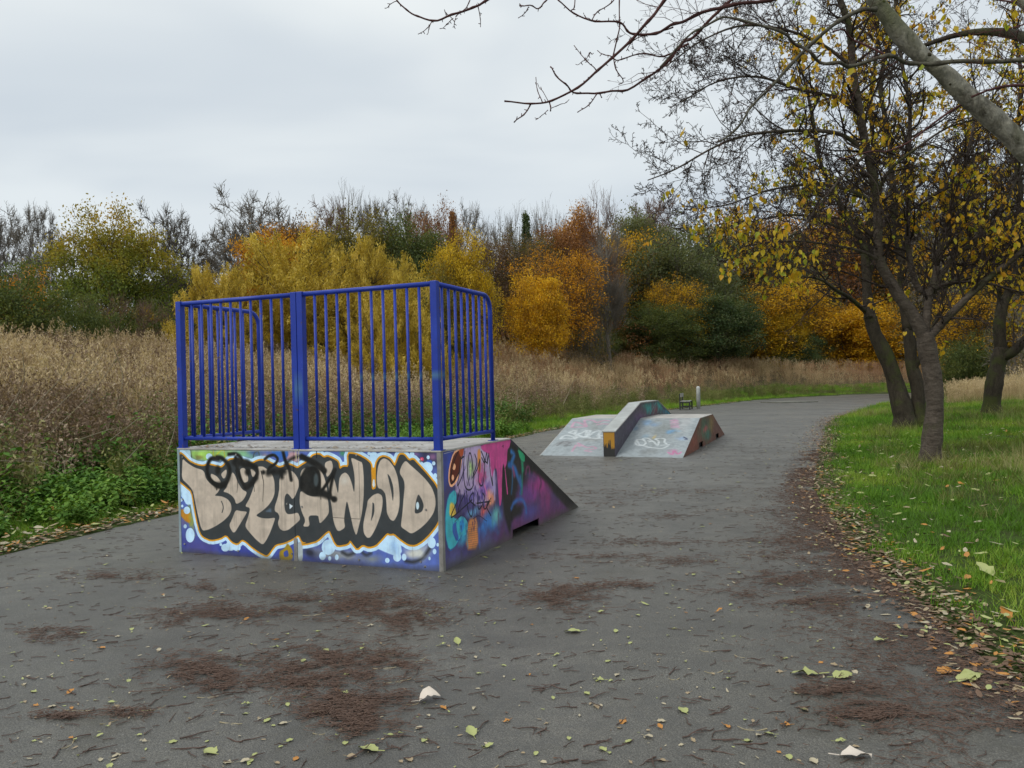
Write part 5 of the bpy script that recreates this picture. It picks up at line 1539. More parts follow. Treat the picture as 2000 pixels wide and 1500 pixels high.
def spawn(w, tips, rng, p, d, L, r, lv, prm):
    """grows one wandering branch with its own side twigs"""
    n = (6, 5, 3)[lv] if lv < 3 else 2
    pts = [p]
    for i in range(n):
        d = d + rng.normal(0, prm['wander'], 3) + np.array([0, 0, prm['up'] * (.5 + lv * .3)]) * (i / n)
        d = d / np.linalg.norm(d)
        pts.append(pts[-1] + d * L / n)
    for i in range(n):
        a = r * (1 - .8 * i / n); b2 = r * (1 - .8 * (i + 1) / n)
        w.A.append(pts[i]); w.B.append(pts[i + 1]); w.ra.append(max(a, prm['rmin'])); w.rb.append(max(b2, prm['rmin'] * .8))
    if lv >= prm['depth']:
        tips.append((pts[-1], d)); return
    m = prm['n'][lv]
    for j in range(m):
        t = (j + rng.uniform(.2, 1)) / m * .97 + .03
        f = t * n; i = min(n - 1, int(f))
        q = pts[i] + (pts[i + 1] - pts[i]) * (f - i)
        dd = pts[i + 1] - pts[i]; dd /= np.linalg.norm(dd)
        s = rng.normal(size=3); s -= dd * (s @ dd); s /= np.linalg.norm(s)
        ang = rng.uniform(.55, 1.15)
        spawn(w, tips, rng, q, dd * math.cos(ang) + s * math.sin(ang), L * prm['lr'][lv] * (1.1 - .6 * t) * rng.uniform(.6, 1.25), max(r * .45 * (1 - .5 * t), prm['rmin']), lv + 1, prm)
    tips.append((pts[-1], d))
def dress(w, tips, rng, pts, R, spacing, L, prm, start=.15, bias=(0, 0, .3), end_boost=1.0):
    """side branches all along a limb"""
    s = np.concatenate([[0], np.cumsum(np.linalg.norm(np.diff(pts, axis=0), axis=1))])
    Lt = s[-1]
    pos = start * Lt
    while pos < Lt:
        i = min(len(pts) - 2, int(np.searchsorted(s, pos) - 1))
        f = (pos - s[i]) / (s[i + 1] - s[i] + 1e-9)
        q = pts[i] + (pts[i + 1] - pts[i]) * f
        dd = pts[i + 1] - pts[i]; dd /= np.linalg.norm(dd)
        sd = rng.normal(size=3) + np.array(bias); sd -= dd * (sd @ dd); sd /= np.linalg.norm(sd)
        ang = rng.uniform(.6, 1.2)
        spawn(w, tips, rng, q, dd * math.cos(ang) + sd * math.sin(ang), L * rng.uniform(.6, 1.3) * (1 - .35 * pos / Lt), min(R[i] * .55, prm['r0']), 0, prm)
        pos += spacing * rng.uniform(.6, 1.4)
def leaf_shape(l, w_, curl, fold, nseg=4):
    """ovate leaf lying in xy, stalk end at the origin"""
    V, F = [], []
    for i in range(nseg + 1):
        t = i / nseg
        ww = w_ * math.sin(math.pi * min(1, t ** .75)) * (1 - .15 * t)
        z = curl * math.sin(t * math.pi)
        V += [(-ww, t * l, z + fold * ww), (0, t * l, z), (ww, t * l, z + fold * ww)]
    for i in range(nseg):
        a = i * 3
        F += [(a, a + 1, a + 4, a + 3), (a + 1, a + 2, a + 5, a + 4)]
    return np.array(V), F
def leaf_cloud(name, P, size, rng, hang=1.0):
    """many small leaves, two faces each"""
    n = len(P)
    u = rng.normal(0, .5, (n, 3)); u[:, 2] -= hang; u /= np.linalg.norm(u, axis=1)[:, None]
    v = np.cross(u, rng.normal(size=(n, 3))); v /= np.linalg.norm(v, axis=1)[:, None]
    nn = np.cross(u, v)
    s = size * rng.uniform(.7, 1.3, (n, 1))
    q = [P, P + u * s * .45 + v * s * .30 + nn * s * .08, P + u * s * .8 + v * s * .2 + nn * s * .05, P + u * s * 1.05, P + u * s * .75 - v * s * .22 + nn * s * .05, P + u * s * .4 - v * s * .30 + nn * s * .08]
    V = np.stack(q, 1).reshape(-1, 3)
    b = np.arange(n)[:, None] * 6
    Q = np.concatenate([b + np.array([[0, 1, 2, 3]]), b + np.array([[0, 3, 4, 5]])])
    tone = np.repeat(np.clip(rng.normal(.5, .22, n), 0, 1), 6)
    return np_mesh(name, V, quads=Q, tone=tone)
_lv = []
for i in range(5):
    V, F = leaf_shape(.1, .032, (.012, -.01, .02, .0, .006)[i], (.3, .5, .1, .4, .2)[i])
    me = np_mesh('leaf', V, faces=F, tone=np.full(len(V), (.15, .4, .5, .6, .85)[i]))
    me.materials.append(M_CLEAF); _lv.append(me)

def near_tree(name, cat, label, root_px, Yd, limbs, bark, twigm, seed, prm, spacing, L, leafn=0, leaf_parts=0, base_xy=None, leafsize=.095, zones=None, ext=()):
    rng = np.random.default_rng(seed)
    w, tips = Wood(), []
    first = limb_pts(limbs[0][0], Yd)
    base = first[0]
    z = tz(base[0], base[1])
    root = empty(name, (float(base[0]), float(base[1]), float(z)))
    tag(root, label, cat)
    inv = Matrix.Translation(root.location).inverted()
    parts = []
    for li, (px, r0, r1, nm) in enumerate(limbs):
        pts = limb_pts(px, Yd)
        if nm == 'trunk': pts[0][2] = z - .12
        mb = MB()
        R = thick_tube(mb, pts, r0, r1, 14 if r0 > .08 else 9, rng, .35 if nm == 'trunk' and li == 0 else 0)
        parts.append(mb.build(nm, bark, smooth=True))
        if nm != 'trunk':
            dress(w, tips, rng, pts, R, spacing, L, prm, start=.12)
    parts.append(link('twigs', w.mesh('twigs', .02), twigm))
    parts[-1]['kind'] = 'stuff'
    if leafn:
        tp = np.array([t[0] for t in tips])
        nz = fbm(tp[:, 0] * .9, tp[:, 1] * .9, tp[:, 2] * .9, seed, 2)
        pr = np.clip((nz - .44) * 7, 0.03, 1)
        if zones is not None: pr = pr * zones(tp)
        pr /= pr.sum()
        ch = rng.choice(len(tp), min(leafn // 4, int((pr > 0).sum())), replace=False, p=pr)
        Pn = np.concatenate([tp[ch] + rng.normal(0, .05, (len(ch), 3)) for _ in range(4)])
        # the leaves nearest the camera are parts of their own
        dist = np.linalg.norm(Pn - [0, 0, CAM_H], axis=1)
        o_ = np.argsort(dist)
        one, rest = Pn[o_[:leaf_parts]], Pn[o_[leaf_parts:]]
        for i, p in enumerate(one):
            o = bpy.data.objects.new('leaf', _lv[int(rng.integers(0, 5))])
            COL.objects.link(o)
            sc = float(rng.uniform(.75, 1.25)) * leafsize / .095
            o.matrix_basis = Matrix.Translation(p) @ Matrix.Rotation(rng.uniform(0, 6.28), 4, 'Z') @ Matrix.Rotation(-math.pi / 2 + rng.normal(0, .5), 4, 'X') @ Matrix.Rotation(rng.normal(0, .8), 4, 'Y') @ Matrix.Scale(sc, 4)
            parts.append(o)
        if len(rest):
            parts.append(link('foliage', leaf_cloud('foliage', rest, leafsize, rng), M_CLEAF))
            parts[-1]['kind'] = 'stuff'
    for o in parts:
        mbs = o.matrix_basis.copy()
        o.parent = root
        o.matrix_parent_inverse = inv
        o.matrix_basis = mbs
    return root, tips
PRM = dict(wander=.16, up=.13, rmin=.0042, depth=3, n=(8, 5, 3), lr=(.44, .44, .5), r0=.022)
near_tree('cherry_tree', 'tree', 'cherry tree with ringed bark and a few yellow leaves, nearest trunk right of the path', None, 13.2, [
    ([(1817, 900), (1821, 850), (1825, 800), (1822, 740), (1813, 690), (1806, 650)], .152, .135, 'trunk'),
    ([(1809, 668), (1788, 622), (1764, 590), (1740, 552), (1719, 509), (1715, 460), (1712, 380), (1694, 300, -.1), (1680, 224, -.2), (1666, 132, -.3), (1658, 52, -.4), (1630, -30, -.5), (1600, -130, -.6)], .112, .042, 'limb'),
    ([(1808, 664), (1833, 640), (1860, 611, -.2), (1905, 566, -.4), (1944, 533, -.6), (1986, 500, -.8), (2060, 440, -1.1), (2150, 380, -1.3)], .075, .035, 'limb'),
    ([(1807, 660), (1811, 612), (1818, 567, .1), (1853, 555, .2), (1902, 521, .3), (1949, 482, .4), (1990, 429, .5), (2050, 340, .6)], .075, .025, 'limb'),
    ([(1820, 570, .1), (1838, 538, .2), (1866, 499, .3), (1904, 472, .3), (1938, 423, .4), (1972, 380, .5), (2010, 300, .5)], .055, .02, 'limb'),
    ([(1820, 568, .1), (1828, 529, .2), (1836, 480, .3), (1851, 433, .4), (1870, 370, .5), (1895, 280, .5), (1910, 180, .6)], .06, .02, 'limb'),
    ([(1816, 575, .1), (1793, 561, .2), (1779, 519, .3), (1772, 455, .4), (1774, 400, .5), (1772, 340, .5), (1777, 220, .5), (1761, 120, .6), (1750, 20, .6), (1745, -60, .7)], .06, .025, 'limb'),
    ([(1694, 300, -.1), (1640, 262, -.3), (1560, 255, -.6), (1470, 262, -.9), (1400, 285, -1.0), (1320, 330, -1.1), (1265, 352, -1.2)], .04, .008, 'limb'),
    ([(1680, 224, -.2), (1630, 190, -.3), (1560, 175, -.4), (1480, 150, -.6), (1400, 160, -.7), (1330, 200, -.8)], .038, .008, 'limb'),
    ([(1713, 400, 0), (1660, 372, .2), (1590, 360, .3), (1500, 372, .4), (1420, 400, .5), (1340, 410, .6)], .035, .008, 'limb'),
    ([(1719, 509, 0), (1680, 490, -.2), (1620, 478, -.4), (1540, 470, -.6), (1460, 480, -.8), (1400, 500, -1.0)], .03, .007, 'limb'),
    ([(1712, 380, 0), (1740, 330, -.3), (1790, 290, -.5), (1850, 250, -.7), (1920, 230, -.9)], .035, .01, 'limb'),
    ([(1666, 132, -.3), (1610, 90, -.5), (1540, 60, -.7), (1450, 50, -.9), (1370, 80, -1.0), (1300, 130, -1.1)], .034, .008, 'limb'),
    ([(1694, 300, -.1), (1650, 340, -.5), (1600, 400, -.9), (1560, 450, -1.2), (1500, 480, -1.5)], .028, .007, 'limb'),
], M_CHERRY, M_TWIG, 31, PRM, .13, 1.25, leafn=2800, leaf_parts=280, zones=lambda p: np.where((p[:, 0] / p[:, 1] < .36) & (p[:, 2] > 4.4), .05, 1.0))
PRM2 = dict(wander=.16, up=.12, rmin=.006, depth=3, n=(6, 4, 2), lr=(.42, .42, .5), r0=.03)
near_tree('cherry_tree', 'tree', 'dark mossy double trunked tree just behind the ringed cherry trunk', None, 21.5, [
    ([(1768, 826), (1763, 800), (1752, 757), (1741, 722), (1723, 680), (1708, 650), (1699, 614)], .27, .17, 'trunk'),
    ([(1699, 622), (1694, 575), (1691, 530), (1686, 480), (1660, 430, .2), (1625, 370, .3), (1600, 310, .4), (1585, 220, .5), (1560, 120, .5), (1520, 20, .5)], .16, .015, 'limb'),
    ([(1692, 560), (1700, 500, .2), (1698, 420, .4), (1710, 330, .6), (1700, 200, .8), (1715, 60, 1), (1700, -60, 1)], .12, .03, 'limb'),
    ([(1795, 826), (1793, 800), (1792, 757), (1781, 712), (1777, 668), (1772, 640)], .22, .14, 'trunk'),
    ([(1773, 645), (1765, 580), (1758, 500), (1745, 400), (1738, 280), (1720, 160), (1750, 40), (1740, -60)], .15, .03, 'limb'),
    ([(1784, 730), (1800, 690, -.3), (1822, 640, -.5), (1850, 560, -.7), (1880, 470, -.9), (1900, 350, -1), (1890, 240, -1)], .07, .012, 'limb'),
    ([(1692, 610), (1660, 582, -.4), (1632, 566, -.8), (1600, 545, -1.1), (1560, 540, -1.4)], .07, .02, 'limb'),
    ([(1686, 470), (1640, 445, -.4), (1560, 420, -.8), (1480, 430, -1.1), (1420, 450, -1.4)], .05, .012, 'limb'),
    ([(1758, 500), (1800, 420, .4), (1850, 350, .8), (1900, 260, 1), (1960, 150, 1), (1990, 60, 1)], .09, .012, 'limb'),
], M_MOSSY, M_TWIG, 33, PRM2, .18, 1.8, leafn=5600, leaf_parts=0, leafsize=.11)
near_tree('cherry_tree', 'tree', 'dark forked tree standing in long grass at the right edge', None, 24.5, [
    ([(1937, 812), (1938, 780), (1943, 740), (1951, 704), (1956, 680)], .27, .22, 'trunk'),
    ([(1956, 690), (1952, 640), (1958, 600), (1976, 555), (1985, 480), (1992, 380), (1985, 280), (1995, 160), (1980, 40), (1985, -60)], .19, .03, 'limb'),
    ([(1953, 700), (1978, 688, -.3), (2012, 652, -.5), (2060, 600, -.7), (2120, 520, -.9)], .17, .08, 'limb'),
    ([(1950, 690), (1945, 640, .3), (1952, 570, .5), (1940, 480, .7), (1925, 380, .9), (1930, 260, 1), (1900, 150, 1), (1890, 20, 1)], .10, .012, 'limb'),
    ([(1980, 520), (1950, 450, .4), (1900, 400, .6), (1850, 380, .8), (1800, 340, 1)], .08, .02, 'limb'),
], M_MOSSY, M_TWIG, 35, PRM2, .22, 1.9, leafn=3000, leaf_parts=0, leafsize=.11)

# the tree just outside the frame whose branches hang into the picture
YN = 4.2
rng = np.random.default_rng(41)
tx_, ty_ = 3.55, 4.3
nroot = empty('overhanging_tree', (tx_, ty_, tz(tx_, ty_)))
tag(nroot, 'pale lichened branch and bare red twigs hanging into the top right from outside the frame', 'tree')
parts = []
tr = np.array([(tx_, ty_, -.1), (tx_ - .02, ty_, .6), (tx_ + .05, ty_ + .02, 1.3), (tx_ + .02, ty_, 1.9), (tx_ - .05, ty_ - .02, 2.3)])
lim = [AT(p[0], p[1], YN + p[2]) for p in ((2060, 345, .05), (2000, 288, 0), (1950, 240, 0), (1900, 198, 0), (1850, 150, 0), (1805, 112, 0), (1765, 72, 0), (1735, 35, 0), (1708, -5, 0), (1690, -60, 0), (1660, -200, .1), (1640, -380, .2))]
_up = [AT(*p) for p in ((2140, 100, 4.6), (2060, 30, 4.9), (1990, -20, 5.2), (1900, -120, 5.6))]
mb = MB(); thick_tube(mb, catmull(list(tr) + _up, 6), .16, .06, 16, rng, .3); parts.append(mb.build('trunk', M_LICHEN, smooth=True))
mb = MB(); mainl = catmull([tr[-2]] + [(tr[-1] * .5 + lim[0] * .5 + np.array([0, 0, .02]))] + lim, 5); RL = thick_tube(mb, mainl, .066, .034, 20, rng, 0, .26); parts.append(mb.build('limb', M_LICHEN, smooth=True))
for i in range(14, len(mainl) - 4, 5):
    q = mainl[i] + np.array([rng.normal(0, .02), -.03, rng.normal(0, .02)]); kn = MB(); dd = q - mainl[i]; dd /= np.linalg.norm(dd)
    kn.tube([mainl[i] + dd * .025, mainl[i] + dd * .044, mainl[i] + dd * .050], [.018, .012, .004], 8); parts.append(kn.build('knot', M_MOSSY, smooth=True))
# second limb, up and to the left, above the frame
lim2 = catmull([AT(1690, -60, YN)] + [AT(*p) for p in ((1600, -130, 4.3), (1480, -180, 4.5), (1350, -230, 4.7), (1150, -260, 4.9), (1000, -240, 5.0))], 5)
mb = MB(); thick_tube(mb, lim2, .032, .012, 12, rng); parts.append(mb.build('limb', M_LICHEN, smooth=True))
lim3 = catmull([tr[-1]] + [AT(*p) for p in ((2140, 100, 4.6), (2060, 30, 4.9), (1990, -20, 5.2), (1900, -120, 5.6))], 5)
mb = MB(); thick_tube(mb, catmull([AT(*p) for p in ((2100, 110, 5.0), (1990, 70, 5.6), (1930, 62, 5.8), (1870, 68, 6.0), (1800, 90, 6.2))], 5), .045, .015, 10, rng); parts.append(mb.build('limb', M_MOSSY, smooth=True))
TW = [  # traced twigs: pixel path, base and tip radius in metres, depth
    ([(1480, -180), (1400, -90), (1340, -40), (1298, 0), (1264, 48), (1232, 80), (1196, 112), (1169, 136), (1128, 173), (1077, 197), (1036, 203), (985, 200)], .0105, .0042, 4.4),
    ([(1036, 204), (1023, 226), (1004, 240)], .004, .003, 4.4),
    ([(1073, 197), (1075, 210), (1075, 218)], .004, .003, 4.4),
    ([(1060, 202), (1050, 175), (1047, 146)], .0028, .0018, 4.4),
    ([(1072, 200), (1060, 180), (1050, 160)], .002, .0014, 4.4),
    ([(1075, 212), (1095, 205), (1112, 192)], .002, .0014, 4.4),
    ([(1070, 215), (1058, 227), (1045, 228)], .002, .0014, 4.4),
    ([(1165, 138), (1148, 118), (1122, 83)], .003, .0018, 4.4),
    ([(1145, 116), (1152, 104), (1160, 101)], .002, .0014, 4.4),
    ([(1150, 117), (1138, 121), (1125, 123)], .002, .0014, 4.4),
    ([(1198, 110), (1203, 135), (1218, 156), (1210, 160)], .0035, .002, 4.4),
    ([(1198, 108), (1204, 80), (1210, 50), (1211, 0), (1215, -60)], .004, .003, 4.5),
    ([(1196, 112), (1180, 104), (1168, 93)], .003, .0018, 4.4),
    ([(1520, -60), (1460, -20), (1410, 20), (1366, 60), (1332, 88), (1298, 129), (1264, 150), (1216, 175), (1172, 182), (1128, 177), (1104, 168), (1085, 150), (1075, 133)], .010, .0036, 4.7),
    ([(1166, 183), (1150, 205), (1128, 218)], .0035, .0025, 4.7),
    ([(1170, 183), (1176, 189)], .003, .003, 4.7),
    ([(1620, -40), (1500, 5), (1420, 18), (1359, 29), (1315, 53), (1281, 66), (1240, 66), (1225, 60), (1210, 46), (1162, 42), (1121, 27), (1089, 3)], .0105, .0035, 4.5),
    ([(1345, 85), (1300, 105), (1260, 102), (1215, 115), (1196, 118)], .005, .003, 4.6),
    ([(1315, 53), (1270, 68), (1235, 82), (1225, 95)], .004, .002, 4.6),
    ([(1115, 22), (1122, 12), (1125, -20)], .003, .003, 4.5),
    ([(1160, 42), (1150, 38), (1140, 22)], .002, .0014, 4.5),
    ([(1155, 42), (1168, 20), (1195, 0), (1210, -20)], .003, .003, 4.5),
    ([(1080, -140), (1010, -60), (975, -20), (948, 2), (924, 19), (883, 36), (846, 41), (815, 31), (794, 18), (776, 0), (760, -30)], .009, .0035, 4.9),
    ([(883, 36), (870, 26), (872, 22)], .002, .0015, 4.9),
    ([(890, 33), (905, 18), (915, 0), (925, -30)], .003, .003, 4.9),
    ([(845, 42), (835, 52), (815, 62)], .0028, .0018, 4.9),
    ([(843, 43), (838, 55), (833, 64)], .0024, .0018, 4.9),
    ([(885, 36), (872, 48), (858, 52)], .0025, .0018, 4.9),
    ([(890, 35), (888, 44), (884, 50)], .0022, .0018, 4.9),
    ([(934, 14), (938, 35), (938, 48)], .0028, .0018, 4.9),
    ([(776, 2), (762, 8), (750, 12)], .0025, .0018, 4.9),
    ([(1110, -60), (1080, -20), (1065, 0), (1055, 14), (1040, 16), (1020, 10), (1015, 3)], .005, .003, 4.9),
    ([(1033, 14), (1026, 22), (1012, 30)], .003, .002, 4.9),
    ([(2060, 112), (2000, 119), (1920, 121), (1840, 119), (1790, 116), (1732, 111), (1660, 127), (1625, 125), (1590, 108), (1560, 88), (1520, 70), (1440, 45), (1400, 40), (1360, 60), (1320, 95), (1290, 130)], .0125, .004, 4.1),
    ([(1712, 18), (1680, 22), (1640, 40), (1590, 80), (1550, 120), (1510, 165), (1470, 205), (1440, 250), (1400, 280)], .012, .004, 4.15),
    ([(1732, 111), (1700, 85), (1660, 60), (1630, 58)], .006, .004, 4.1),
    ([(1905, 190), (1860, 215), (1800, 260), (1760, 285), (1700, 300), (1640, 310)], .006, .003, 4.2),
    ([(2080, 160), (2000, 172), (1940, 178), (1900, 188)], .010, .005, 4.1),
]
w = Wood(); wb = MB(); tl = []
for px, r0, r1, yy in TW:
    pts = limb_pts([(a, b2) for a, b2 in px], yy, 4)
    pts = pts + np.array([(0, (vnoise(i * .3, r0 * 999, 0, 3) - .5) * .12 * min(1, i / 6), 0) for i in range(len(pts))], float)
    R = np.linspace(r0, r1, len(pts)); R = R * (1 + .28 * (np.arange(len(pts)) % 4 == 0))
    one = MB(); one.tube(pts, R, 7); parts.append(one.build('branch', M_TWIGR if r0 < .0108 else M_GREYB, smooth=True))
    # buds and short spurs
    for i in range(2, len(pts) - 1):
        if rng.random() < .45:
            s = rng.normal(size=3); s /= np.linalg.norm(s)
            w.A.append(pts[i]); w.B.append(pts[i] + s * .018); w.ra.append(.0034); w.rb.append(.002)
        if r0 > .006 and rng.random() < .30 and (px[0][0] > 1250) and pts[i][0] > AT(1250, 0, yy)[0]:
            d = rng.normal(size=3); d[2] *= .8; d[0] -= .5; d /= np.linalg.norm(d)
            spawn(w, tl, rng, pts[i], d, rng.uniform(.15, .45), .0026, 1, dict(wander=.2, up=.08, rmin=.0011, depth=3, n=(4, 3, 2), lr=(.5, .5, .5)))
# dense twigs up in the right corner
prm = dict(wander=.16, up=.05, rmin=.0013, depth=3, n=(6, 4, 2), lr=(.5, .45, .5), r0=.008)
dress(w, tl, rng, lim2, np.full(len(lim2), .02), .22, .9, prm, bias=(0, .3, -.5))
dress(w, tl, rng, lim3, np.full(len(lim3), .03), .22, .9, prm, bias=(-.5, .3, -.2))
parts.append(link('twigs', w.mesh('twigs', .02), M_TWIGR)); parts[-1]['kind'] = 'stuff'
inv = Matrix.Translation(nroot.location).inverted()
tp = np.array([t_[0] for t_ in tl])
tp = tp[tp[:, 0] > .35 * tp[:, 1]]
ch = rng.choice(len(tp), min(60, len(tp)), replace=False)
parts.append(link('foliage', leaf_cloud('foliage', tp[ch], .05, rng), M_CLEAF)); parts[-1]['kind'] = 'stuff'
for o in parts:
    o.parent = nroot; o.matrix_parent_inverse = inv

# ------------------------------------------------------------------ grass, weeds and litter
def blades(n, rad, h0, h1, w0, lean, rng, seg=3, droop=.3, flat=0.0):
    a = rng.random(n) * 6.283; r = rad * np.sqrt(rng.random(n))
    P0 = np.stack([np.cos(a) * r, np.sin(a) * r, 0 * a], 1)
    h = rng.uniform(h0, h1, n)
    b = rng.random(n) * 6.283; ln = np.abs(rng.normal(lean, lean * .5, n))
    dirh = np.stack([np.cos(b), np.sin(b), 0 * b], 1)
    side = np.stack([-np.sin(b + rng.normal(0, .6, n)), np.cos(b), 0 * b], 1)
    rows = []
    for i in range(seg + 1):
        t = i / seg
        c = P0 + dirh * (h * ln * (t + droop * t * t))[:, None] + np.stack([0 * h, 0 * h, h * (t - droop * ln * t * t)], 1)
        ww = w0 * (1 - .85 * t)
        rows += [c - side * ww, c + side * ww]
    V = np.stack(rows, 1).reshape(-1, 3)
    k = 2 * (seg + 1)
    base = np.arange(n)[:, None] * k
    Q = np.concatenate([base + np.array([[2 * i, 2 * i + 1, 2 * i + 3, 2 * i + 2]]) for i in range(seg)])
    tone = np.repeat(rng.random(n), k)
    return V, Q, tone, (P0, dirh, h, ln)
def quads_at(C, size, rng, up=0.0, aspect=.5):
    n = len(C)
    u = rng.normal(size=(n, 3)); u[:, 2] += up; u /= np.linalg.norm(u, axis=1)[:, None]
    v = np.cross(u, rng.normal(size=(n, 3))); v /= np.linalg.norm(v, axis=1)[:, None]
    s = (size * rng.uniform(.6, 1.4, n))[:, None]
    V = np.stack([C - u * s, C + v * s * aspect, C + u * s, C - v * s * aspect], 1).reshape(-1, 3)
    return V, np.arange(n)[:, None] * 4 + np.array([[0, 1, 2, 3]])
def join(*vq):
    Vs, Qs, Ts, n = [], [], [], 0
    for V, Q, T_ in vq:
        Vs.append(V); Qs.append(Q + n); Ts.append(T_); n += len(V)
    return np.concatenate(Vs), np.concatenate(Qs), np.concatenate(Ts)
rg_ = np.random.default_rng(8)
gm = lambda name, a, b2, c, **k: leaf_mat(name, [(0.15, K(*a)), (0.5, K(*b2)), (0.85, K(*c))], use_inst=True, trans=.25, **k)
M_LAWN = gm('short_green_grass', (.065, .15, .012), (.135, .29, .018), (.29, .37, .05), patch=.6)
M_TALL = gm('dry_meadow_grass', (.25, .175, .095), (.44, .325, .185), (.62, .49, .30), patch=.5)
M_WEED = gm('dead_weed_stems', (.13, .085, .055), (.31, .215, .145), (.55, .44, .32), patch=.45)
M_RUST = gm('reddish_dry_grass', (.22, .12, .07), (.36, .205, .12), (.48, .31, .18), patch=.5)
M_ROUGH = gm('rough_green_grass', (.09, .115, .03), (.18, .20, .055), (.35, .31, .14), patch=.6)
M_NETTLE = gm('nettle_leaves', (.045, .115, .02), (.11, .23, .035), (.22, .34, .06), patch=.55)
def mk(name, arrs, mat):
    V, Q, T_ = arrs
    me = np_mesh(name, V, quads=Q, tone=T_); me.materials.append(mat); return me
lawn = [mk('lawn_tuft', blades(34, .11, .03, .085, .0022, .55, rg_)[:3], M_LAWN) for _ in range(4)]
rough = [mk('rough_tuft', blades(38, .16, .14, .42, .0035, .45, rg_, 3, .6)[:3], M_ROUGH) for _ in range(3)]
def tallclump(n, rad, h0, h1, mat, plume):
    V, Q, T_, (P0, dh, h, ln) = blades(n, rad, h0, h1, .0028, .14, rg_, 3, .25)
    sets = [(V, Q, T_)]
    V2, Q2, T2, _ = blades(int(n * 1.2), rad, h0 * .25, h0 * .7, .004, .5, rg_, 3, .8)
    sets.append((V2, Q2, T2))
    C = []
    for i in range(n):
        for k in range(plume):
            t = rg_.uniform(.80, 1.02)
            C.append(P0[i] + dh[i] * h[i] * ln[i] * (t + .25 * t * t) + np.array([0, 0, h[i] * (t - .25 * ln[i] * t * t)]) + rg_.normal(0, .012, 3))
    if C:
        V3, Q3 = quads_at(np.array(C), .036, rg_, 2.0, .22)
        sets.append((V3, Q3, np.full(len(V3), .8)))
    return mk('meadow_clump', join(*sets), mat)
tall = [tallclump(16, .22, .75, 1.2, M_TALL, 5) for _ in range(3)] + [tallclump(14, .2, .7, 1.1, M_RUST, 5) for _ in range(3)]
def weedclump(mat, h0, h1, nl, ls):
    V, Q, T_, (P0, dh, h, ln) = blades(9, .16, h0, h1, .0032, .22, rg_, 4, .15)
    sets = [(V, Q, T_)]
    C, S0, S1 = [], [], []
    for i in range(9):
        for k in range(nl):
            t = rg_.uniform(.12, 1.0)
            p = P0[i] + dh[i] * h[i] * ln[i] * (t + .15 * t * t) + np.array([0, 0, h[i] * (t - .15 * ln[i] * t * t)])
            q = p + rg_.normal(0, .05, 3) + [0, 0, .03]
            C += [q, q + rg_.normal(0, .02, 3)]; S0.append(p); S1.append(q)
    V2, Q2 = quads_at(np.array(C), ls, rg_, 0, .45)
    V3, Q3 = seg_prisms(np.array(S0), np.array(S1), np.full(len(S0), .0015), np.full(len(S0), .001))
    sets += [(V2, Q2, np.repeat(rg_.random(len(C)), 4)), (V3, Q3, np.full(len(V3), .3))]
    return mk('weed_clump', join(*sets), mat)
weed = [weedclump(M_WEED, .55, 1.15, 13, .024) for _ in range(4)] + [weedclump(M_ROUGH, .4, .9, 16, .022) for _ in range(2)]
def nettle():
    C, U = [], []
    V, Q, T_, (P0, dh, h, ln) = blades(12, .2, .12, .36, .003, .3, rg_, 3, .2)
    V2l, Q2l, T2l, n = [], [], [], 0
    for i in range(12):
        for k in range(7):
            t = .25 + .75 * k / 6
            p = P0[i] + dh[i] * h[i] * ln[i] * t + np.array([0, 0, h[i] * t])
            for s_ in range(2):
                a = k * 1.57 + s_ * math.pi + i
                u = np.array([math.cos(a), math.sin(a), .15 - .35 * t + rg_.normal(0, .15)]); u /= np.linalg.norm(u)
                v = np.array([-math.sin(a), math.cos(a), rg_.normal(0, .25)])
                s0 = .052 * (1.2 - .5 * t) * rg_.uniform(.7, 1.2)
                z = np.array([0, 0, -.35 * s0])
                V2l += [p, p + u * s0 * .7 + v * s0 * .42, p + u * s0 * 1.5 + z, p + u * s0 * .7 - v * s0 * .42]
                Q2l.append([n, n + 1, n + 2, n + 3]); n += 4
                T2l += [rg_.random()] * 4
    return mk('nettle_clump', join((V, Q, T_), (np.array(V2l), np.array(Q2l), np.array(T2l))), M_NETTLE)
nett = [nettle() for _ in range(4)]
def emit(name, label, n, box_, dens, meshes, s0, s1, seed, idxf=None, tintf=None, tilt=.08, zs=None):
    r = np.random.default_rng(seed)
    x, y, z, dl, dr = sample(n, *box_, dens, r)
    m_ = len(x)
    c = proto_coll(name + '_piece', meshes)
    sc = r.uniform(s0, s1, m_)
    if zs is not None: sc = sc * zs(x, y, dl, dr)
    rot = np.stack([r.normal(0, tilt, m_), r.normal(0, tilt, m_), r.uniform(0, 6.283, m_)], 1)
    idx = idxf(x, y, dl, dr, r) if idxf else r.integers(0, len(meshes), m_)
    tint = tintf(x, y, dl, dr, r) if tintf else r.random(m_)
    print(name, m_)
    return scatter(name, label, np.stack([x, y, z], 1), rot, np.stack([sc, sc, sc], 1), np.clip(tint, 0, 1), idx, c)
_pn = lambda x, y, s, k: fbm(x * s, y * s, 0, k, 3)
inview = lambda x, y, m=1.25: (np.abs(x) < (.64 * m) * np.maximum(y, 0) + 2.5)
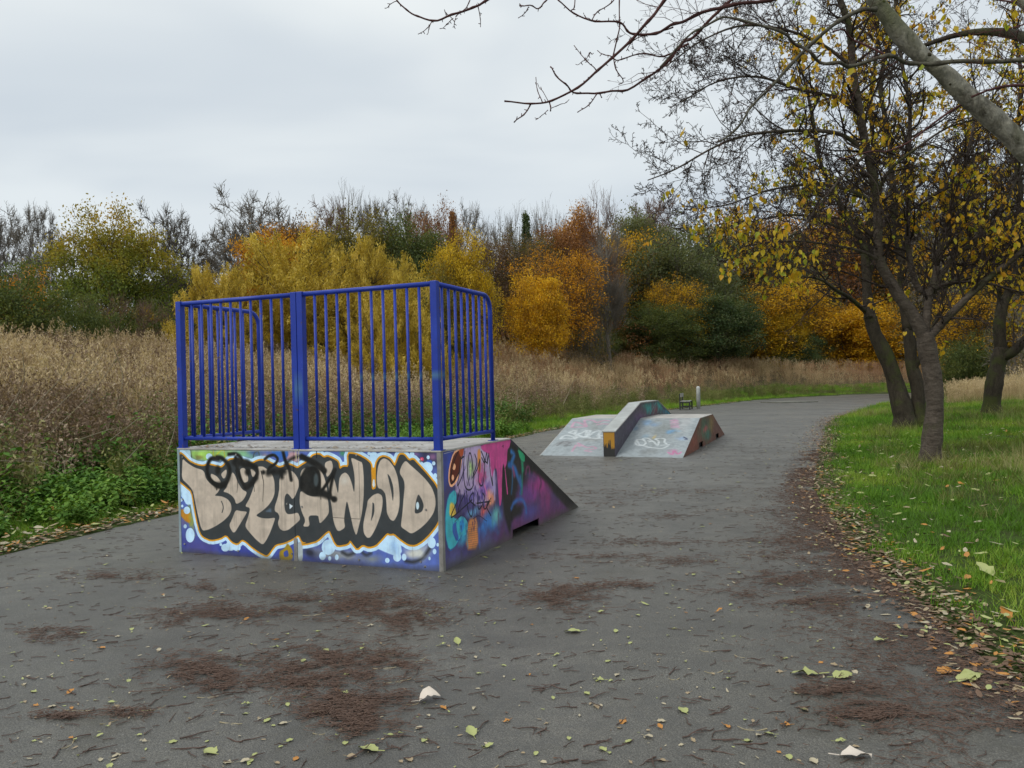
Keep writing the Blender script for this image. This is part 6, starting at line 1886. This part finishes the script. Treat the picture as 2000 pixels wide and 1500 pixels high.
# lawn on the right
def d_lawn(x, y, dl, dr):
    d = np.hypot(x, y)
    edge = sstep(.10, .55, dr + (_pn(x, y, 2.5, 3) - .5) * .7)
    left = sstep(.18, .5, dl + (_pn(x, y, 2.5, 4) - .5) * .5) * (dl < 2.6)
    bare = np.where(_pn(x, y, .9, 12) < .30, .35, 1.0)
    return np.where(dr > 0, edge * bare, left) * np.clip((9 / np.maximum(d, 1)) ** 1.25, .05, 1) * inview(x, y)
lz = lambda x, y, dl, dr: np.clip((np.hypot(x, y) / 9) ** .55, 1, 2.6)
emit('lawn_grass', 'short bright green grass growing along the edges of the path', 120000, (-9, 24, 1.5, 45), d_lawn, lawn, .75, 1.4, 21, tintf=lambda x, y, dl, dr, r: (_pn(x, y, .8, 5) - .5) * 2.4 + .5 + r.normal(0, .12, len(x)), zs=lz)
emit('verge_grass', 'short green grass on the far verge of the path', 60000, (-6, 45, 14, 80), lambda x, y, dl, dr: sstep(.15, .5, dl) * (dl < np.interp(x, [0, 10, 25], [2.0, 3.4, 6.5])) * inview(x, y) * .8, lawn, 2.0, 3.4, 22, tintf=lambda x, y, dl, dr, r: (_pn(x, y, .5, 6) - .5) * 1.4 + .45 + r.normal(0, .12, len(x)))
# rough grass round the trunks and across the right
emit('rough_grass', 'long rough grass round the trunks right of the path', 26000, (4, 45, 8, 60), lambda x, y, dl, dr: (dr > 1.0) * np.clip((_pn(x, y, .35, 15) - .40) * 3.5 + sstep(2.2, 7, dr) * .5 + .9 * (np.hypot(x - 7.0, y - 13.4) < 1.3), 0, 1) * np.clip(16 / y, .3, 1) * .55 * inview(x, y), rough + tall[:1], .7, 1.3, 23, tintf=lambda x, y, dl, dr, r: (_pn(x, y, .4, 8) - .5) * 1.5 + .45 + r.normal(0, .15, len(x)), zs=lambda x, y, dl, dr: np.clip((y / 18) ** .4, .6, 1.5),
     idxf=lambda x, y, dl, dr, r: np.where((dr > 6) & (r.random(len(x)) < .3), 3, r.integers(0, 3, len(x))))
# left bank: nettles, weeds, tall grass
emit('nettles', 'low green nettles and brambles growing beside the path on the left', 30000, (-14, 2, 5, 26), lambda x, y, dl, dr: (dl > .55) * (dl < 3.0) * np.clip((_pn(x, y, .75, 17) - .42) * 6, 0.06, 1) * .7 * inview(x, y), nett, .6, 1.6, 24, tintf=lambda x, y, dl, dr, r: (_pn(x, y, 1.2, 8) - .5) * 1.6 + .5 + r.normal(0, .15, len(x)))
emit('verge_rough_grass', 'rough green grass where the verge meets the dead weeds', 26000, (-16, 40, 5, 72), lambda x, y, dl, dr: (dl > .7) * (dl < 5.5) * np.clip(1.1 - np.abs(dl - 2.6) / 2.2, 0, 1) * .7 * inview(x, y), rough + weed[4:], .7, 1.5, 25, tintf=lambda x, y, dl, dr, r: (_pn(x, y, .5, 18) - .5) * 1.5 + .4 + r.normal(0, .15, len(x)))
emit('brambles', 'dark green brambles spreading up the bank among the dead weeds', 16000, (-14, 8, 8, 36), lambda x, y, dl, dr: (dl > 2.0) * (dl < 7.5) * np.clip((_pn(x, y, .38, 71) - .50) * 7, 0, 1) * .5 * inview(x, y), nett, 1.5, 2.6, 44, tintf=lambda x, y, dl, dr, r: (_pn(x, y, .8, 8) - .5) * 1.2 + .25 + r.normal(0, .12, len(x)))
emit('dead_weeds', 'tangle of brown dead weed stems covering the bank on the left', 70000, (-40, 12, 7, 48), lambda x, y, dl, dr: sstep(1.9, 3.6, dl + (_pn(x, y, .7, 33) - .5) * 1.4) * (dl < 22) * np.clip(14 / y, .3, 1) * np.interp(x + .15 * y, [0, 9], [.75, .3]) * inview(x, y, 1.1), weed, .8, 1.25, 26, zs=lambda x, y, dl, dr: .6 + .8 * _pn(x, y, .9, 93), tintf=lambda x, y, dl, dr, r: (_pn(x, y, .5, 28) - .5) * 1.5 + .45 + r.normal(0, .2, len(x)), tilt=.2,
     idxf=lambda x, y, dl, dr, r: np.where(r.random(len(x)) < np.clip(.34 - dl * .03, .06, .3) + .25 * (_pn(x, y, .3, 50) > .56), 4 + r.integers(0, 2, len(x)), r.integers(0, 4, len(x))))
emit('meadow_grass', 'tall dry tan and reddish grass with pale seed heads across the meadow', 95000, (-45, 75, 14, 95), lambda x, y, dl, dr: sstep(3.2, 7.0, dl + (_pn(x, y, .25, 34) - .5) * 4) * np.clip(26 / y, .35, 1) * np.where(dl < 8, .55, .9) * np.where(dl > 34, .4, 1) * inview(x, y, 1.05), tall, .7, 1.4, 27, tintf=lambda x, y, dl, dr, r: (_pn(x, y, .22, 38) - .5) * 1.7 + .5 + r.normal(0, .15, len(x)), tilt=.09,
     idxf=lambda x, y, dl, dr, r: r.integers(0, 3, len(x)) + 3 * (r.random(len(x)) < np.clip((_pn(x, y, .16, 61) - .42) * 5, .05, .9) * (x > -6)))
emit('far_meadow_grass', 'pale dry grass between the path and the yellow trees on the right', 30000, (14, 60, 34, 90), lambda x, y, dl, dr: (dr > 3.5) * .55 * inview(x, y), tall[:3], .7, 1.05, 28)
def plumeclump():
    V, Q, T_, (P0, dh, h, ln) = blades(4, .25, 1.15, 1.6, .0035, .12, rg_, 4, .3)
    C = []
    for i in range(4):
        for k in range(34):
            t = rg_.uniform(.84, 1.03)
            C.append(P0[i] + dh[i] * h[i] * ln[i] * (t + .3 * t * t) + np.array([0, 0, h[i] * (t - .3 * ln[i] * t * t)]) + rg_.normal(0, .017 * (1.1 - t) * 8 + .008, 3))
    V3, Q3 = quads_at(np.array(C), .030, rg_, 1.6, .25)
    return mk('plume_clump', join((V, Q, T_), (V3, Q3, np.full(len(V3), .9))), M_TALL)
emit('plume_grass', 'taller dead stems with pale feathery heads standing out of the meadow', 9000, (-32, 40, 9, 70), lambda x, y, dl, dr: (dl > 3.0) * np.clip((_pn(x, y, .3, 81) - .36) * 5, .05, 1) * np.clip(22 / y, .5, 1) * .36 * inview(x, y), [plumeclump() for _ in range(4)], .8, 1.3, 47, tintf=lambda x, y, dl, dr, r: r.uniform(.4, 1, len(x)), tilt=.1)
# long loose bleached stalks on the left bank, each a thing one can see
M_STALK = gm('bleached_stalk', (.30, .25, .17), (.40, .34, .25), (.5, .44, .33))
st = []
for (a, b2, yd) in (((75, 830), (220, 665), 11), ((100, 845), (228, 700), 11.5), ((5, 820), (45, 690), 10.5), ((60, 800), (150, 680), 12), ((215, 860), (315, 770), 11), ((222, 680), (228, 800), 12), ((240, 905), (290, 830), 10.5), ((150, 860), (235, 835), 10.8), ((325, 890), (332, 780), 11.5), ((20, 860), (70, 960), 10), ((0, 900), (120, 925), 9.8), ((70, 870), (128, 925), 10.2), ((1008, 800), (1010, 740), 27), ((1100, 790), (1120, 745), 30)):
    p, q = AT(*a, yd), AT(*b2, yd)
    mid = (p + q) / 2 + np.array([.04, .15, .04])
    pts = catmull([p, mid, q], 5)
    mb = MB(); mb.tube(pts, np.linspace(.0065, .003, len(pts)) * yd / 11, 5)
    for _ in range(3):
        i = int(rg_.integers(len(pts) // 2, len(pts)))
        mb.tube([pts[i], pts[i] + rg_.normal(0, .06, 3) * [1, 1, .5] + [0, 0, .07]], .0025 * yd / 11, 4)
    o = mb.build('dead_stalk', M_STALK)
    tag(o, 'long bleached dead stalk leaning among the brown weeds', 'stalk', 'bleached stalks leaning in the weeds')

# ---- litter on the tarmac
M_LF = []
def flat_mat(name, c1, c2):
    m, t, b = new_mat(name)
    oi = nd(t, 'ShaderNodeObjectInfo').outputs['Random']
    at = nd(t, 'ShaderNodeAttribute', attribute_name='tone').outputs['Fac']
    n_ = noise(t, geo_pos(t), 60, 3)
    f = math_n(t, 'ADD', math_n(t, 'MULTIPLY', at, .7), math_n(t, 'MULTIPLY', n_, .35), clamp=True)
    f = math_n(t, 'ADD', f, math_n(t, 'MULTIPLY_ADD', oi, .3), clamp=True)
    t.links.new(ramp(t, f, [(.2, K(*c1)), (.9, K(*c2))]), b.inputs['Base Color'])
    b.inputs['Roughness'].default_value = .55
    b.inputs['Specular IOR Level'].default_value = .4
    return m
MF = dict(green=flat_mat('fallen_leaf_yellow_green', (.16, .20, .05), (.36, .38, .14)), pale=flat_mat('fallen_leaf_pale', (.22, .18, .10), (.42, .36, .24)), orange=flat_mat('fallen_leaf_orange', (.22, .09, .02), (.45, .20, .04)),
          brown=flat_mat('fallen_leaf_brown', (.045, .026, .016), (.14, .08, .045)), tan=flat_mat('fallen_leaf_tan', (.15, .10, .055), (.32, .24, .14)), white=flat_mat('fallen_leaf_white_underside', (.42, .35, .27), (.62, .54, .45)))
def leafmesh(name, l, ww, curl, fold, mat, stalk=True, seed=0):
    """leaf with toothed wavy edge, folded midrib and a stalk"""
    r = np.random.default_rng(seed)
    n = 7; V, F = [], []
    for i in range(n + 1):
        t = i / n
        wd = ww * math.sin(math.pi * min(1, t ** .8)) ** .8 * (1 + (.08 if i % 2 else -.08))
        z = curl * math.sin(t * math.pi) + .002
        bz_ = r.normal(0, .0025)
        V += [(-wd, t * l, z + fold * wd + bz_), (-wd * .5, t * l, z + fold * wd * .35), (0, t * l, z), (wd * .5, t * l, z + fold * wd * .35), (wd, t * l, z + fold * wd - bz_)]
    for i in range(n):
        for j in range(4):
            a = i * 5 + j
            F.append((a, a + 1, a + 6, a + 5))
    if stalk:
        k = len(V); s = .0012
        V += [(-s, 0, .003), (s, 0, .003), (s, -l * .35, .006), (-s, -l * .35, .006), (0, 0, .005), (0, -l * .35, .008)]
        F += [(k, k + 1, k + 2, k + 3), (k + 1, k + 4, k + 5, k + 2), (k + 4, k, k + 3, k + 5)]
    me = np_mesh(name, V, faces=F, tone=np.full(len(V), .5), smooth=True)
    me.materials.append(MF[mat]); return me
LMesh = {k: [leafmesh('fallen_leaf', .06, .019 * f, c, fo_, k, seed=s) for s, (c, fo_, f) in enumerate(((.003, .18, 1), (-.0, .30, 1.1), (.006, .08, .8)))] for k in MF}
rl = np.random.default_rng(90)
def put_leaf(px, py, me, L_, rz, label, group=None, tilt=0.0, cat='leaf'):
    g_ = G(px, py)
    dl, dr = dists(np.array([g_[0]]), np.array([g_[1]]))
    z = 0.003 if (dl[0] <= 0 and dr[0] <= 0) else tz(g_[0], g_[1]) + .03
    o = bpy.data.objects.new('fallen_leaf', me); COL.objects.link(o)
    o.location = (float(g_[0]), float(g_[1]), float(z)); o.rotation_euler = (tilt, rl.normal(0, .08), rz)
    s = L_ / .06; o.scale = (s, s, s)
    tag(o, label, cat, group); return o
big1 = leafmesh('fallen_leaf', .06, .024, .014, .35, 'white', seed=50)
big2 = leafmesh('fallen_leaf', .06, .016, .006, .25, 'white', seed=51)
put_leaf(818, 1372, big1, .105, -1.35, 'large curled off white leaf lying upside down in the near centre of the path', tilt=.15)
put_leaf(1640, 1480, big2, .125, -1.62, 'long pale cream leaf at the bottom right of the path')
put_leaf(1400, 1196, LMesh['orange'][2], .05, -1.2, 'small curled orange leaf alone on bare tarmac right of centre', tilt=.4)
put_leaf(1135, 1235, LMesh['green'][0], .10, 1.5, 'pale green leaf below the dark litter patch in the centre', )
put_leaf(895, 1260, LMesh['green'][1], .06, .3, 'broad yellow green leaf standing up on the tarmac right of the box', tilt=.5)
put_leaf(925, 1440, LMesh['green'][1], .07, .4, 'yellow green leaf nearest the bottom edge, left of centre', tilt=.3)
put_leaf(1600, 1320, LMesh['green'][2], .14, 1.4, 'spray of pale green leaflets on the right of the path')
put_leaf(1628, 1326, LMesh['green'][0], .12, -1.2, 'pale leaflet crossing the green spray on the right')
put_leaf(1180, 1330, LMesh['green'][2], .06, 1.2, 'narrow green leaf beside a forked twig in the centre')
put_leaf(1150, 1358, LMesh['green'][1], .04, .5, 'tiny round green leaf near the centre of the foreground')
put_leaf(1340, 1395, LMesh['green'][0], .07, .2, 'light green leaf pointing at the camera, right of centre')
put_leaf(738, 1470, LMesh['green'][0], .10, 1.1, 'yellow green leaf at the bottom, beneath the dark litter')
put_leaf(420, 1475, LMesh['green'][1], .08, .9, 'yellow green crumpled leaf at the bottom left')
put_leaf(1870, 1335, LMesh['green'][2], .16, -1.2, 'long pale green leaf on the brown litter by the right edge', tilt=.1)
put_leaf(1835, 1318, LMesh['orange'][0], .11, -1.0, 'orange leaf touching the long pale green leaf by the right edge')
put_leaf(1940, 1140, LMesh['green'][1], .16, .3, 'large yellow green leaf in the grass at the right edge', tilt=.5)
put_leaf(1972, 1225, LMesh['orange'][1], .10, .1, 'bright orange leaf on the grass edge at the right', tilt=.6)
G1, G2, G3 = 'small fallen leaves scattered over the tarmac', 'fallen leaves along the right edge of the path', 'fallen leaves at the foot of the left bank'
cnt = 0
for i in range(240):
    py = 1040 + 455 * rl.random() ** .7; px = rl.uniform(10, 1700)
    g_ = G(px, py)
    if dists(g_[:1], g_[1:2])[1][0] > -.15 or (330 < px < 1010 and py < 1125): continue
    c_ = rl.choice(['green', 'pale', 'tan', 'orange'], p=[.42, .26, .2, .12])
    nm = dict(green='yellow green', pale='pale cream', tan='light brown', orange='orange')[c_]
    put_leaf(px, py, LMesh[c_][int(rl.integers(0, 3))], rl.uniform(.018, .048), rl.uniform(0, 6.28), 'small %s fallen leaf on the tarmac %s' % (nm, 'in the left third of the path' if px < 660 else 'in the middle of the path' if px < 1200 else 'in the right half of the path'), G1, rl.normal(0, .15))
for i in range(95):
    t_ = rl.random() ** .8; yy = 3.7 + 5.5 * t_
    xr = float(np.interp(yy, PRs[:, 1], PRs[:, 0])) + rl.normal(.12, .22)
    c_ = rl.choice(['green', 'pale', 'tan', 'orange'], p=[.4, .25, .22, .13]); nm = dict(green='yellow green', pale='pale cream', tan='light brown', orange='orange')[c_]
    o = bpy.data.objects.new('fallen_leaf', LMesh[c_][int(rl.integers(0, 3))]); COL.objects.link(o)
    o.location = (xr, yy, max(.004, tz(xr, yy)) + .012); o.rotation_euler = (rl.normal(0, .25), rl.normal(0, .2), rl.uniform(0, 6.28)); s = rl.uniform(.035, .075) / .06; o.scale = (s, s, s)
    tag(o, "%s leaf in the litter along the path's right edge, %s" % (nm, 'nearest the camera' if yy < 4.6 else 'a few steps off' if yy < 6.5 else 'further up the edge'), 'leaf', G2)
# the rest of the leaves as one mass each
def litter(name, label, X_, Y_, Z_, sz, mats, seed, aspect=.36, flat=.25):
    r = np.random.default_rng(seed); n = len(X_)
    a = r.random(n) * 6.283
    u = np.stack([np.cos(a), np.sin(a), r.normal(0, flat, n)], 1); v = np.stack([-np.sin(a), np.cos(a), r.normal(0, flat, n)], 1)
    P_0 = np.stack([X_, Y_, Z_], 1); s = (sz * r.uniform(.5, 1.4, n))[:, None]
    up_ = np.array([[0, 0, 1.0]])
    ring = [P_0 - u * s, P_0 - u * s * .35 + v * s * aspect * 1.0 + up_ * s * .12, P_0 + u * s * .45 + v * s * aspect * .85 + up_ * s * .12, P_0 + u * s, P_0 + u * s * .45 - v * s * aspect * .85 + up_ * s * .06, P_0 - u * s * .35 - v * s * aspect + up_ * s * .1]
    V = np.stack(ring, 1).reshape(-1, 3); V[:, 2] = np.maximum(V[:, 2], Z_.repeat(6) + .001)
    b_ = np.arange(n)[:, None] * 6
    Q = np.concatenate([b_ + np.array([[0, 1, 2, 3]]), b_ + np.array([[0, 3, 4, 5]])])
    me = np_mesh(name, V, quads=Q, tone=np.repeat(r.random(n), 6))
    ks = list(mats)
    for k in ks: me.materials.append(MF[k])
    mi = r.choice(len(ks), n, p=np.array([mats[k] for k in ks]) / sum(mats.values()))
    me.polygons.foreach_set('material_index', np.concatenate([mi, mi]).astype(np.int32))
    o = link(name, me); tag(o, label, kind='stuff'); return o
r = rl
# small leaves further down the path
n = 5200
x = r.uniform(-4.5, 12, n); y = r.uniform(5, 42, n) ** 1.0
dl, dr = dists(x, y); k = (dl < -.05) & (dr < -.05) & (r.random(n) < np.clip(.25 + .9 * np.exp(dr * 1.1), 0, 1))
litter('leaf_litter', 'small leaves strewn over the path further off', x[k], y[k], 0 * x[k] + .004, .026, dict(green=.28, pale=.42, tan=.25, orange=.05), 91)
n = 1500
x = r.uniform(-4.5, 3, n); y = r.uniform(1.9, 7, n); dl, dr = dists(x, y); k = (dl < -.05) & (dr < -.05)
litter('leaf_specks', 'tiny torn leaf bits and petals on the near tarmac', x[k], y[k], 0 * x[k] + .003, .011, dict(green=.2, pale=.3, tan=.3, brown=.2), 98)
# edge of the path on both sides
n = 11000
t_ = r.random(n) ** 1.3; y = 2.6 + 34 * t_
xr = np.interp(y, PRs[:, 1], PRs[:, 0]); x = xr + r.normal(.06, .17, n) * np.clip(.8 + y / 25, .8, 1.8)
litter('edge_litter', 'brown and pale leaves piled along the right edge of the path', x, y, np.maximum(terrain(x, y), 0) + r.uniform(.002, .025, n), .027, dict(green=.05, pale=.05, tan=.17, orange=.09, brown=.64), 92)
n = 9000
y = 5.0 + 50 * r.random(n) ** 1.5; xl = np.interp(y, PLs[:, 1], PLs[:, 0])
x = xl - np.abs(r.normal(-.05, .28, n)) * np.clip(.9 + y / 30, .9, 2)
litter('verge_litter', 'tan and orange leaves along the left edge of the path', x, y, np.maximum(terrain(x, y), 0) + r.uniform(.002, .04, n), .036, dict(green=.08, pale=.14, tan=.28, orange=.20, brown=.30), 93)
n = 5200
x = r.uniform(2.5, 18, n); y = 3.5 + 20 * r.random(n) ** 1.3; dl, dr = dists(x, y); k = (dr > .1) & (r.random(n) < .35 + .65 * np.exp(-dr * .8))
litter('lawn_litter', 'yellow orange and pale leaves lying in the grass', x[k], y[k], terrain(x[k], y[k]) + r.uniform(.03, .07, k.sum()), .042, dict(green=.34, pale=.20, tan=.2, orange=.16, brown=.10), 94, flat=.4)
n = 1600
x = r.uniform(-9, -3, n); y = r.uniform(6, 16, n); dl, dr = dists(x, y); k = (dl > .1) & (dl < 1.7)
litter('bank_litter', 'leaves caught in the low growth of the left verge', x[k], y[k], terrain(x[k], y[k]) + r.uniform(.03, .10, k.sum()), .042, dict(green=.25, pale=.22, tan=.25, orange=.22, brown=.06), 95, flat=.5)
# leaves and dirt on the deck of the box
n = 260
u_ = r.uniform(.1, BW - .1, n); s_ = np.where(r.random(n) < .6, r.uniform(.02, .25, n), r.uniform(.1, 1.3, n))
pp = BA[None] + e1[None] * u_[:, None] + e2[None] * s_[:, None]
litter('deck_litter', 'dead leaves scattered on top of the graffitied box', pp[:, 0], pp[:, 1], 0 * u_ + BH + .004, .02, dict(tan=.4, brown=.35, orange=.15, pale=.1), 96)
# clogs of needles and fine twigs on the tarmac
M_CLOG = flat_mat('brown_needle_litter', (.012, .008, .006), (.135, .080, .055))
PATCH = [(225, 1127, 90, 11), (105, 1240, 62, 14), (400, 1150, 45, 10), (330, 1208, 40, 14), (430, 1200, 110, 17), (560, 1185, 120, 22), (720, 1180, 120, 26), (790, 1210, 80, 26), (400, 1310, 100, 34), (420, 1335, 60, 22), (640, 1290, 110, 34), (730, 1300, 80, 28), (590, 1330, 70, 24), (690, 1365, 100, 28), (700, 1405, 70, 34), (640, 1390, 60, 18), (1090, 1172, 75, 26), (1110, 1155, 60, 14), (1200, 965, 110, 9), (1180, 985, 60, 6), (1270, 1062, 110, 9), (1330, 1098, 80, 9), (1230, 1145, 90, 9), (1180, 1090, 110, 8), (1290, 1010, 70, 6), (1380, 960, 90, 6), (1440, 1000, 70, 6), (1480, 1060, 80, 8), (1540, 1130, 110, 16), (1600, 1175, 110, 16), (1500, 1090, 60, 10), (1560, 1060, 50, 14), (960, 1045, 60, 5), (250, 1395, 60, 10), (120, 1400, 60, 6), (1700, 1400, 90, 22), (1640, 1350, 90, 14), (1440, 1160, 60, 10)]
A_, B_2 = [], []
for (cx, cy_, rx, ry) in PATCH:
    m_ = int(np.clip(rx * ry * .46, 200, 1500))
    q = r.normal(0, .60, (m_, 2)); n_ = fbm(q[:, 0] * 3, q[:, 1] * 3, cx * .1, 7, 2); q = q[n_ > .46]
    for a, b2 in q:
        g_ = G(cx + a * rx, cy_ + b2 * ry)
        an = r.normal(.15, 1.0); ln = r.uniform(.008, .034) if r.random() < .82 else r.uniform(.035, .075)
        z = r.uniform(.003, .022)
        A_.append((g_[0] - math.cos(an) * ln, g_[1] - math.sin(an) * ln * .8, z)); B_2.append((g_[0] + math.cos(an) * ln, g_[1] + math.sin(an) * ln * .8, z + r.normal(0, .005)))
# band of brown needles down the right hand side
m_ = 24000
yy = 2.4 + 14 * r.random(m_) ** 1.4; xx = np.interp(yy, PRs[:, 1], PRs[:, 0]) - np.abs(r.normal(-.1, .33, m_)) * np.clip(1.5 - yy / 14, .5, 1.3)
kk = fbm(xx * 2.5, yy * 2.5, 0, 19, 3) > .40; xx, yy = xx[kk], yy[kk]
for a, b2 in zip(xx, yy):
    an = r.normal(-.5, .9); ln = r.uniform(.007, .032); z = r.uniform(.003, .018) + max(0, tz(a, b2) if False else 0)
    A_.append((a - math.cos(an) * ln, b2 - math.sin(an) * ln, z)); B_2.append((a + math.cos(an) * ln, b2 + math.sin(an) * ln, z + r.normal(0, .006)))
A_, B_2 = np.array(A_), np.array(B_2); A_[:, 2] = np.maximum(A_[:, 2], .002); B_2[:, 2] = np.maximum(B_2[:, 2], .002)
V, Q = seg_prisms(A_, B_2, r.uniform(.0012, .0026, len(A_)), np.full(len(A_), .0011))
o = link('needle_litter', np_mesh('needle_litter', V, quads=Q, tone=np.repeat(r.random(len(A_)) ** 2.0, 6)), M_CLOG)
tag(o, 'clogged patches of dark red brown needles and fine twigs on the tarmac', kind='stuff')
# twigs: the near ones each by itself, the rest as a mass
M_TW = flat_mat('fallen_twig_dark', (.022, .014, .011), (.085, .05, .036)); M_TWL = flat_mat('fallen_twig_pale', (.22, .18, .10), (.36, .30, .18))
tw_me = []
for s in range(10):
    rr_ = np.random.default_rng(200 + s); mb = MB()
    pts = [np.array([0, 0, .004])]; d = np.array([1.0, 0, 0])
    for i in range(5):
        d = d + np.array([0, rr_.normal(0, .28), 0]); d /= np.linalg.norm(d); pts.append(pts[-1] + d * .2 + [0, 0, rr_.normal(0, .003)])
    pts = np.array(pts) * [.1, .1, 1]
    mb.tube(pts, np.linspace(.0028, .0016, 6), 5)
    if s % 2: mb.tube([pts[2], pts[2] + [.012, .012 * (1 if s % 4 == 1 else -1), .002], pts[2] + [.03, .018 * (1 if s % 4 == 1 else -1), .001]], [.0018, .0014, .001], 4)
    me = bpy.data.meshes.new('twig'); me.from_pydata([tuple(map(float, v)) for v in mb.V], [], mb.F); me.update()
    me.materials.append(M_TWL if s == 7 else M_TW); tw_me.append(me)
for i in range(230):
    py = 1120 + 378 * r.random() ** .62; px = r.uniform(5, 1900)
    g_ = G(px, py)
    if dists(g_[:1], g_[1:2])[1][0] > -.05 or (340 < px < 900 and py < 1135): continue
    s = int(r.integers(0, 10)); o = bpy.data.objects.new('fallen_twig', tw_me[s]); COL.objects.link(o)
    o.location = (float(g_[0]), float(g_[1]), .001); o.rotation_euler = (0, 0, r.normal(.2, .55) + (math.pi if r.random() < .5 else 0)); k_ = r.uniform(.5, 1.5); o.scale = (k_, k_, 1)
    tag(o, 'pale bleached forked twig on the tarmac' if s == 7 else ('%s dark brown twig on the tarmac %s' % ('forked' if s % 2 else 'thin unforked', 'at the bottom left of the photo' if px < 700 and py > 1320 else 'left of the box' if px < 340 else 'in front of the graffitied box' if px < 900 else 'at the bottom centre of the photo' if px < 1350 and py > 1320 else 'between the box and the bottom centre' if px < 1350 else 'towards the right hand litter')), 'twig', 'twigs scattered over the tarmac')
n = 6500
x = r.uniform(-5, 9, n); y = r.uniform(1.8, 20, n); dl, dr = dists(x, y); k = (dl < -.05) & (dr < -.02) & (r.random(n) < np.clip(7 / y, .2, 1)) ; x, y = x[k], y[k]
an = r.normal(.15, .6, len(x)); ln = r.uniform(.012, .05, len(x)); c_ = np.stack([np.cos(an), np.sin(an), 0 * an], 1) * ln[:, None]
bend = np.stack([-np.sin(an), np.cos(an), 0 * an], 1) * (r.normal(0, .25, len(x)) * ln)[:, None]
P0 = np.stack([x, y, 0 * x + .0045], 1)
V, Q = seg_prisms(np.concatenate([P0 - c_, P0 + bend]), np.concatenate([P0 + bend, P0 + c_]), np.full(2 * len(x), .0025), np.full(2 * len(x), .0018))
o = link('twig_litter', np_mesh('twig_litter', V, quads=Q, tone=np.repeat(r.random(2 * len(x)), 6)), M_TW)
tag(o, 'many smaller dark twigs strewn over the path', kind='stuff')
